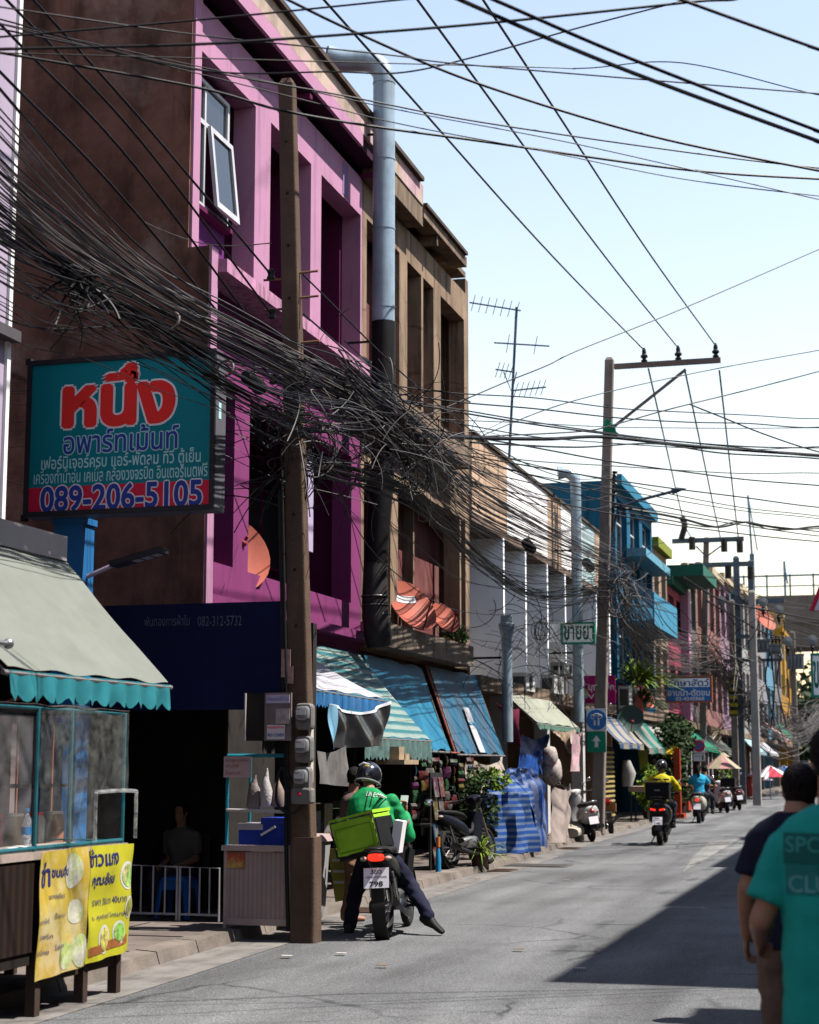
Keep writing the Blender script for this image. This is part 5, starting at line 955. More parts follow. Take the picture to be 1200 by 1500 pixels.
P('base_strap', MB().obox(c0_+mm @ V((0,0,-.185)), (.44,.36,.04), mm).obox(c0_+mm @ V((-.236,-.05,-.02)), (.02,.1,.3), mm), m_blk, bgp); P('trim', MB().tube([c0_+mm @ V((sx*.232,-.193,sz*.165)) for sx, sz in ((-1,-1),(1,-1),(1,1),(-1,1),(-1,-1))], .008), m_blkm, bgp, True)
P('paper_bag', MB().obox(c0_+V((.31,.12,-.02)), (.09,.14,.3), Matrix.Rotation(.15, 3, 'Y')), m_lw, bgp)
P('buckle', MB().obox(c0_+mm @ V((-.27,.1,.17)), (.06,.1,.05), mm), M('strap_blue', (.08,.3,.5), .5), bgp)
# customer standing behind
cq = aY(512,1300,BY+1.25); d, s, f, r = stander(cq.x, cq.y, radians(-70), 1.58, .05, z=0)
person('person with dark hair standing half hidden beyond the delivery rider', d, M('shirt_dim', (.12,.08,.07), .85), M('shorts_tan', (.3,.17,.11), .85), skin=SKD, s=s, vox=.014, cvox=.014)
# someone sitting in the dark alley shop
p = V((-7.12,16.75,.1)); d, s, f, r = stander(p.x, p.y, pi*.95, 1.55, 0, z=-.33)
for q_ in 'LR':
    k = -1 if q_ == 'L' else 1
    d['kn'+q_] = d['hip'+q_]+f*.4; d['an'+q_] = d['kn'+q_]+V((0,0,-.42))-f*.02; d['toe'+q_] = d['an'+q_]+f*.15; d['wr'+q_] = d['kn'+q_]+V((0,0,.1))-f*.1; d['el'+q_] = d['sh'+q_]+V((0,0,-.26))-f*.03
person('person in a white vest sitting in the dark behind the railing', d, M('vest_white', (.13,.125,.12), .85), M('jeans_dark'), skin=SKD, s=s, vox=.014, cvox=.014, fw=f)
cs_ = T('chair', 'dark wooden chair under the person in the white vest', 'chair', (p.x,p.y,.1)); P('seat', MB().box((p.x-.2,p.y-.18,.42),(p.x+.2,p.y+.22,.46)), m_leg, cs_)
for sx in (-1,1):
    for sy in (-1,1): P('leg', MB().box((p.x+sx*.18-.02,p.y+.02+sy*.17-.02,.1),(p.x+sx*.18+.02,p.y+.02+sy*.17+.02,.42)), m_leg, cs_)
P('backrest', MB().box((p.x-.2,p.y+.23,.46),(p.x+.2,p.y+.26,.9)), m_leg, cs_)
# --- seated riders further on
def rider(label, base, rz, shirt, pants, sleeve, fw=(0,1,-.05), hair=True, helmet=None, seat=.84, s=.96, back=0.0, wide=1.0, nohands=False):
    f = V((-sin(rz), cos(rz), 0)); r = V((cos(rz), sin(rz), 0)); B = V(base); q = lambda a, b, c: B+r*a*s+f*(b*s)+V((0,0,c)); z = seat
    o = back; J = dict(pel=q(0,.2+o,z+.06), chest=q(0,.22+o,z+.33), neck=q(0,.28+o,z+.57), head=q(0,.31+o,z+.71), shL=q(-.185*wide,.26+o,z+.485), shR=q(.185*wide,.26+o,z+.485), elL=q(-.29*wide,.42+o,z+.27), elR=q(.29*wide,.42+o,z+.27), wrL=q(-.3,.72+o,z+.24), wrR=q(.3,.72+o,z+.24),
        hipL=q(-.1,.22+o,z+.03), hipR=q(.1,.22+o,z+.03), knL=q(-.2,.6+o,z-.06), knR=q(.2,.6+o,z-.06), anL=q(-.18,.6+o,z-.45), anR=q(.18,.6+o,z-.45), toeL=q(-.18,.76+o,z-.48), toeR=q(.18,.76+o,z-.48))
    t, g, m = person(label, J, shirt, pants, sleeve=sleeve, vox=.016, cvox=.016, s=s, hair=hair, fw=fw, shoe=M('shoe_black'), hands={'L': (f, r, 1.1), 'R': (f, -r, 1.1)}, spad=.025)
    if helmet:
        h = MB(); h.ball(g(0,-.005,.03), (.125,.14,.135), 18, 12, m); h.f = [f_ for f_ in h.f if not all((m.transposed() @ (h.v[i]-g(0,0,0))).z < -.06 for i in f_)]; hh = P('helmet', h, helmet, t, True); P('vent', MB().ball(g(0,-.13,.06), (.03,.012,.012), 8, 6, m), M('decal_grey'), hh, True)
    return t, g, m
sb = scooter('large black scooter ridden away down the middle of the street', m_blk, m_blk, ('3ขถ','148'), True, True); p = face(sb, 967, 1238, rz=radians(2)); 
tr, g, m = rider('rider in a yellow long sleeved shirt and black helmet on the large black scooter', p, 0, M('shirt_yellow', (.55,.46,.015), .7, .1), M('jeans_dark'), 'long', hair=False, helmet=M('helmet_black2', (.015,.015,.018), .2, .2, spec=.6), seat=.86, s=1.0, back=.15, wide=1.15)
P('lettering_bar', MB().box(p+V((-.18,.26,1.31)), p+V((.18,.27,1.34))), m_ink, tr)
bx_ = T('top_box', 'black delivery box strapped behind the yellow shirted rider', 'delivery box', p+V((0,-.1,.95))); cc = p+V((0,-.1,1.08)); P('box_body', MB().obox(cc, (.48,.36,.32)), M('box_black', (.012,.012,.014), .6, .2), bx_); P('lid', MB().obox(cc+V((0,0,.175)), (.5,.38,.03)), m_blkm, bx_); P('box_mark', MB().obox(cc+V((0,-.183,.03)), (.11,.004,.03)), M('decal_grey'), bx_)
m_cr = M('scooter_cream', (.42,.42,.34), .3, .08); m_wsc = M('scooter_white', (.60,.58,.58), .25, .06, coat=.4)
sc2 = scooter('cream and olive scooter carrying two people away down the street', m_cr, m_blk, ('',''), True); plate(sc2, -.41, .47, None, None); p = face(sc2, 1024, 1206, rz=radians(1))
tr, g, m = rider('rider with a ponytail and a bright blue t shirt on the cream scooter', p, 0, M('shirt_blue', (.03,.36,.6), .8, .1), M('jeans_dark'), 'short', back=-.02, seat=.8)
P('ponytail', MB().tube(cr([g(0,-.1,.05), g(0,-.15,0), g(.01,-.16,-.15), g(.02,-.14,-.32)], 5), [.03,.04,.045,.045,.045,.045,.045,.045,.045,.045,.04,.04,.04,.03,.02,.01], 10), m_hair, tr, True)
rider('dark haired person in a dark top sitting in front on the cream scooter', p+V((.14,.34,0)), 0, M('top_dark', (.05,.05,.06), .8), M('jeans_dark'), 'short', seat=.78, s=.9)
# parked two-wheelers
o = scooter('white retro scooter parked at the kerb beside the second pole', m_wsc, m_blk, None); plate(o, -.41, .47, None, None); face(o, 868, 1233, rz=radians(24), lean=radians(-8)); 
o = underbone('small red motorcycle parked behind the white scooter', m_redp, m_redp, None); face(o, 893, 1221, rz=radians(20), lean=radians(-8))
pk = T('number_plate', 'orange rear carrier crate on the small red motorcycle', 'crate', aZ(893,1221,0)+V((0,0,.9))); P('crate_body', MB().obox(aZ(893,1221,0)+V((.05,-.2,.62)), (.3,.05,.2)), M('crate_orange', (.5,.22,.08), .6), pk)
o = underbone('dark motorcycle parked on the pavement by the hanging snacks', M('bike_ink', (.01,.011,.02), .4), M('bike_ink'), None); face(o, 662, 1272, z=.1, rz=radians(-14), lean=radians(-9))
o = scooter('white scooter with a black top box parked farther on at the kerb', m_wsc, m_blk, None); plate(o, -.41, .47, None, None); face(o, 1066, 1191, rz=radians(16), lean=radians(-6)); pp = o.location.copy()
k = T('top_box', 'black top box on the farther white scooter', 'top box', pp+V((0,0,.9))); P('box_body', MB().obox(pp+V((.05,-.05,1.02)), (.5,.42,.28)), M('box_black'), k); P('lid', MB().obox(pp+V((.05,-.05,1.17)), (.52,.44,.03)), m_blkm, k)
o = scooter('dark scooter parked beside the farther white scooter', M('scooter_plum', (.16,.1,.12), .3), m_blk, None); plate(o, -.41, .47, None, None); face(o, 1084, 1187, rz=radians(14), lean=radians(-6))
o = underbone('black motorcycle parked beyond the two scooters', m_blk, m_blk, None); face(o, 1050, 1184, rz=radians(10), lean=radians(-6))
# ================================================================ STREET: awnings, goods, dishes, pipes, signs, plants, poles
m_gaw = M('canvas_greyblue', (.42,.42,.46), .75, .12, 2, .3, (.2,.2,.24), stx=(3,1,1)); m_val = M('valance_blue', (.03,.15,.36), .7, .2, 5, .2, (.3,.35,.4))
m_strp = MS('canvas_striped', (.24,.31,.28), (.03,.15,.18), 'Z', .115, .55, stain=.3, soft=.12)
r0 = aY(466,958,20.4); r1 = aY(564,1024,20.4); dz = r0.z
awning('awning', 'pale grey blue awning with a blue fringe valance right of the leaning pole', (r0.x-.35,17.0,r0.z+.12), (r0.x-.35,20.4,r0.z+.12), r1, (r1.x,16.9,r1.z+.03), m_gaw, .2, m_val, seed=3, scal=.06)
def black_sheet():
    a, b = aY(475,1030,17.75), aY(562,1026,20.3); a.x = r1.x+.03; b.x = r1.x+.03; a = aX(475,1032,r1.x+.03); b = aX(563,1028,r1.x+.03); zb1 = aX(480,1098,r1.x+.03).z; zb2 = aX(566,1092,r1.x+.03).z
    def fn(u, v):
        zt = a.z+(b.z-a.z)*u-.12*sin(pi*u)**1.2; zb = zb1+(zb2-zb1)*u
        w_ = .06*sin(u*9+v*2.5)*v+.03*sin(u*21-v*4)+.05*sin(pi*u)*sin(pi*v); return V((a.x+.05+w_, a.y+(b.y-a.y)*u, zt+(zb-zt)*v))
    t = T('plastic_sheet', 'glossy black plastic sheet tied along the front of the grey blue awning', 'sheet', ((a.x), (a.y+b.y)/2, zb1))
    P('sheet', MB().sheet(fn, 40, 24, .004), M('black_plastic', (.02,.02,.022), .28, .1, 6, bump=.15, bsc=7, spec=.7), t, True)
    P('top_hem', MB().sheet(lambda u, v: fn(u, v*.07)+V((.012,0,.01)), 40, 3, .004), M('hem_white', (.7,.7,.75), .6), t, True)
    P('blue_edge', MB().sheet(lambda u, v: fn(u*.08, v)+V((.014,-.02,0)), 4, 24, .004), M('hem_blue', (.2,.42,.6), .6), t, True)
black_sheet()
s0_, s1_ = fit((526,958),(630,1083),-7.4)
awning('awning', 'long teal and pale green striped awning with a frayed valance', (s0_.x,20.6,s0_.z), s0_, s1_, (s1_.x,20.6,s1_.z), m_strp, .3, M('valance_dark', (.1,.17,.16), .8, .4, 8), seed=4, scal=.05)
b0_, b1__ = fit((618,978),(660,1100),-7.4)
awning('awning', 'sagging bright blue awning between the striped one and the taped blue one', (b0_.x,24.0,b0_.z), b0_, b1__, (b1__.x,23.9,b1__.z+.02), m_bluec, 0, sag=.12, seed=5, wr=.03)
c0_b, c1_b = fit((697,990),(738,1105),-7.4)
ta = awning('awning', 'steep blue awning patched with a long strip of white tape', (c0_b.x,27.7,c0_b.z), c0_b, c1_b, (c1_b.x,27.6,c1_b.z), MS('canvas_blue2', (.02,.14,.25), (.07,.12,.18), 'Y', 1.3, .5, soft=.4, stain=.45), 0, sag=.08, seed=6, wr=.03)
def ta_pt(u, v): return V((c0_b.x,27.7,c0_b.z)).lerp(c0_b, u).lerp(V((c1_b.x,27.6,c1_b.z)).lerp(c1_b, u), v)+V((.03,-.0,.02-.08*sin(pi*v)*.8))
P('repair_tape', MB().sheet(lambda u, v: ta_pt(.42+.12*u, .42+.58*v), 3, 14, .004), M('tape_white', (.5,.5,.54), .6, .05), ta, True); P('tape_label', MB().sheet(lambda u, v: ta_pt(.42+.12*u, .60+.03*v)+V((.012,0,.006)), 3, 2, .004), M('strap_blue'), ta, True)
P('red_pole', MB().tube([V((c1_b.x-.02,27.5,c1_b.z)), V((c0_b.x,27.5,c0_b.z))], .02).tube([V((c1_b.x+.0,27.1,c1_b.z+.0)), V((c1_b.x+.0,27.7,c1_b.z+.0))], .015), M('rust_red'), ta)
def slack(name, label, cat, pts, m, nu=20, nv=16, amp=.05, seed=0, th=.005, parts=None):
    """draped cloth through four corners (top near, top far, bottom far, bottom near)"""
    a, b, c, d = [V(p) for p in pts]
    def fn(u, v): p = a.lerp(b, u).lerp(d.lerp(c, u), v); return p + V((amp*sin(u*7+seed)*v+amp*noise.noise(p*3+V((seed,0,0))), 0, -amp*1.5*sin(pi*u)*(1-v)))
    return S(name, MB().sheet(fn, nu, nv, th), m, label, cat, None, True)
X_ = c1_b.x+.05
slack('cloth', 'dirty white cloth hanging under the taped blue awning', 'cloth', (V((X_,28.2,1.72)), aX(739,1108,X_), aX(735,1150,X_), V((X_,27.6,1.0))), M('cloth_dirty', (.5,.42,.37), .85, .2, 3, .5, (.25,.19,.16), stx=(2,2,2)), amp=.09, seed=2)
# hanging snack strips
pk_m = [M('packet_%d' % i, tuple(q*.22 for q in c), .35, .5, 14, c2=(.16,.15,.14), c2t=(.5,.56)) for i, c in enumerate(((.5,.12,.12),(.1,.25,.45),(.45,.35,.08),(.35,.08,.25),(.1,.3,.12),(.5,.42,.4)))]
rnd = random.Random(3)
names = ['dark strip of small snack packets hanging nearest the delivery rider','strip of pink and blue packets hanging in the snack shop front','strip of pale packets hanging beside the pink and blue strip','brown strip of packets at the middle of the snack shop','strip of green and red packets hanging under the blue awning','long strip of mixed packets hanging near the shop pillar','strip of yellow packets hanging beside the dirty white cloth','strip of blue toy bags hanging above the parked motorcycle','strip of red snack bags right of the shop pillar','short strip of cards hanging by the striped awning corner']
for i, (px, y0, n_) in enumerate(((606,1110,7),(618,1108,8),(627,1112,9),(634,1110,6),(652,1108,6),(662,1112,5),(686,1110,4),(673,1118,4),(643,1114,7),(694,1120,3))):
    p = aX(px,y0,-6.75+.04*(i%3)); k = T('snack_strip', names[i], 'snack strip', p, 'strips of snack packets'); z = p.z
    P('cord', MB().tube([p+V((0,0,.15)), p-V((0,0,n_*.15))], .004, 5), m_blkm, k)
    for q_ in range(n_):
        h = rnd.uniform(.07,.19); w_ = rnd.uniform(.04,.1); sw_ = rnd.uniform(-.5,.9); P('packet', MB().loft([(V((p.x+.02,p.y,z)),w_,.008,(sw_,1,0),(1,-sw_,0)),(V((p.x+.03,p.y,z-h*.5)),w_,.022,(sw_,1,0),(1,-sw_,0)),(V((p.x+.02,p.y,z-h)),w_,.008,(sw_,1,0),(1,-sw_,0))], 10, 4), pk_m[(i*2+q_*(1+i%2))%6], k, True); z -= h+.015
# magazine rack and other small things under the awnings
p = aX(640,1240,-6.5); t = T('magazine_rack', 'narrow rack of colourful magazines on the pavement edge', 'magazine rack', (p.x,p.y,.1))
P('frame', MB().box((p.x-.03,p.y-.35,.1),(p.x,p.y+.35,1.5)), m_blkm, t)
for i in range(4):
    for j_ in range(2): P('magazine', MB().obox((p.x+.03,p.y-.17+j_*.34,.3+i*.33), (.015,.26,.29), Matrix.Rotation(-.15, 3, 'Y')), pk_m[(i+j_*3)%6], t)
p = aX(642,1250,-6.25); t = T('toy_bottle', 'blue and orange toy sprayer standing by the magazine rack', 'toy', (p.x,p.y,.1)); P('body', MB().lathe([(.001,0),(.04,0),(.04,.2),(.02,.36),(.001,.36)], (p.x,p.y,.1), (0,0,1), 12), M('toy_blue', (.03,.25,.5), .4), t, True); P('cap', MB().lathe([(.03,.36),(.03,.5),(.001,.5)], (p.x,p.y,.1), (0,0,1), 10), M('toy_orange', (.6,.2,.04), .4), t, True)
t = T('street_table', 'small dark display table with boxes behind the delivery rider', 'table', (-6.6,20,.1)); P('table_top', MB().box((-6.95,18.4,.78),(-6.3,21.2,.82)), m_leg, t)
for x in (-6.9,-6.36):
    for y in (18.5,21.1): P('leg', MB().box((x-.02,y-.02,.1),(x+.02,y+.02,.78)), m_leg, t)
for i in range(6): S('goods_box', MB().box((-6.9+.05*(i%2),18.5+i*.44,.82),(-6.45,18.8+i*.44,1.0+.08*(i%3))), pk_m[i], ['red goods box nearest on the display table','blue goods box second on the display table','yellow goods box in the middle of the display table','purple goods box beyond the yellow one on the table','green goods box next to last on the display table','pale goods box at the far end of the display table'][i], 'box', 'boxes on the display table')
S('wall_shelf', MB().box((-6.5,21.6,1.62),(-6.1,22.3,1.68)).box((-6.45,21.7,1.68),(-6.2,21.95,1.85)).box((-6.4,22.0,1.68),(-6.2,22.2,1.76)), M('shelf_straw', (.4,.3,.2), .8, .3, 9), 'small straw coloured shelf with offerings under the striped awning', 'shelf')
a, b = aX(466,1100,-5.95), aX(506,1150,-5.95); slack('net', 'grey mesh sheet hanging below the black plastic', 'sheet', (a, aX(508,1092,-5.95), aX(508,1152,-5.95), aX(466,1148,-5.95)), M('mesh_grey', (.16,.15,.15), .85, .3, 9), amp=.03)
t = T('gate_panel', 'pale door panel seen under the grey blue awning', 'door panel', (-6.6,18.1,.1)); P('panel', MB().box((-6.62,17.4,.1),(-6.58,18.3,2.0)), M('door_grey', (.33,.3,.3), .8, .2), t); P('post', MB().box((-6.57,18.31,.1),(-6.5,18.4,2.1)), m_teal, t)
# bin and yellow board by the pole
p = aX(474,1320,-5.6); t = T('bin', 'grey plastic bin standing right behind the leaning pole', 'bin', (p.x,p.y,0)); P('body', MB().loft([((-5.75,16.6,.1),.2,.17,(1,0,0),(0,1,0)),((-5.75,16.6,.85),.25,.21,(1,0,0),(0,1,0))], 20, 6), M('bin_grey', (.35,.34,.34), .5, .1), t); P('lid', MB().loft([((-5.75,16.6,.85),.27,.23,(1,0,0),(0,1,0)),((-5.75,16.6,.92),.24,.2,(1,0,0),(0,1,0))], 20, 6), M('bin_lid', (.45,.33,.32), .5), t)
Y2 = 17.2; a, b, c = aY(480,1242,Y2), aY(513,1246,Y2), aY(488,1322,Y2); t = T('yellow_sign', 'worn yellow board leaning beside the delivery motorcycle', 'board', (a.x,Y2,.1))
P('board', MB().sheet(lambda u, v: a.lerp(b, u).lerp(c.lerp(aY(513,1318,Y2), u), v)+V((0,.08*v,0)), 6, 8, .012), M('board_yellow', (.6,.55,.1), .7, .15, 4, .5, (.3,.26,.16), stx=(3,3,3)), t)
for i in range(3): o_ = a.lerp(c, .25+i*.2)+V((.14,-.02,0)); P('print_bar', MB().box(o_+V((-.1,-.004,0)), o_+V((.1,.0,.025))), m_lw, t)
# satellite dishes
m_dish = M('dish_orange', (.42,.11,.075), .6, .12, 4, .2, (.3,.1,.07))
def dish(label, px, py, X, D, ax=(.72,-.42,.5), col=None, lab=True, plane='X'):
    p = aX(px,py,X); ax = V(ax).normalized(); t = T('satellite_dish', label, 'satellite dish', p, 'satellite dishes'); R = D/2; pr = [(R*k/7, .26*R*(k/7)**2) for k in range(8)]
    P('reflector', MB().lathe(pr+[(R*k/7, .26*R*(k/7)**2-.02) for k in range(7, -1, -1)], p, ax, 30), col or m_dish, t, True)
    dn = (V((0,0,-1))-ax*V((0,0,-1)).dot(ax)).normalized(); tip = p+ax*R*1.1+dn*R*.35
    P('arm', MB().tube([p+dn*R*.98+ax*.26*R, tip], .013).tube([tip, tip+V((.05,0,.08))], .02).ball(tip, .045), M('arm_red', (.28,.04,.04), .6), t, True)
    P('mount', MB().tube([p-ax*.02, p-ax*.22, p-ax*.25+V((0,0,-R*.9))], .022), M('steel_grey', (.3,.3,.3), .5, metal=.6), t)
    if lab:
        q_ = ax.cross(V((0,0,1))).normalized(); q_ = -q_ if q_.x < 0 and False else q_; u_ = q_.cross(ax); P('brand_strip', MB().sheet(lambda u, v: p+q_*(.9*R*(u-.5))+u_*(R*(.25+.25*v))+ax*(.26*R*((.9*(u-.5))**2+(.25+.25*v)**2)+.006), 8, 4, .003), m_lw, t, True)
dish('orange satellite dish behind the pink pillar of the first floor', 324, 818, -7.98, 1.2, (.62,-.62,.45))
dish('larger orange satellite dish on the brown building ledge', 598, 893, -7.35, .95)
dish('smaller orange satellite dish beside the larger one on the brown ledge', 648, 908, -7.3, .6, lab=False)
dish('pale red satellite dish beside the shocking pink banner', 918, 1030, -7.3, 1.1, lab=False)
dish('orange patched dish above the far green awning', 940, 1022, -7.4, .9, lab=False); dish('pink satellite dish high among the far transformers', 1117, 908, -7.0, 1.7, lab=False)
dish('small cream satellite dish on the far rose building', 1043, 1078, -7.2, .8, (.6,-.7,.3), M('dish_cream', (.6,.5,.35), .6), False)
dish('dark round fan like dish above the patched awnings', 923, 1053, -7.0, .75, (.3,-.95,.1), M('dish_dark', (.05,.09,.08), .5), False)
# exhaust chimneys
m_galv = M('galvanised', (.36,.47,.56), .38, .2, 3, .35, (.2,.14,.1), metal=.25, stx=(3,3,.4)); m_soot = M('soot_pipe', (.012,.011,.012), .55, .4, 5)
def elbow(c, r, d0, d1, n=7): return [V(c)+V(d0)*r*(1-sin(pi/2*i/n))*1.0+V(d1)*r*(1-cos(pi/2*i/n)) for i in range(n+1)]
XC = -6.95; k0 = aX(562,470,XC); tp_ = aX(562,84,XC); yC = k0.y; rC = .165
t = T('chimney_pipe', 'tall galvanised exhaust pipe with a bent hood in front of the brown building', 'chimney', (XC,yC,3))
tp_.y = yC; P('stack', MB().tube([(XC,yC,k0.z-.02),(XC,yC,tp_.z-.35)], rC, 20), m_galv, t, True)
hood = [V((XC,yC,tp_.z-.36))]+[V((XC-.33*(1-cos(a)), yC-.05*(1-cos(a)), tp_.z-.35+.33*sin(a))) for a in [pi/2*i/8 for i in range(9)]]+[V((XC-.62,yC-.12,tp_.z-.02)),V((XC-.84,yC-.2,tp_.z+.05))]
P('hood', MB().tube(hood, [rC*.98]*10+[rC,rC*1.02,] if False else rC*1.0, 20, cap=False), m_galv, t, True); hd_ = hood[-1]
P('hood_mouth', MB().ball(hood[-1]+V((.03,.01,0)), (.02,rC*.93,rC*.93), 16, 8), m_dark, t, True)
for z in (tp_.z-.4, tp_.z-1.6, k0.z+1.4, k0.z+.2): P('seam', MB().lathe([(rC,-.012),(rC+.008,-.012),(rC+.008,.012),(rC,.012)], (XC,yC,z), (0,0,1), 20), m_galv, t, True)
P('soot_section', MB().tube([(XC,yC,k0.z-.02),(XC,yC,6.0),(XC-.06,yC,5.2),(XC-.12,yC+.02,4.5)], rC*1.06, 18), m_soot, t, True)
ez = aX(548,900,XC).z; P('duct_bend', MB().tube([(XC-.12,yC+.02,4.55),(XC-.12,yC,ez+.25),(XC-.1,yC-.02,ez),(XC-.06,yC-.02,ez-.3),(XC-.05,yC,ez-.42)], [.17,.19,.2,.2,.18], 16), M('duct_grey', (.05,.045,.045), .5, .4, 5, metal=.3), t, True)
for k_ in range(5): P('duct_ring', MB().torus((XC-.12+.012*k_,yC,ez+.3-.13*k_), (0,0,1), .195, .012, 20, 6), M('duct_ring_grey', (.12,.11,.11), .4, .3, 6, metal=.5), t, True)
P('bracket', MB().bar((XC,yC,aX(562,195,XC).z),(-7.5,yC-.05,aX(562,195,XC).z),.03).bar((XC,yC,k0.z-.3),(-7.5,yC,k0.z-.3),.03), m_soot, t)
Xc2 = -6.9; p = aX(844,760,Xc2); t = T('chimney_pipe', 'shiny exhaust pipe with a spout in front of the teal building side', 'chimney', (Xc2,p.y,3)); zt2 = aX(844,700,Xc2).z; y2 = p.y
P('stack', MB().tube([(Xc2,y2,2.6),(Xc2,y2,zt2-.2)], .125, 16), m_galv, t, True); P('hood', MB().tube([(Xc2,y2,zt2-.22),(Xc2-.02,y2,zt2-.02),(Xc2-.18,y2-.04,zt2+.12),(Xc2-.4,y2-.1,zt2+.1)], [.128,.135,.14,.16], 14), m_galv, t, True); P('bracket', MB().bar((Xc2,y2,6.6),(-7.46,y2,6.6),.04).bar((Xc2,y2,4.2),(-8.8,y2,4.2),.04), m_soot, t)
p = aX(743,1000,-6.95); t = T('chimney_pipe', 'short grey exhaust pipe with a cone cap in front of the white fins', 'chimney', (-6.95,p.y,2.5)); z_, zc_ = aX(743,1040,-6.95).z, aX(743,925,-6.95).z
P('stack', MB().tube([(-6.95,p.y,z_-.6),(-6.95,p.y,zc_-.1)], .105, 16), m_galv, t, True); P('cone_cap', MB().lathe([(.106,-.12),(.11,-.1),(.155,.1),(.155,.14),(.12,.16),(.115,.3),(.001,.3)], (-6.95,p.y,zc_), (0,0,1), 18), m_galv, t, True); P('bracket', MB().bar((-6.95,p.y,zc_-.5),(-8.8,p.y,zc_-.5),.04), m_soot, t)
# aerial
t = T('tv_aerial', 'tall television aerial mast standing on the white terrace roof', 'aerial', (-7.9,36,7.8)); Ya = 36.0; m_aer = M('aerial_blue', (.06,.1,.16), .5)
mb_, mt_ = aY(744,712,Ya), aY(757,450,Ya); P('mast', MB().tube([V((mb_.x,Ya,7.5)), mb_, mt_], .03, 8), m_aer, t)
for (x0,y0,x1,y1,n_,L) in ((688,443,763,455,7,.22),(724,502,805,507,2,.3),(726,541,752,545,4,.2),(752,572,800,567,6,.2)):
    a, b = aY(x0,y0,Ya), aY(x1,y1,Ya); e_ = MB().tube([a, b], .018, 6)
    for i in range(n_): p = a.lerp(b, (i+.5)/n_); e_.tube([p+V((.1,-L,.12)), p-V((.1,-L,.12))], .008, 5)
    P('antenna', e_, m_aer, t)
P('stay', MB().tube([aY(757,545,Ya), aY(750,575,Ya), aY(738,545,Ya)], .015, 6), m_aer, t)
# air conditioners
def aircon(label, px0, py0, px1, py1, X):
    a, b = aX(px0,py0,X), aX(px1,py1,X); y0, y1 = a.y, a.y+max(.5, b.y-a.y); z0, z1 = b.z, a.z; t = T('air_conditioner', label, 'air conditioner', (X-.15,(y0+y1)/2,z0), 'outdoor air conditioners')
    P('case', MB().box((X-.32,y0,z0),(X,y1,z1)), M('ac_white', (.6,.6,.58), .6, .1, 4, .3), t); c = V((X+.006,(y0+y1)/2,(z0+z1)/2)); r = min(y1-y0, z1-z0)*.4
    P('fan_grille', MB().torus(c, (1,0,0), r, .012, 20, 6).torus(c, (1,0,0), r*.6, .008, 18, 6).torus(c, (1,0,0), r*.25, .008, 14, 6).lathe([(.001,0),(r,0)], c-V((.004,0,0)), (1,0,0), 20), M('ac_grille', (.08,.08,.08), .6), t, True)
    P('side_grille', MB().box((X-.28,y0-.006,z0+.08),(X-.04,y0-.001,z1-.08)), M('ac_grille'), t); P('bracket', MB().box((X-.35,y0+.05,z0-.05),(X+.0,y0+.09,z0-.002)).box((X-.35,y1-.09,z0-.05),(X,y1-.05,z0-.002)), M('steel_grey'), t)
aircon('white air conditioner below the pink building corner behind the cables', 534,522,544,548,-7.2); aircon('white air conditioner on the white terrace, nearer of two', 771,985,784,1014,-7.25); aircon('white air conditioner on the white terrace, farther of two', 812,988,826,1018,-7.2)
aircon('boxy air conditioner with a dark grille under the pharmacy sign', 826,970,845,992,-7.3); aircon('white air conditioner under the teal building', 922,1005,934,1040,-7.1)
# small signs
def board(name, label, x0, y0, x1, y1, Yb, m, fm=None, th=.1, cat='sign', fw=.04):
    a, b = aY(x0,y0,Yb), aY(x1,y1,Yb); t = T(name, label, cat, ((a.x+b.x)/2,Yb,b.z)); P('panel', MB().box((a.x+fw,Yb,b.z+fw),(b.x-fw,Yb+th,a.z-fw)), m, t)
    if fm: P('frame', MB().box((a.x,Yb-.02,a.z-fw),(b.x,Yb+th+.02,a.z)).box((a.x,Yb-.02,b.z),(b.x,Yb+th+.02,b.z+fw)).box((a.x,Yb-.02,b.z+fw),(a.x+fw,Yb+th+.02,a.z-fw)).box((b.x-fw,Yb-.02,b.z+fw),(b.x,Yb+th+.02,a.z-fw)), fm, t)
    return t
m_sgr = M('sign_green', (.015,.3,.19), .6); m_sw = M('sign_white', (1.25,1.3,1.3), .6, .05); m_letg = M('letter_green', (.01,.16,.1), .6); m_sblue = M('sign_blue', (.05,.22,.62), .55, .08, 2)
t = board('pharmacy_sign', 'white pharmacy sign with green letters hanging by the second pole', 822,912,872,943,38.6, m_sw, m_sgr); line(826,870,917,937,'ขายยา',m_letg,.02,par=t,YY=38.6,both=True); q0, q1 = aY(800,912,38.6), aY(822,943,38.6)
P('side_panel', MB().box((q0.x,38.6,q1.z+.04),(q1.x-.01,38.66,q0.z-.04)), M('sign_pale', (.9,.95,.97), .6), t); P('arm', MB().box((q0.x-.5,38.62,q0.z-.06),(q0.x,38.66,q0.z)).box((q0.x-.5,38.62,q1.z),(q0.x,38.66,q1.z+.06)), m_sgr, t)
m_mgs = M('sign_magenta', (.5,.01,.2), .55, .1); t = board('pink_banner', 'shocking pink shop banner behind the second pole', 843,990,902,1030,42.5, m_mgs, cat='banner', th=.03, fw=0); line(846,880,1017,1024,'SWP',m_lw,.02,par=t,YY=42.5); line(862,900,1000,1014,'บุญ เล็ก',m_lw,.02,par=t,YY=42.5)
p = aY(852,1001,42.49); P('portrait_print', MB().ball(p, (.09,.006,.13), 14, 10).ball(p-V((0,0,.25)), (.17,.006,.14), 14, 8), M('print_pale', (.55,.35,.4), .7), t, True); P('support', MB().bar(aY(846,990,42.56), aY(846,970,42.56)+V((-.4,0,0)), .03).bar(aY(846,1030,42.56), aY(846,1030,42.56)+V((-.5,0,0)), .03), m_blkm, t)
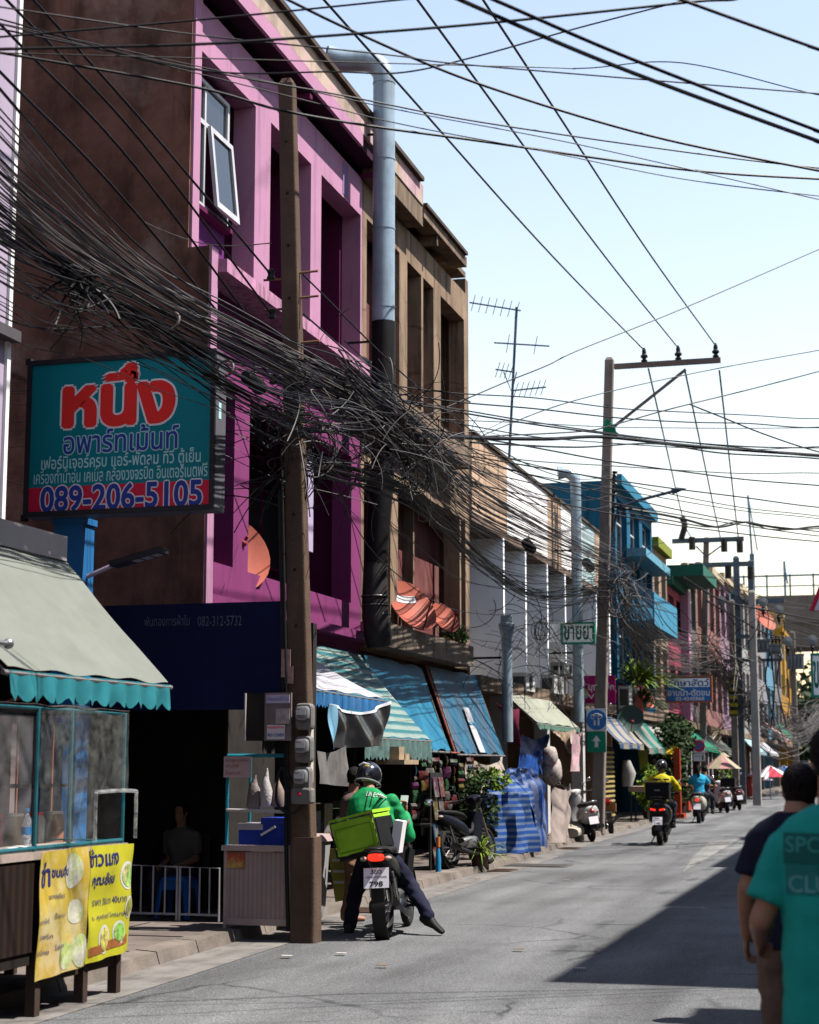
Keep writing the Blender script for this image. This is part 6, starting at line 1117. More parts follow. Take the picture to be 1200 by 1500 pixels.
t = board('vet_sign', 'blue and white animal clinic sign hung from a rust orange bracket', 974,991,1044,1029,57, m_sblue, M('frame_rust', (.45,.13,.04), .7, .2), fw=.05); a, b = aY(976,993,57), aY(1042,1006,57); P('white_band', MB().box((a.x+.05,56.985,b.z),(b.x-.05,56.998,a.z-.03)), m_sw, t)
line(979,1039,995,1005,'รักษาสัตว์',m_ln,.02,par=t,YY=56.985); line(978,1040,1009,1019,'อาบน้ำ-ตัดขน',m_lw,.02,par=t,YY=57); line(990,1032,1021,1026,'02-4245868',m_lw,.02,par=t,YY=57); a = aY(974,992,57); P('bracket', MB().box((-7.5,57.0,a.z-.05),(a.x,57.08,a.z+.03)), M('frame_rust'), t)
t = T('pharmacy_sign', 'white sign with a green frame cut off by the right photo edge', 'sign', (-1.6,62,4.1)); a, b = aY(1187,957,62), aY(1240,1021,62)
P('panel', MB().box((a.x+.08,62,b.z+.08),(b.x-.08,62.12,a.z-.08)), m_sw, t); P('frame', MB().box((a.x,61.97,a.z-.08),(b.x,62.15,a.z)).box((a.x,61.97,b.z),(b.x,62.15,b.z+.08)).box((a.x,61.97,b.z+.08),(a.x+.08,62.15,a.z-.08)).box((b.x-.08,61.97,b.z+.08),(b.x,62.15,a.z-.08)), m_sgr, t); line(1191,1236,968,1008,'ขายยา',m_letg,.02,par=t,YY=62)
P('arm', MB().box((b.x,62.02,a.z-.1),(4.0,62.1,a.z-.02)).box((b.x,62.02,b.z+.02),(4.0,62.1,b.z+.1)), m_sgr, t)
t = T('triangle_sign', 'red and white slanted sign cut off by the right photo edge', 'sign', (-1.8,64,7.5)); pts = [aY(1200,858,64), aY(1240,858,64), aY(1240,895,64), aY(1186,895,64)]
P('panel', MB().prism(pts, (0,.1,0)), M('sign_scarlet', (.55,.015,.05), .6), t); pts = [aY(1203,868,63.98), aY(1240,868,63.98), aY(1240,894,63.98), aY(1193,894,63.98)]; P('inner_panel', MB().prism(pts, (0,.015,0)), M('sign_lilac', (.6,.6,.72), .6), t); P('arm', MB().box((aY(1240,870,64).x,64.02,7.9),(4.0,64.08,8.0)), m_blkm, t)
# second pole with crossarm
m_pole2 = M('pole_concrete_grey', (.26,.22,.2), .9, .2, 2, .5, (.07,.055,.045), bump=.3, bsc=50, stx=(3,3,.5)); Yp = 40.0
tp2 = aY(893,528,Yp); bs2 = aY(876,1122,Yp); p2x = bs2.x-.03
p2 = pole('grey concrete pole with a three insulator crossarm and a street lamp', p2x, Yp, .05, tp2, .30, .21, m_pole2, hz=[.55,.62,.7,.76,.83,.9])
m_arm = M('crossarm_steel', (.2,.15,.14), .6, .2); m_ins = M('insulator_black', (.025,.025,.028), .3, .1)
def insul(c, s=1.0): return MB().lathe([(.02,-.1),(.03,0),(.075,.02),(.08,.05),(.045,.07),(.05,.1),(.085,.12),(.09,.16),(.05,.2),(.055,.25),(.045,.3),(.02,.36),(.001,.36)] if s == 1 else [(r*s, h*s) for r, h in ((.02,-.1),(.03,0),(.075,.02),(.08,.05),(.045,.07),(.05,.1),(.085,.12),(.09,.16),(.05,.2),(.055,.25),(.001,.3))], c, (0,0,1), 14)
a, b = aY(900,537,Yp-.2), aY(1056,538,Yp-.2); P('crossarm', MB().box((a.x,Yp-.25,a.z-.06),(b.x,Yp-.13,a.z+.06)), m_arm, p2); P('brace', MB().bar(aY(1005,541,Yp-.3), aY(893,630,Yp-.18), .06), m_arm, p2)
INS = []
for px in (944,994,1049): c = aY(px,532,Yp-.19); c.z = a.z+.06; P('insulator', insul(c), m_ins, p2, True); INS.append(c+V((0,0,.3)))
lm = cr([aY(900,795,Yp-.1), aY(903,755,Yp-.1), aY(925,737,Yp-.3), aY(985,720,Yp-.9)], 6); P('lamp_arm', MB().tube(lm, .035, 10), M('lamp_arm_blue', (.06,.1,.15), .5), p2, True); P('lamp_head', MB().tube([lm[-1], lm[-1]+V((.12,-.03,.03)), aY(1005,716,Yp-1.1)], [.07,.06,.012], 10), M('lamp_arm_blue'), p2, True)
P('insulator_rack', MB().tube([aY(900,690,Yp-.2), aY(897,780,Yp-.2)], .035), m_ins, p2)
for y_ in (694,706,722,740): P('spool', MB().lathe([(.03,-.06),(.075,-.05),(.045,0),(.075,.05),(.03,.06)], aY(901,y_,Yp-.25), (0,0,1), 12), m_ins, p2, True)
pc = aY(892,628,Yp-.2); gc = MB(); gc.ball(pc, (.16,.1,.17), 12, 8).ball(pc+V((.12,0,-.15)), (.12,.07,.08), 10, 6).ball(pc+V((-.03,0,.16)), (.08,.06,.1), 10, 6)
gm = remesh(gc, .03, 1); gm.v = [p+V((noise.noise(p*9),noise.noise(p*8+V((3,3,3))),noise.noise(p*7)))*.06 for p in gm.v]; S('green_cloth', gm, M('cloth_green', (.01,.2,.11), .8, .3, 8), 'crumpled green cloth tied round the second pole', 'cloth', None, True)
# cycle route sign on that pole
t = T('cycle_sign', 'blue cycle and walking route sign above a green arrow plate on the second pole', 'road sign', aY(875,1102,39.5)); Ys = 39.55; a, b = aY(859,1038,Ys), aY(889,1071,Ys); c, d_ = aY(860,1072,Ys), aY(888,1102,Ys); cc = (a+b)/2
P('upper_plate', MB().box((a.x,Ys,b.z),(b.x,Ys+.02,a.z)), M('sign_pale'), t); P('blue_disc', MB().lathe([(.001,.01),(.235,.01),(.235,0),(.001,0)], (cc.x,Ys-.001,cc.z), (0,-1,0), 30), m_sblue, t); P('arrow_plate', MB().box((c.x,Ys,d_.z),(d_.x,Ys+.02,c.z)), m_sgr, t)
ca = (c+d_)/2; P('arrow', MB().prism([(ca.x+x,Ys-.008,ca.z+z) for x, z in ((-.04,-.12),(.04,-.12),(.04,.02),(.1,.02),(0,.15),(-.1,.02),(-.04,.02))][::-1], (0,.006,0)), m_lw, t)
bk = MB(); o_ = V((cc.x,Ys-.018,cc.z+.07)); bk.torus(o_+V((-.085,0,0)), (0,1,0), .045, .007, 16, 6).torus(o_+V((.085,0,0)), (0,1,0), .045, .007, 16, 6).tube([o_+V((-.085,0,0)), o_+V((-.04,0,.07)), o_+V((.06,0,.07)), o_+V((.085,0,0))], .007, 6).tube([o_+V((-.04,0,.07)), o_, o_+V((.06,0,.07))], .007, 6); P('bicycle_mark', bk, m_lw, t, True)
pm = MB()
for dx, h in ((-.04,.1),(.05,.14)): q_ = V((cc.x+dx,Ys-.016,cc.z-.13)); pm.ball(q_+V((0,0,h)), (.022,.005,.022), 8, 6).bar(q_+V((0,0,-.0)), q_+V((0,0,h-.02)), .04, .006, (0,1,0))
P('walker_mark', pm, m_lw, t)
# no parking sign
Yn = 63; t = T('no_parking_sign', 'no parking sign with a small arrow plate on its post', 'road sign', aY(1022,1180,Yn)); a, b = aY(1016,1083,Yn), aY(1033,1103,Yn); c = (a+b)/2
P('post', MB().tube([(c.x,Yn+.05,.1),(c.x,Yn+.05,a.z)], .04), m_pole2, t); P('plate', MB().box((a.x,Yn,b.z),(b.x,Yn+.02,a.z)), M('sign_pale'), t); P('red_ring', MB().lathe([(.14,.012),(.21,.012),(.21,0),(.14,0)], (c.x,Yn,c.z), (0,-1,0), 26), m_sred, t); P('blue_disc', MB().lathe([(.001,.008),(.17,.008),(.17,0),(.001,0)], (c.x,Yn,c.z), (0,-1,0), 26), m_sblue, t); P('slash', MB().bar((c.x-.12,Yn-.016,c.z+.12),(c.x+.12,Yn-.016,c.z-.12), .04, .006, (0,1,0)), m_sred, t)
a, b = aY(1016,1104,Yn), aY(1033,1115,Yn); P('arrow_plate', MB().box((a.x,Yn,b.z),(b.x,Yn+.02,a.z)), M('sign_pale'), t); line(1018,1026,1106,1109,'07.00-20.00',m_blkm,.0,par=t,YY=Yn); P('arrow', MB().box((b.x-.1,Yn-.006,b.z+.05),(b.x-.05,Yn-.001,a.z-.05)), m_blkm, t)
# ---- the stall wrapped in striped tarpaulin, blue tarpaulin, other cloths
m_tarp = MS('tarp_striped', (.018,.065,.25), (.13,.18,.3), 'Z', .105, .58, .55, .15, soft=.05); m_tarpv = MS('tarp_striped_upright', (.018,.06,.24), (.13,.17,.3), 'Y', .14, .5, .55, .15, soft=.06)
def lump(cx, cy, rx, ry, z0, z1, top, seed, n=40):
    def fn(u, v):
        a = 2*pi*u; k = .5+.5*v if False else 1; r = (1-.22*v-(.5*max(0,v-.8)/.2 if top else 0)); w_ = .07*sin(a*9+seed+v)*(1-v*.4)+.05*sin(a*17+v*5+seed)+.05*noise.noise(V((a*2,v*5,seed)))
        return V((cx+(rx*r+w_)*cos(a), cy+(ry*r+w_)*sin(a), z0+(z1-z0)*v+.05*noise.noise(V((cos(a)*3,sin(a)*3,v*3+seed)))))
    return MB().sheet(fn, n, 18, .006)
t = T('covered_stall', 'street stall wrapped in a blue and white striped tarpaulin', 'covered stall', (-6.75,30.4,.1)); P('tarpaulin', lump(-6.75,30.2,.62,1.15,.1,1.42,True,1), m_tarp, t, True); P('tarpaulin', lump(-6.85,32.2,.5,.75,.1,1.55,True,4), m_tarpv, t, True, 'part of the tarpaulin with upright stripes'); P('frame', MB().box((-7.1,29.5,.1),(-6.5,32.3,1.1)), m_dark, t)
a = aX(765,1075,-7.0); b = aX(803,1075,-7.0); slack('tarpaulin', 'dark blue tarpaulin hanging above the striped stall', 'tarpaulin', (a, b, aX(800,1136,-6.95), aX(762,1140,-6.95)), M('tarp_blue', (.015,.07,.3), .5, .15, 3, bump=.2), amp=.08, seed=5)
X3 = -6.9; slack('maroon_canvas', 'maroon and pink side canvas by the short exhaust pipe', 'canvas', (aX(728,1030,-7.2), aX(760,1038,X3), aX(760,1095,X3), aX(750,1078,-7.1)), MS('canvas_maroon', (.24,.04,.08), (.5,.3,.28), 'Y', .5, .6, soft=.1), amp=.04, seed=7)
g0_, g1_ = fit((800,1020),(848,1066),-7.4); awning('awning', 'faded green edged awning beyond the striped stall', (g0_.x,33.2,g0_.z), g0_, g1_, (g1_.x,33.2,g1_.z), M('canvas_palegreen', (.3,.31,.25), .8, .2, 2, .5, (.18,.2,.17), stx=(3,1,1)), .12, M('valance_green', (.12,.24,.18), .8), seed=8)
slack('cloth', 'tan printed cloth hanging from the faded green edged awning', 'cloth', (aX(806,1066,g1_.x+.02), aX(846,1066,g1_.x+.02), aX(842,1112,g1_.x+.05), aX(836,1100,g1_.x)), M('cloth_tan', (.42,.3,.22), .85, .3, 4, c2=(.5,.42,.36)), amp=.06, seed=3)
slack('cloth', 'pink floral cloth hanging beside the second pole', 'cloth', (aX(838,1070,-6.55), aX(852,1072,-6.55), aX(848,1130,-6.5), aX(836,1130,-6.55)), M('cloth_floral', (.5,.3,.34), .85, .4, 12, c2=(.3,.32,.3)), amp=.05, seed=9)
for i, (px, py, w_) in enumerate(((806,1108,.2),(809,1130,.27))):
    p = aX(px,py,-6.75); mb = MB(); mb.ball(p, (w_*.8,w_,w_*1.1), 14, 10); mb.v = [q_+V((1,1,1))*.04*noise.noise(q_*6) for q_ in mb.v]; S('floral_bag', mb, M('bag_floral', (.42,.37,.34), .8, .5, 16, c2=(.4,.08,.1), c2t=(.58,.64)), ('upper red flowered white bag hanging by the blue tarpaulin','lower larger red flowered white bag hanging by the blue tarpaulin')[i], 'bag', 'flowered bags', True)
for i, (px, py) in enumerate(((838,1240),(842,1225))): p = aX(px,py,-6.6); p.z = .1; S('sack_pile', MB().loft([(p+V((0,-.3,.1)),.2,.1),(p+V((0,0,.14+.05*i)),.28,.14),(p+V((0,.35,.1)),.2,.1)], 14, 2.6), M('sack_cream', (.45,.4,.33), .85, .2, 5), ('pale sacks piled flat on the pavement by the white scooter','pale folded sheet leaning by the second pole')[i], 'sacks', None, True)
slack('tarpaulin', 'pale crumpled sheet on the pavement beside the white scooter', 'sheet', (aX(812,1150,-6.7), aX(836,1148,-6.7), aX(838,1232,-6.45), aX(808,1236,-6.5)), M('sheet_pale', (.27,.22,.2), .85, .3, 4), amp=.08, seed=11)
AW = [('patchwork blue and cream awning beyond the second pole', 44,48.5,2.9,2.2,-6.7,MS('canvas_patch', (.28,.25,.21), (.04,.09,.2), 'Y', 1.5, .6, soft=.05)), ('green and grey awning with a yellow fringe beyond the patchwork one', 48.8,53,3.0,2.1,-6.6,MS('canvas_green', (.22,.22,.2), (.02,.16,.12), 'Y', 2.1, .5, soft=.05)),
      ('white awning with dark folds above a hanging white poster', 53.5,58.5,2.9,2.1,-6.6,M('canvas_white', (.38,.36,.33), .8, .15, 2, .4, (.2,.2,.2), stx=(1,3,1))), ('cream awning under the mauve shophouse', 70,76,2.9,2.2,-6.5,m_cream), ('dark green awning under the rose brown shophouse', 64,69.5,2.9,2.3,-6.6,M('canvas_dkgreen', (.02,.17,.1), .8)),
      ('pale blue awning under the turquoise shophouse', 88,94,3.1,2.3,-6.4,M('canvas_paleblue', (.3,.48,.55), .8)), ('dull grey awning far down the street', 96,104,3.1,2.3,-6.4,m_gaw), ('red and white striped awning far down the street', 106,113,4.2,3.2,-6.2,MS('canvas_redwhite', (.6,.55,.52), (.45,.04,.06), 'Y', 1.4, .5)), ('dark green awning near the footbridge', 116,126,4.4,3.2,-6.2,M('canvas_dkgreen'))]
for i, (l, y0, y1, z0, z1, xf, m) in enumerate(AW): awning('awning', l, (-7.3,y0,z0), (-7.3,y1,z0), (xf,y1,z1), (xf,y0,z1), m, .15, None, sag=.08, seed=20+i, scal=.3)
slack('poster_sheet', 'white hanging poster under the white awning', 'poster', (aY(970,1092,56.5), aY(990,1092,56.5), aY(990,1115,56.5), aY(970,1115,56.5)), M('poster_white', (.62,.6,.58), .8, .3, 9, c2=(.4,.38,.38)), 8, 8, .02)
slack('poster_sheet', 'yellow and green flower poster hanging under the green awning', 'poster', (aY(935,1098,50.5), aY(949,1096,50.5), aY(948,1130,50.5), aY(938,1136,50.5)), M('poster_flower', (.5,.55,.12), .7, .3, 5, c2=(.5,.3,.1)), 8, 8, .02)
# slatted stand, cart, red post
p = aX(900,1215,-6.9); t = T('slatted_stand', 'tall dark stand with yellow slats beyond the second pole', 'stand', (-6.9,44.6,.1)); P('board', MB().box((-7.2,43.6,.1),(-7.1,45.6,2.1)), m_leg, t)
for i in range(14): P('slat', MB().box((-7.098,43.7,.3+.125*i),(-7.06,45.5,.35+.125*i)), M('slat_yellow', (.42,.32,.1), .8, .2), t)
t = T('street_cart', 'small table cart with a white bag on the pavement', 'cart', (-6.6,47.3,.1)); P('table_top', MB().box((-6.9,46.8,.9),(-6.25,47.9,1.05)), M('cart_wood', (.4,.3,.22), .8, .2), t)
for x in (-6.85,-6.3):
    for y in (46.9,47.8): P('leg', MB().tube([(x,y,.1),(x,y,.9)], .025), m_blkm, t)
S('white_bundle', MB().loft([((-6.9,46.6,1.05),.14,.12,(1,0,0),(0,1,0)),((-6.85,46.6,1.4),.2,.16,(1,0,0),(0,1,0)),((-6.9,46.6,1.75),.1,.1,(1,0,0),(0,1,0))], 14, 2.3), M('bundle_white', (.4,.39,.37), .8, .25, 6), 'white cloth bundle standing on the small table cart', 'bundle', None, True)
p = aZ(994,1198,.1); t = T('red_post', 'red painted post with a low red base at the kerb', 'post', (p.x,p.y,.1)); P('post', MB().box((p.x-.09,p.y-.09,.22),(p.x+.09,p.y+.09,2.1)), M('post_red', (.42,.05,.02), .6, .15), t); P('base', MB().box((p.x-.95,p.y-.3,.1),(p.x+.2,p.y+.3,.22)), M('post_red'), t)
# ---- plants
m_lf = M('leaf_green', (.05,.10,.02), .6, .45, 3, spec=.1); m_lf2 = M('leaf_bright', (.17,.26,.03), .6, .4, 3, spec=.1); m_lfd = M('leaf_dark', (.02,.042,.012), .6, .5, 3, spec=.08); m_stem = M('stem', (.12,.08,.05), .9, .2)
def leaves(c, rad, n, size, rnd, hang=0.0, clump=7):
    mb = MB(); c = V(c); cs = [V((rnd.gauss(0,.5),rnd.gauss(0,.5),rnd.gauss(0,.5))) for _ in range(clump)]
    for _ in range(n):
        k = rnd.choice(cs); q_ = V((k.x+rnd.gauss(0,.3), k.y+rnd.gauss(0,.3), k.z+rnd.gauss(0,.3)))
        if q_.length > 1.15: q_ *= 1.15/q_.length
        p = c+V((q_.x*rad[0], q_.y*rad[1], q_.z*rad[2])); d = V((rnd.gauss(0,1),rnd.gauss(0,1),rnd.gauss(0,.7)-hang)).normalized(); s_ = d.orthogonal().normalized(); s_ = (s_+d.cross(s_)*rnd.uniform(-1,1)).normalized(); L = size*rnd.uniform(.6,1.3); w_ = L*.32; n_ = d.cross(s_)
        mb.add([p, p+d*L*.5+s_*w_+n_*L*.08, p+d*L, p+d*L*.5-s_*w_+n_*L*.08], [(0,1,2),(0,2,3)])
    return mb
def blades(c, n, L, rnd, droop=.5, w_=.012):
    mb = MB(); c = V(c)
    for _ in range(n):
        a = rnd.uniform(0, 2*pi); e = rnd.uniform(.35,1.35); l = L*rnd.uniform(.6,1.1); d = V((cos(a)*cos(e),sin(a)*cos(e),sin(e))); s_ = V((-sin(a),cos(a),0)); pts = [c+d*l*q_+V((0,0,-droop*l*q_*q_)) for q_ in (0,.35,.7,1)]
        vs = []
        for i, p in enumerate(pts): k = w_*(1-.25*i if i < 3 else .1); vs += [p-s_*k, p+s_*k]
        mb.add(vs, [(0,1,3,2),(2,3,5,4),(4,5,7,6)])
    return mb
rp = random.Random(11)
def plant(name, label, c, cat='plant', parts=(), pot=None, stem=True):
    c = V(c); t = T(name, label, cat, c)
    if stem: P('stem', MB().tube(cr([c+V((0,0,.05)), c+V((.05,.02,.5)), c+V((-.02,.05,1.0))], 5), .03, 8), m_stem, t, True)
    for (mb, m, nm) in parts: P(nm, mb, m, t)
    if pot: P('pot', MB().lathe([(.001,0),(pot*.75,0),(pot,.3),(pot*.92,.3),(pot*.85,.25),(.001,.25)], c, (0,0,1), 18), M('pot_dark', (.1,.06,.05), .8), t, True)
    return t
p = aX(705,1205,-6.45); cy = p.y
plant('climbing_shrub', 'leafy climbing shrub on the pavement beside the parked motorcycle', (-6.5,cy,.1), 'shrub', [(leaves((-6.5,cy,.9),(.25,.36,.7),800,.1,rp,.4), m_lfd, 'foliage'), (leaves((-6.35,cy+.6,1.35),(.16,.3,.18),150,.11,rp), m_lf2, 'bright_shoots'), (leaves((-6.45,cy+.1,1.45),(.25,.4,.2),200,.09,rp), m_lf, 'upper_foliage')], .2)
p = aZ(703,1268,.1); plant('spiky_plant', 'bright green spiky plant at the foot of the climbing shrub', (p.x,p.y,.1), 'plant', [(blades((p.x,p.y,.25),120,.75,rp,.5,.014), m_lf2, 'blades')], .16, False)
plant('palm_shrub', 'spiky palm like shrub rising above the patched awnings', (-7.0,50.2,3.0), 'shrub', [(blades((-7.0,50.0,3.9),220,1.7,rp,.45,.045), m_lf2, 'blades'), (blades((-7.0,50.6,3.4),160,1.3,rp,.6,.045), m_lf, 'lower_blades')])
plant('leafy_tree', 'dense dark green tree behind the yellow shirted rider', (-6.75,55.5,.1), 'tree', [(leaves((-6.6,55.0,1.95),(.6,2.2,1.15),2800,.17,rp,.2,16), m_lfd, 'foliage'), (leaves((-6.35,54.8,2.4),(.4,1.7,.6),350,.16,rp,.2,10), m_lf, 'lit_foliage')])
plant('potted_plant', 'yellow green potted plants on the pavement beside the yellow shirted rider', (-6.65,49.3,.1), 'plant', [(leaves((-6.6,49.3,.9),(.35,.9,.55),420,.22,rp,.1,9), m_lf2, 'foliage')], .25); S('flower_garland', leaves((-6.55,52.8,2.05),(.2,.55,.14),260,.13,rp), M('flower_yellow', (.6,.42,.02), .7, .3), 'yellow flower garland hanging at the end of the green awning', 'garland', None)
plant('potted_plant', 'small green bush at the foot of the far grey pole', (-6.7,72,.1), 'plant', [(leaves((-6.6,72,1.1),(.5,1.0,.8),400,.25,rp), m_lf2, 'foliage')], .3); plant('potted_plant', 'orange flowered bush by the red post', (-6.3,53.4,.1), 'plant', [(leaves((-6.2,53.2,.75),(.4,.6,.55),350,.16,rp), m_lfd, 'foliage'), (leaves((-6.15,53.1,.9),(.35,.5,.4),60,.1,rp), M('flower_pink', (.6,.2,.15), .7), 'flowers')], .25)
plant('leafy_tree', 'dark tree beyond the footbridge at the right end of the street', (-9,190,0), 'tree', [(leaves((-9,190,8),(7,5,5.5),2600,1.0,rp,.1,26), m_lfd, 'foliage'), (MB().tube([(-9,190,0),(-8.8,190,4),(-9.3,190,8)], [.5,.35,.15]), m_stem, 'trunk')], stem=False); plant('leafy_tree', 'low dark tree under the footbridge', (-3.5,176,0), 'tree', [(leaves((-3.5,176,5),(5,4,4.5),1800,.9,rp,.1,22), m_lfd, 'foliage'), (MB().tube([(-3.5,176,0),(-3.6,176,5)], [.4,.2]), m_stem, 'trunk')], stem=False)
plant('balcony_plant', 'small green plant on the brown ledge behind the dishes', (-7.25,28.9,3.72), 'plant', [(leaves((-7.25,28.9,3.95),(.12,.7,.16),260,.09,rp), m_lf, 'foliage')], stem=False)
# ---- market umbrellas and stalls far down
def umbrella(label, px, py, Yu, D, m1, m2):
    p = aY(px,py,Yu); t = T('market_umbrella', label, 'umbrella', (p.x,Yu,.05), 'market umbrellas'); n_ = 8; P('pole', MB().tube([(p.x,Yu,.05),(p.x,Yu,p.z+.3)], .03), m_rail, t)
    for h in range(2):
        mb = MB()
        for i in range(n_):
            if i % 2 == h: a0, a1 = 2*pi*i/n_, 2*pi*(i+1)/n_; mb.add([(p.x,Yu,p.z+.45),(p.x+D/2*cos(a0),Yu+D/2*sin(a0),p.z-.1),(p.x+D/2*cos(a1),Yu+D/2*sin(a1),p.z-.1)], [(0,1,2)])
        P('canopy_panel', mb, (m1, m2)[h], t)
m_ur = M('umb_red', (.5,.05,.08), .7); m_uc = M('umb_cream', (.38,.33,.23), .7); m_ug = M('umb_green', (.04,.24,.12), .7); m_up = M('umb_pink', (.4,.2,.19), .7)
umbrella('pink and cream market umbrella beside the parked scooters', 1058,1122,64,1.4,m_up,m_uc); umbrella('green and cream market umbrella by the no parking sign', 1042,1105,70,1.7,m_ug,m_uc); umbrella('red and white market umbrella past the light grey pole', 1128,1135,85,2.2,m_ur,m_lw); umbrella('blue and white market umbrella near the navy shirted man', 1148,1133,95,2.2,m_sblue,m_lw); umbrella('pink and white market umbrella farthest down the street', 1105,1140,92,2.0,m_up,m_lw)
for i, (y, c, l) in enumerate(((60.2,(.42,.05,.03),'red cloth covered stall near the farther white scooter'), (67.5,(.45,.4,.3),'cream stall front beyond the parked scooters'), (74,(.1,.3,.14),'green stall front far down the pavement'), (80,(.4,.3,.05),'yellow stall front far down the pavement'), (88,(.4,.06,.05),'red stall front far down the pavement'))):
    t = T('market_stall', l, 'stall', (-6.9,y,.1)); mm_ = M('stall_%d' % i, c, .8, .2); P('counter', MB().box((-7.2,y-.8,.1),(-6.7,y+.8,1.0)), mm_, t); P('top', MB().box((-7.25,y-.85,1.0),(-6.65,y+.85,1.06)), m_leg, t); P('post', MB().tube([(-6.75,y-.75,1.06),(-6.75,y-.75,2.3)], .03), m_rail, t); P('post', MB().tube([(-6.75,y+.75,1.06),(-6.75,y+.75,2.3)], .03), m_rail, t)
# ---- poles farther on, transformers
m_steel = M('steel_blue', (.12,.16,.2), .5, .15); m_xfm = M('transformer_grey', (.2,.23,.25), .5, .15); m_disc = M('guard_disc', (.2,.21,.22), .4, .1)
Y3 = 68; t3 = aY(1035,790,Y3); p3 = pole('dark pole with two crossarms and hanging fuses beyond the second pole', aY(1028,1180,Y3).x, Y3, .1, t3, .3, .22, m_pole2)
FU = []
for (x0, x1, y_) in ((985,1090,793),(998,1105,829)):
    a, b = aY(x0,y_,Y3-.2), aY(x1,y_,Y3-.2); P('crossarm', MB().box((a.x,Y3-.28,a.z-.09),(b.x,Y3-.14,a.z+.09)), m_steel, p3)
P('brace', MB().bar(aY(1020,800,Y3-.15), aY(1034,815,Y3-.1), .05).bar(aY(1056,800,Y3-.15), aY(1036,815,Y3-.1), .05), m_steel, p3)
for (px, py) in ((1014,796),(1061,799),(1084,800),(1013,835),(1067,838),(1100,840)): c = aY(px,py,Y3-.35); P('fuse', MB().tube([c+V((0,0,.25)), c-V((.0,0,.25))], .13, 10), m_ins, p3, True); FU.append(c)
S('cable_sleeve', MB().tube(cr([aY(999,757,Y3-.3), aY(1003,770,Y3-.3), aY(998,790,Y3-.3)], 5), .12, 8), m_ins, 'black sleeve hanging from the overhead line before the third pole', 'cable sleeve', None, True)
def simple_pole(label, x, y, h, m, wd=.28): return pole(label, x, y, .05, (x+.02,y,h), wd, wd*.8, m)
p4 = simple_pole('light grey concrete pole standing at the kerb past the scooters', aZ(1110,1182,0).x, aZ(1110,1182,0).y, 8.5, M('pole_light', (.42,.4,.38), .85, .15, 2, .3, (.2,.18,.17)), .34)
p5 = simple_pole('dark pole with a yellow black warning band beside the light grey one', -6.0, 70, 8.2, m_pole2); P('warning_band', MB().box((-6.16,69.84,3.6),(-5.84,69.86,5.2)), MS('warning', (.5,.36,.02), (.03,.03,.03), 'Z', .3, .5), p5)
p6 = simple_pole('brown pole carrying the farthest cable tangle', aY(1166,1100,98).x, 98, 9.0, m_pole2, .34); p7 = simple_pole('steel frame pole left of the transformers', aY(1083,1000,72).x, 72, 10.2, m_steel, .32); p8 = simple_pole('steel frame pole right of the transformers', aY(1104,1000,72).x, 72, 10.0, m_steel, .3)
a, b = aY(1070,882,71.7), aY(1150,884,71.7); P('crossarm', MB().box((a.x,71.6,a.z-.1),(b.x,71.75,a.z+.1)).box((aY(1072,933,71.7).x,71.6,aY(1072,933,71.7).z-.08),(aY(1110,933,71.7).x,71.75,aY(1072,933,71.7).z+.08)).box((aY(1060,968,71.7).x,71.6,aY(1060,968,71.7).z-.06),(aY(1146,968,71.7).x,71.75,aY(1060,968,71.7).z+.06)), m_steel, p7)
for (px, py, l) in ((1057,880,'pale guard disc at the left end of the transformer crossarm'),(1099,880,'pale guard disc in the middle of the transformer crossarm'),(1118,882,'pale guard disc right of the middle one'),(1141,893,'pale guard disc beside the yellow columns'),(1154,939,'grey guard disc under the footbridge, left one'),(1190,937,'grey guard disc under the footbridge, right one')):
    c = aY(px,py,71.3); t = T('guard_disc', l, 'guard disc', c, 'guard discs on the insulators'); P('disc', MB().lathe([(.001,.02),(.2,.0),(.2,-.015),(.001,-.0)], c, (0,-1,.15), 20), m_disc, t, True); P('insulator', insul(c-V((0,0,.5)), 1.2), m_ins, t, True); P('lead', MB().tube(cr([c, c+V((.2,0,-.6)), c+V((.1,.1,-1.4))], 4), .02, 6), m_ins, t, True)
for (x0, y0, x1, y1, Yt, l) in ((1096,937,1128,955,72,'dark oil transformer, larger one on the platform'),(1129,944,1145,958,72,'dark oil transformer, smaller one beside it'),(1152,958,1178,980,98,'grey ribbed transformer on the brown pole')):
    a, b = aY(x0,y0,Yt-.5), aY(x1,y1,Yt-.5); t = T('transformer', l, 'transformer', ((a.x+b.x)/2,Yt-.3,b.z), 'pole transformers'); P('tank', MB().box((a.x,Yt-.6,b.z),(b.x,Yt-.15,a.z-.08)), m_xfm, t); P('cover', MB().box((a.x-.05,Yt-.65,a.z-.08),(b.x+.05,Yt-.12,a.z)), m_disc if Yt > 90 else m_xfm, t)
    for i in range(5): x = a.x+(b.x-a.x)*(i+.5)/5; P('cooling_fin', MB().box((x-.03,Yt-.75,b.z+.08),(x+.03,Yt-.6,a.z-.15)), m_xfm, t)
    for i in range(3): x = a.x+(b.x-a.x)*(i+.5)/3; P('bushing', insul(V((x,Yt-.35,a.z+.08)), .9), m_ins, t, True)
    P('hanging_lead', MB().tube(cr([V((a.x,Yt-.5,b.z)), V((a.x+.1,Yt-.6,b.z-1.5)), V((a.x-.1,Yt-.4,b.z-3))], 5), .03, 6).tube(cr([V((b.x,Yt-.5,b.z)), V((b.x-.2,Yt-.6,b.z-1.2)), V((b.x+.1,Yt-.4,b.z-3))], 5), .03, 6), m_ins, t, True)
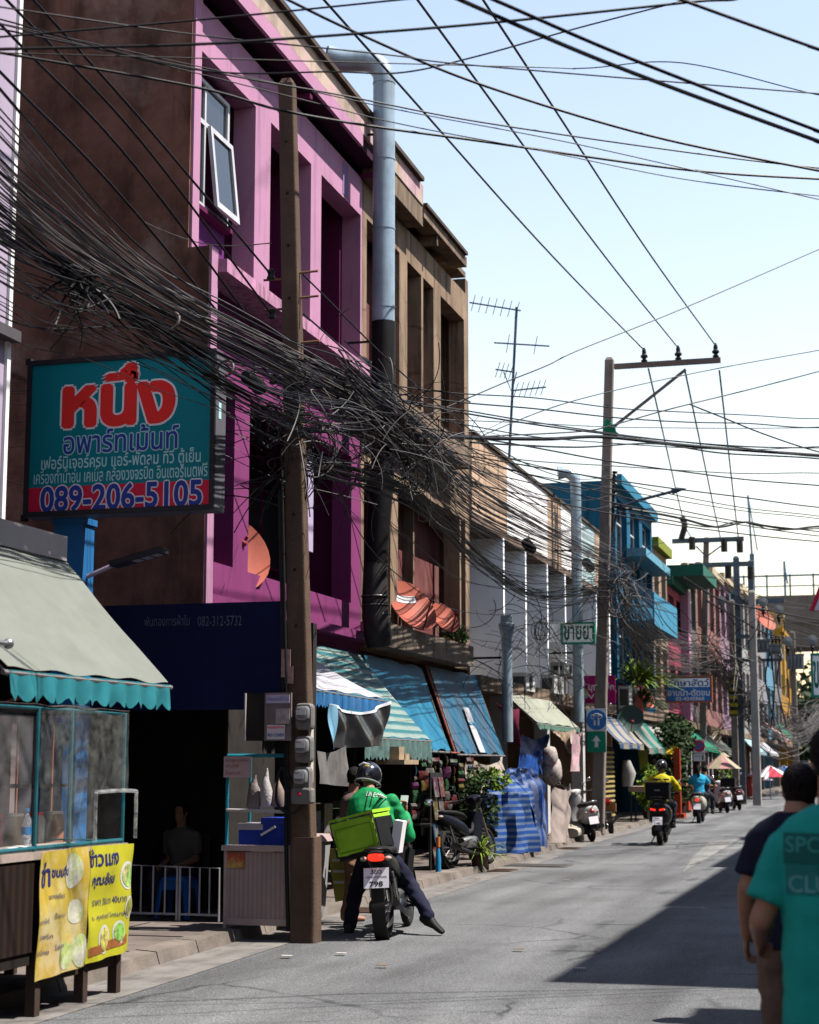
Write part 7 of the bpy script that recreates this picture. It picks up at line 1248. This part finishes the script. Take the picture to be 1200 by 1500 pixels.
for (px, y0, y1, l) in ((1131,900,938,'tall yellow concrete column left of the pair by the footbridge'),(1142,905,938,'tall yellow concrete column right of the pair by the footbridge')):
    a, b = aY(px,y0,130), aY(px,y1,130); S('yellow_column', MB().box((a.x-.3,129.8,b.z-4),(a.x+.3,130.4,a.z)).box((a.x-.36,129.74,a.z),(a.x+.36,130.46,a.z+.2)), M('column_yellow', (.6,.4,.12), .8, .1), l, 'column')
S('mast_crane', MB().tube([aY(1151,880,158), aY(1149,822,158)], .12, 6).tube([aY(1149,825,158), aY(1154,855,158)], .08, 6), M('mast_blue'), 'thin blue mast rising above the footbridge deck', 'mast')
# ================================================================ OVERHEAD CABLES
m_cab = M('cable_black', (.012,.011,.012), .5, .2, 6, spec=.12); m_cabg = M('cable_grey', (.14,.125,.12), .55, .3, 6, spec=.15)
rw = random.Random(21)
def wire(label, pts, r=.01, m=None, n=10, group='overhead cables', cross=False):
    q_ = [aY(x, y, Y_) if not isinstance(x, V) else x for (x, y, Y_) in pts]
    if cross:     # run on to the house fronts on both sides of the street
        d = q_[-1]-q_[-2]; e = q_[0]-q_[1]; out0 = not isinstance(pts[0][0], V) and pts[0][1] <= 0; out1 = not isinstance(pts[-1][0], V) and pts[-1][1] <= 0
        if out1: u = V((d.x, 0, max(d.z, .3*abs(d.x)))).normalized(); q_ += [q_[-1]+u*k for k in (.6, 2, 6)]
        elif d.x > .01 and q_[-1].x < 4.2: k = (4.2-q_[-1].x)/d.x; d = d*k; d.z = max(-2.5, min(2.5, d.z)); d.y = max(-14, min(14, d.y)); q_.append(q_[-1]+d)
        if out0: u = V((e.x, 0, max(e.z, .3*abs(e.x)))).normalized(); q_ = [q_[0]+u*k for k in (6, 2, .6)]+q_
        elif e.x < -.01 and -7.45 < q_[0].x and cross != 'right': k = (-7.45-q_[0].x)/e.x; e = e*k; e.z = max(-1.5, min(1.5, e.z)); e.y = max(-6, min(6, e.y)); q_.insert(0, q_[0]+e)
    return S('overhead_cable', MB().tube(cr(q_, n), r, 6), m or m_cab, label, 'cable', group, True)
def span(a, b, sag, n=14, jit=.0, seed=0):
    out = []
    for i in range(n+1):
        t = i/n; p = a.lerp(b, t)-V((0,0,4*sag*t*(1-t)))
        if jit: p += V((noise.noise(V((t*6,seed,0))), noise.noise(V((t*6,seed,5)))*.4, noise.noise(V((t*6,seed,9)))))*jit
        out.append(p)
    return out
def bundle(label, nodes, n_, r, m, jit=.04, sag=(.02,.12), sub=10, loose=.35):
    """strands that run side by side through the same nodes: nodes = (point, spread)"""
    mb = MB()
    for k in range(n_):
        o_ = V((rw.gauss(0,.5), rw.gauss(0,.6), rw.gauss(0,1))); pts = [p+(o_+V((rw.gauss(0,.4), rw.gauss(0,.4), rw.gauss(0,.6)))*loose)*s_ for p, s_ in nodes]; sg = rw.uniform(*sag)
        path = cr(pts, sub); n2 = len(path)-1; L = (pts[-1]-pts[0]).length
        sd = rw.uniform(0, 99); path = [p+V((0,0,-sg*L*.1*4*(i/n2)*(1-i/n2)))+V((noise.noise(V((i*.17,sd,0))),0,noise.noise(V((i*.17,sd,7)))))*jit for i, p in enumerate(path)]
        mb.tube(path, r*rw.uniform(.6,1.25), 5, False)
    return S('cable_bundle', mb, m, label, 'cables', None, True, 'stuff')
def tangle(label, c, rad, n_, r, m, L=(.3,1.1)):
    """loose curling cable ends: each one a smooth bent arc that droops"""
    mb = MB(); c = V(c)
    for k in range(n_):
        p = c+V((rw.gauss(0,.45)*rad[0], rw.gauss(0,.45)*rad[1], rw.gauss(0,.45)*rad[2])); l = rw.uniform(*L); d = V((rw.gauss(0,1),rw.gauss(0,1.6),rw.gauss(0,.6))).normalized(); ax = V((rw.gauss(0,1),rw.gauss(0,1),rw.gauss(0,1))).normalized(); tw = rw.gauss(0,.2); pts = [p]
        for i in range(9): d = (Matrix.Rotation(tw, 3, ax) @ d + V((0,0,-.07))).normalized(); pts.append(pts[-1]+d*l/9)
        mb.tube(pts, r*rw.uniform(.6,1.4), 5, False)
    return S('cable_tangle', mb, m, label, 'cables', None, True, 'stuff')
# high voltage lines and their run to the third pole
for i, (px, w0, nm) in enumerate(((475,17,'left'),(612,17,'middle'),(708,17,'right'))):
    a = INS[i]; b = aY(px,0,w0); c = b+(b-a).normalized()*26; wire('thick black power line from the %s insulator up to the top of the photo' % nm, [(a,0,0),(a.lerp(b,.5)-V((0,0,.12)),0,0),(b,0,0),(c+V((0,0,.2)),0,0)], .016)
for i, (p0, p1, p2_) in enumerate((((950,540),(1000,757),(1014,790)),((1004,545),(1056,790),(1061,793)),((1054,543),(1082,790),(1084,795)))):
    wire('thin power line dropping from the %s insulator to the third pole' % ('left','middle','right')[i], [(*p0,39.9),(*p1,66.5),(*p2_,67.6)], .022, M('line_blue', (.05,.09,.15), .5))
# four low lines to the rack on the first pole and on to the second
for i, (pts, nm) in enumerate((([(49,0),(215,185),(398,378)],'first'), ([(10,0),(205,205),(405,388)],'second'), ([(0,35),(195,240),(400,440)],'third'), ([(0,105),(180,290),(372,482)],'fourth'))):
    z = (6.35,5.95,5.6,5.3)[i]; e_ = on_pole(z)+V((-.2,-.05,0)); a, b = aX(*pts[0],-5.5), aX(*pts[1],-5.5); a2 = a+(a-b)*1.2
    wire('straight black line to the leaning pole, %s from the top' % nm, [(a2,0,0),(a,0,0),(b,0,0),(e_,0,0)], .011)
    wire('sagging line from the leaning pole to the second pole, %s from the top' % nm, [(q_,0,0) for q_ in span(e_+V((.3,.1,0)), aY(900,694+i*15,39.7), .8-.08*i, 6)], .009)
# near wires across the top of the photo
TOP = [('thin near wire rising across the top left of the photo',[(-60,60,8),(0,54,8),(280,30,8.6),(580,0,9.2),(700,-14,9.5)],.006), ('near wire crossing the pink wall and the sky at the top',[(-60,74,7.5),(0,72,7.6),(280,65,8),(455,54,8.3),(700,35,8.8),(1010,3,9.5),(1100,-8,9.8)],.008), ('long wire falling from the top left to the right edge',[(-60,0,8),(0,10,8),(280,50,8.8),(472,70,9.2),(585,82,9.5),(700,96,10),(1200,137,11),(1300,143,11.3)],.005), ('wire dipping across the hooded pipe and rising right',[(-60,18,9),(0,28,9),(280,101,9.6),(490,105,10),(590,106,10.3),(700,82,10.7),(850,40,11.2),(1005,0,11.8),(1060,-14,12)],.006),
       ('falling wire passing behind the hooded pipe',[(-60,30,9),(325,108,9.8),(504,140,10.3),(700,178,11),(1000,222,11.8),(1200,246,12.4),(1300,252,12.6)],.006), ('lowest wire of the group falling past the hooded pipe',[(-40,70,9),(280,126,9.8),(410,161,10.1),(546,185,10.5),(700,206,11),(1000,248,11.8),(1200,262,12.4),(1300,266,12.6)],.009), ('thin wire just above the lowest one in the sky',[(380,130,10),(580,180,10.5),(800,222,11),(1000,262,11.6),(1200,287,12),(1300,296,12.3)],.004), ('thin wire bunched with the falling ones at right',[(350,110,10),(580,160,10.6),(850,212,11.3),(1200,292,12),(1300,310,12.3)],.004),
       ('bold wire from the top crossing the hooded pipe line',[(400,-12,9),(423,0,9),(525,49,9.5),(700,122,10.2),(950,198,11),(1200,250,11.8),(1300,268,12.1)],.009), ('boldest black wire in the upper right sky',[(640,-18,7.5),(675,0,7.6),(900,96,8.3),(1200,207,9.2),(1300,240,9.5)],.012), ('bold wire just above the boldest one',[(700,-8,7.6),(725,0,7.7),(920,84,8.4),(1200,192,9.2),(1300,226,9.5)],.010), ('wire cutting the top right corner',[(960,-16,8),(1000,0,8),(1200,72,8.6),(1300,105,8.9)],.009), ('thin wire across the top right sky',[(700,96,10.5),(850,100,11),(1000,92,11),(1200,139,11.4),(1300,150,11.7)],.004)]
for (l, p, r) in TOP: wire(l, p, r, cross=True)
# wires over the middle sky
def over(label, pts, r, m=None): wire(label, pts, r, m, cross=True)
over('wavy thin wire rising to the right edge above the insulators',[(686,583,26),(740,560,26.5),(800,536,27),(850,512,27.6),(1000,452,29.5),(1200,365,32),(1320,312,33.5)],.012)
over('thin wire rising to the right below the insulators',[(690,645,26),(800,600,27.5),(900,572,29),(1050,540,31),(1200,513,33),(1320,492,35)],.010)
over('thin rising wire through the green cloth',[(690,640,26),(850,632,28),(900,622,29),(960,605,30),(1010,592,31),(1100,570,32),(1200,544,33.5),(1320,512,35)],.013)
wire('wire dropping from the rising wire to the right edge',[(1010,592,31),(1060,612,31.5),(1120,636,32.3),(1200,662,33.3),(1320,690,35)],.014, cross='right')
over('thick black cable bundle over the middle of the sky',[(440,630,16),(520,632,18),(690,641,24),(800,643,27),(885,640,30),(1000,652,32),(1100,660,33.5),(1200,667,35),(1330,676,37)],.034)
wire('loose cable wrapped along the thick black one',[(690,648,24),(760,652,26),(850,655,29),(960,650,31),(1060,664,33),(1200,672,35),(1330,690,37)],.016, cross='right')
mid = [((690,568),(1200,604)),((690,577),(1200,611)),((690,590),(1200,640)),((690,605),(1200,634)),((690,596),(1200,660)),((690,628),(1200,700)),((686,640),(1200,742)),((686,650),(1200,760)),((686,660),(1200,735)),((690,665),(1200,750)),((686,672),(1200,770)),((690,690),(1200,775)),((686,610),(1200,620)),((690,655),(1200,684))]
desc = ['uppermost thin wire','second thin wire','third thin wire','fourth thin wire','fifth thin wire','sixth thin wire','seventh thin wire','eighth thin wire','ninth thin wire','tenth thin wire','eleventh thin wire','twelfth thin wire','slack thin wire','dipping thin wire']
for i, ((x0,y0),(x1,y1)) in enumerate(mid):
    a, b = aY(x0,y0,22+i*.6), aY(x1,y1,31+i*.5); a2 = a+(a-b)*.25; b2 = b+(b-a)*.35; sg = .15+.08*(i%4)
    pts = span(a2, b2, sg, 8, .05, i); wire(desc[i]+' crossing the sky right of the brown building', [(q_,0,0) for q_ in pts], .009+.002*(i%3), cross=True)
wire('black twisted cable with loops right of the street lamp',[(900,742,39.5),(960,752,40),(1000,760,41),(1050,772,42),(1090,765,43),(1120,770,44),(1160,775,45),(1200,771,46),(1320,765,49)],.03, cross='right')
wire('second looping cable right of the street lamp',[(900,748,39.5),(980,762,41),(1040,772,42),(1080,764,43),(1110,770,44),(1150,776,45),(1320,768,49)],.018, cross='right')
wire('pale wire swagging from the pink wall to the pole rack',[(205,322,16.5),(240,338,16.3),(290,355,16.0),(340,360,15.6),(398,356,15.2)],.006,m_cabg)
# the great bundles along the street
L0 = lambda y: aX(0,y,-5.35); L00 = lambda y: aX(0,y,-5.35)+V((0,-2.2,0))
N1 = on_pole(5.15)+V((.05,-.05,0)); C1 = aY(500,570,16.4); C2 = aY(610,640,19.0); E1 = aY(905,835,39.6)
bundle('mass of pale grey cables slanting down to the leaning pole', [(L00(170)+V((0,0,.12)),.2),(L0(245),.2),(aX(200,405,-5.3),.1),(aX(380,500,-5.25),.08),(C1,.12),(C2,.12)], 30, 0.0054, m_cabg, .03, (.0,.05))
bundle('black cables among the pale ones slanting down to the leaning pole', [(L00(215),.22),(L0(300),.24),(aX(200,420,-5.3),.1),(aX(380,520,-5.25),.09),(C1,.12),(C2,.14)], 26, 0.0061, m_cab, .03, (.0,.06))
bundle('heavy black cable rope sagging past the apartment sign', [(L00(290),.06),(L0(330),.08),(aX(125,410,-5.3),.035),(aX(250,500,-5.3),.06),(aX(400,590,-5.2),.1),(aY(560,630,17.5),.15)], 22, 0.0068, m_cab, .03, (.0,.06))
bundle('lower loose cables in front of the brown side wall', [(L00(400),.15),(L0(420),.16),(aX(150,480,-5.3),.1),(aX(330,570,-5.25),.1),(aX(430,630,-5.2),.1)], 14, 0.0043, m_cab, .05, (.02,.12))
bundle('thin cables running level behind the apartment sign', [(aY(0,600,14.6),.25),(aY(180,600,14.7),.3),(aY(330,610,14.9),.2),(on_pole(4.5),.15)], 12, 0.0040, m_cab, .04, (.02,.1))
tangle('black splice knot on the heavy cable rope', aX(128,418,-5.3), (.16,.25,.12), 30, 0.0082, m_cab, (.15,.45)); tangle('smaller knot of cable loops left of the sign top', aX(105,445,-5.3), (.1,.2,.12), 13, 0.0054, m_cab, (.2,.5))
tangle('dense tangle of cable ends around the leaning pole', on_pole(4.75)+V((.1,0,0)), (.42,.4,.62), 75, 0.0051, m_cab, (.35,1.2)); tangle('grey tangle of cable ends around the leaning pole', on_pole(4.95)+V((.3,.2,0)), (.4,.5,.35), 22, 0.0048, m_cabg, (.35,1.0))
tangle('dense cable tangle hanging before the brown building', aY(575,625,18.2), (.55,1.6,.42), 80, 0.0054, m_cab, (.4,1.5)); tangle('grey cable ends hanging before the brown building', aY(590,640,18.6), (.5,1.5,.35), 20, 0.0051, m_cabg, (.4,1.3)); tangle('drooping cable ends under the tangle', aY(600,680,18.8), (.4,1.2,.5), 30, 0.0041, m_cab, (.5,1.6))
bundle('fan of black cables from the tangle to the second pole', [(C1,.2),(C2,.2),(aY(720,745,26),.33),(E1,.25)], 40, 0.0072, m_cab, .06, (.02,.14)); bundle('fan of pale cables from the tangle to the second pole', [(C1,.2),(C2,.18),(aY(720,735,26),.28),(E1,.2)], 30, 0.0065, m_cabg, .05, (.02,.12))
bundle('lower thick rope of cables sagging to the second pole', [(on_pole(4.5),.06),(aY(600,720,20),.08),(aY(705,815,26),.06),(aY(790,870,32),.09),(aY(880,868,39),.12)], 16, 0.0094, m_cab, .06, (.02,.08))
bundle('slack single cables below the fan', [(aY(480,560,16),.3),(aY(620,700,21),.45),(aY(740,810,28),.4),(aY(900,850,39.5),.3)], 16, 0.0058, m_cab, .1, (.05,.25))
tangle('cable tangle low on the white terrace', aY(790,930,33), (.6,2.6,.75), 35, 0.0061, m_cab, (.6,2.0)); tangle('loops of cable under the pharmacy sign', aY(800,975,34), (.5,2.0,.5), 25, 0.0061, m_cab, (.5,1.6)); tangle('thin hanging cable ends beside the short exhaust pipe', aY(712,960,29.5), (.25,.7,.7), 17, 0.0048, m_cab, (.5,1.4))
tangle('pale cable tangle around the second pole', aY(905,845,39.4), (.55,.7,.4), 45, 0.006, m_cabg, (.5,1.5)); tangle('black cable tangle around the second pole', aY(905,870,39.6), (.6,1.0,.7), 45, 0.0065, m_cab, (.6,2.0))
E2 = aY(1040,965,66); E3 = aY(1120,1040,80); E4 = aY(1172,1055,97)
bundle('brown grey cables sweeping from the second pole down the street', [(E1,.25),(aY(935,900,46),.4),(aY(980,945,55),.4),(E2,.3)], 46, 0.0101, M('cable_brown', (.09,.075,.068), .6, .3), .1, (.05,.2)); bundle('black cables sweeping from the second pole down the street', [(aY(905,880,39.8),.3),(aY(950,930,50),.5),(E2,.35)], 30, 0.0094, m_cab, .12, (.05,.2))
bundle('pale cables looping between the farther poles', [(E2,.35),(E3,.45),(E4,.4),(aY(1215,1035,112),.5)], 44, 0.0115, m_cabg, .15, (.08,.3)); bundle('black cables looping between the farther poles', [(E2,.4),(E3,.5),(E4,.45),(aY(1215,1050,112),.5)], 30, 0.0115, m_cab, .15, (.08,.3))
for (px, py, Y_, l, n_) in ((1045,960,66,'cable tangle around the third pole',110),(1100,1035,72,'cable tangle around the transformer poles',110),(1168,1050,97,'farthest cable tangle around the brown pole',120),(1075,985,70,'drooping grey cable loops left of the transformers',60)): tangle(l, aY(px,py,Y_), (.9,2.0,.9), int(n_*.6), .013, m_cabg if n_ != 110 else m_cab, (.8,2.6))
bundle('dark cables under the transformer platform', [(aY(1060,860,70),.5),(aY(1100,890,72),.6),(aY(1200,930,90),.8)], 8, 0.0216, m_cab, .1, (.05,.15))
wire('black cable crossing before the far footbridge', [(1000,845,60),(1060,880,64),(1130,895,68),(1200,908,72),(1300,918,78)], .035); wire('second black cable curving before the transformers', [(1035,880,66),(1080,905,68),(1130,930,71),(1200,937,75),(1300,930,80)], .03)

# splice boxes, coils and ties on the cables
def closure(label, px, py, Yc, rz, L=.42, r=.07):
    p = aY(px,py,Yc); t = T('splice_box', label, 'splice box', p, 'black splice boxes on the cables'); d = V((sin(rz)*.2, 1, -.12)).normalized()
    P('case', MB().tube([p-d*L*.5, p-d*L*.42, p+d*L*.42, p+d*L*.5], [r*.6,r,r,r*.6], 12), M('box_black'), t, True)
    for k in (-.2,0,.2): P('rib', MB().torus(p+d*L*k*1.4, d, r, .008, 14, 6), m_cab, t, True)
    P('hanger', MB().tube([p+V((0,0,r)), p+V((0,0,r+.12))], .01), m_cab, t)
closure('black splice box on the cables just left of the leaning pole', 372,560,14.9,.1); closure('black splice box among the tangle right of the leaning pole', 492,588,16.6,.0); closure('black splice box low in the tangle before the dark exhaust pipe', 560,655,18.4,.1)
closure('black splice box on the cables in front of the white terrace', 775,800,30,.0,.6,.09); closure('black splice box near the second pole', 862,828,37,.0,.7,.1)
def coil(label, px, py, Yc, R, n_=6, ax=(.5,-.8,.1), m=None):
    c = aY(px,py,Yc); t = T('cable_coil', label, 'cable coil', c, 'coils of spare cable'); ax = V(ax).normalized(); mb = MB()
    for k in range(n_): a1, b1 = R*rw.uniform(.55,.85), R*rw.uniform(.85,1.25); q_ = (ax+V((rw.gauss(0,.2),rw.gauss(0,.2),rw.gauss(0,.1)))).cross(V((0,0,1))).normalized(); c2_ = c+V((rw.gauss(0,.03),rw.gauss(0,.03),R-b1)); mb.tube([c2_+q_*a1*cos(2*pi*i/22)+V((0,0,1))*b1*sin(2*pi*i/22) for i in range(23)], .007, 5, False)
    P('loops', mb, m or m_cab, t, True); P('tie', MB().torus(c+V((0,0,R)), (0,1,0), .03, .008, 10, 6), m_cabg, t, True)
coil('coil of spare black cable hanging left of the leaning pole', 395,620,14.95,.17); coil('coil of spare grey cable hanging right of the leaning pole', 470,650,16.2,.2,5,(.4,-.9,.1),m_cabg); coil('coil of spare cable hanging before the brown building corner', 612,690,19,.2)
coil('coil of spare cable hanging before the white terrace', 792,925,32,.19); coil('pale coil of cable on the second pole', 905,872,39.2,.35,7,(.3,-.9,.1),m_cabg); coil('coil of spare cable on the third pole', 1040,990,66,.5,6)
for (px, py, l) in ((250,470,'first plastic tie around the heavy cable rope above the sign'),(330,540,'second plastic tie around the heavy cable rope near the pole')):
    c = aX(px,py,-5.28); S('cable_tie', MB().torus(c, (.1,1,-.25), .075, .012, 16, 6), m_cabg, l, 'cable tie', None, True)
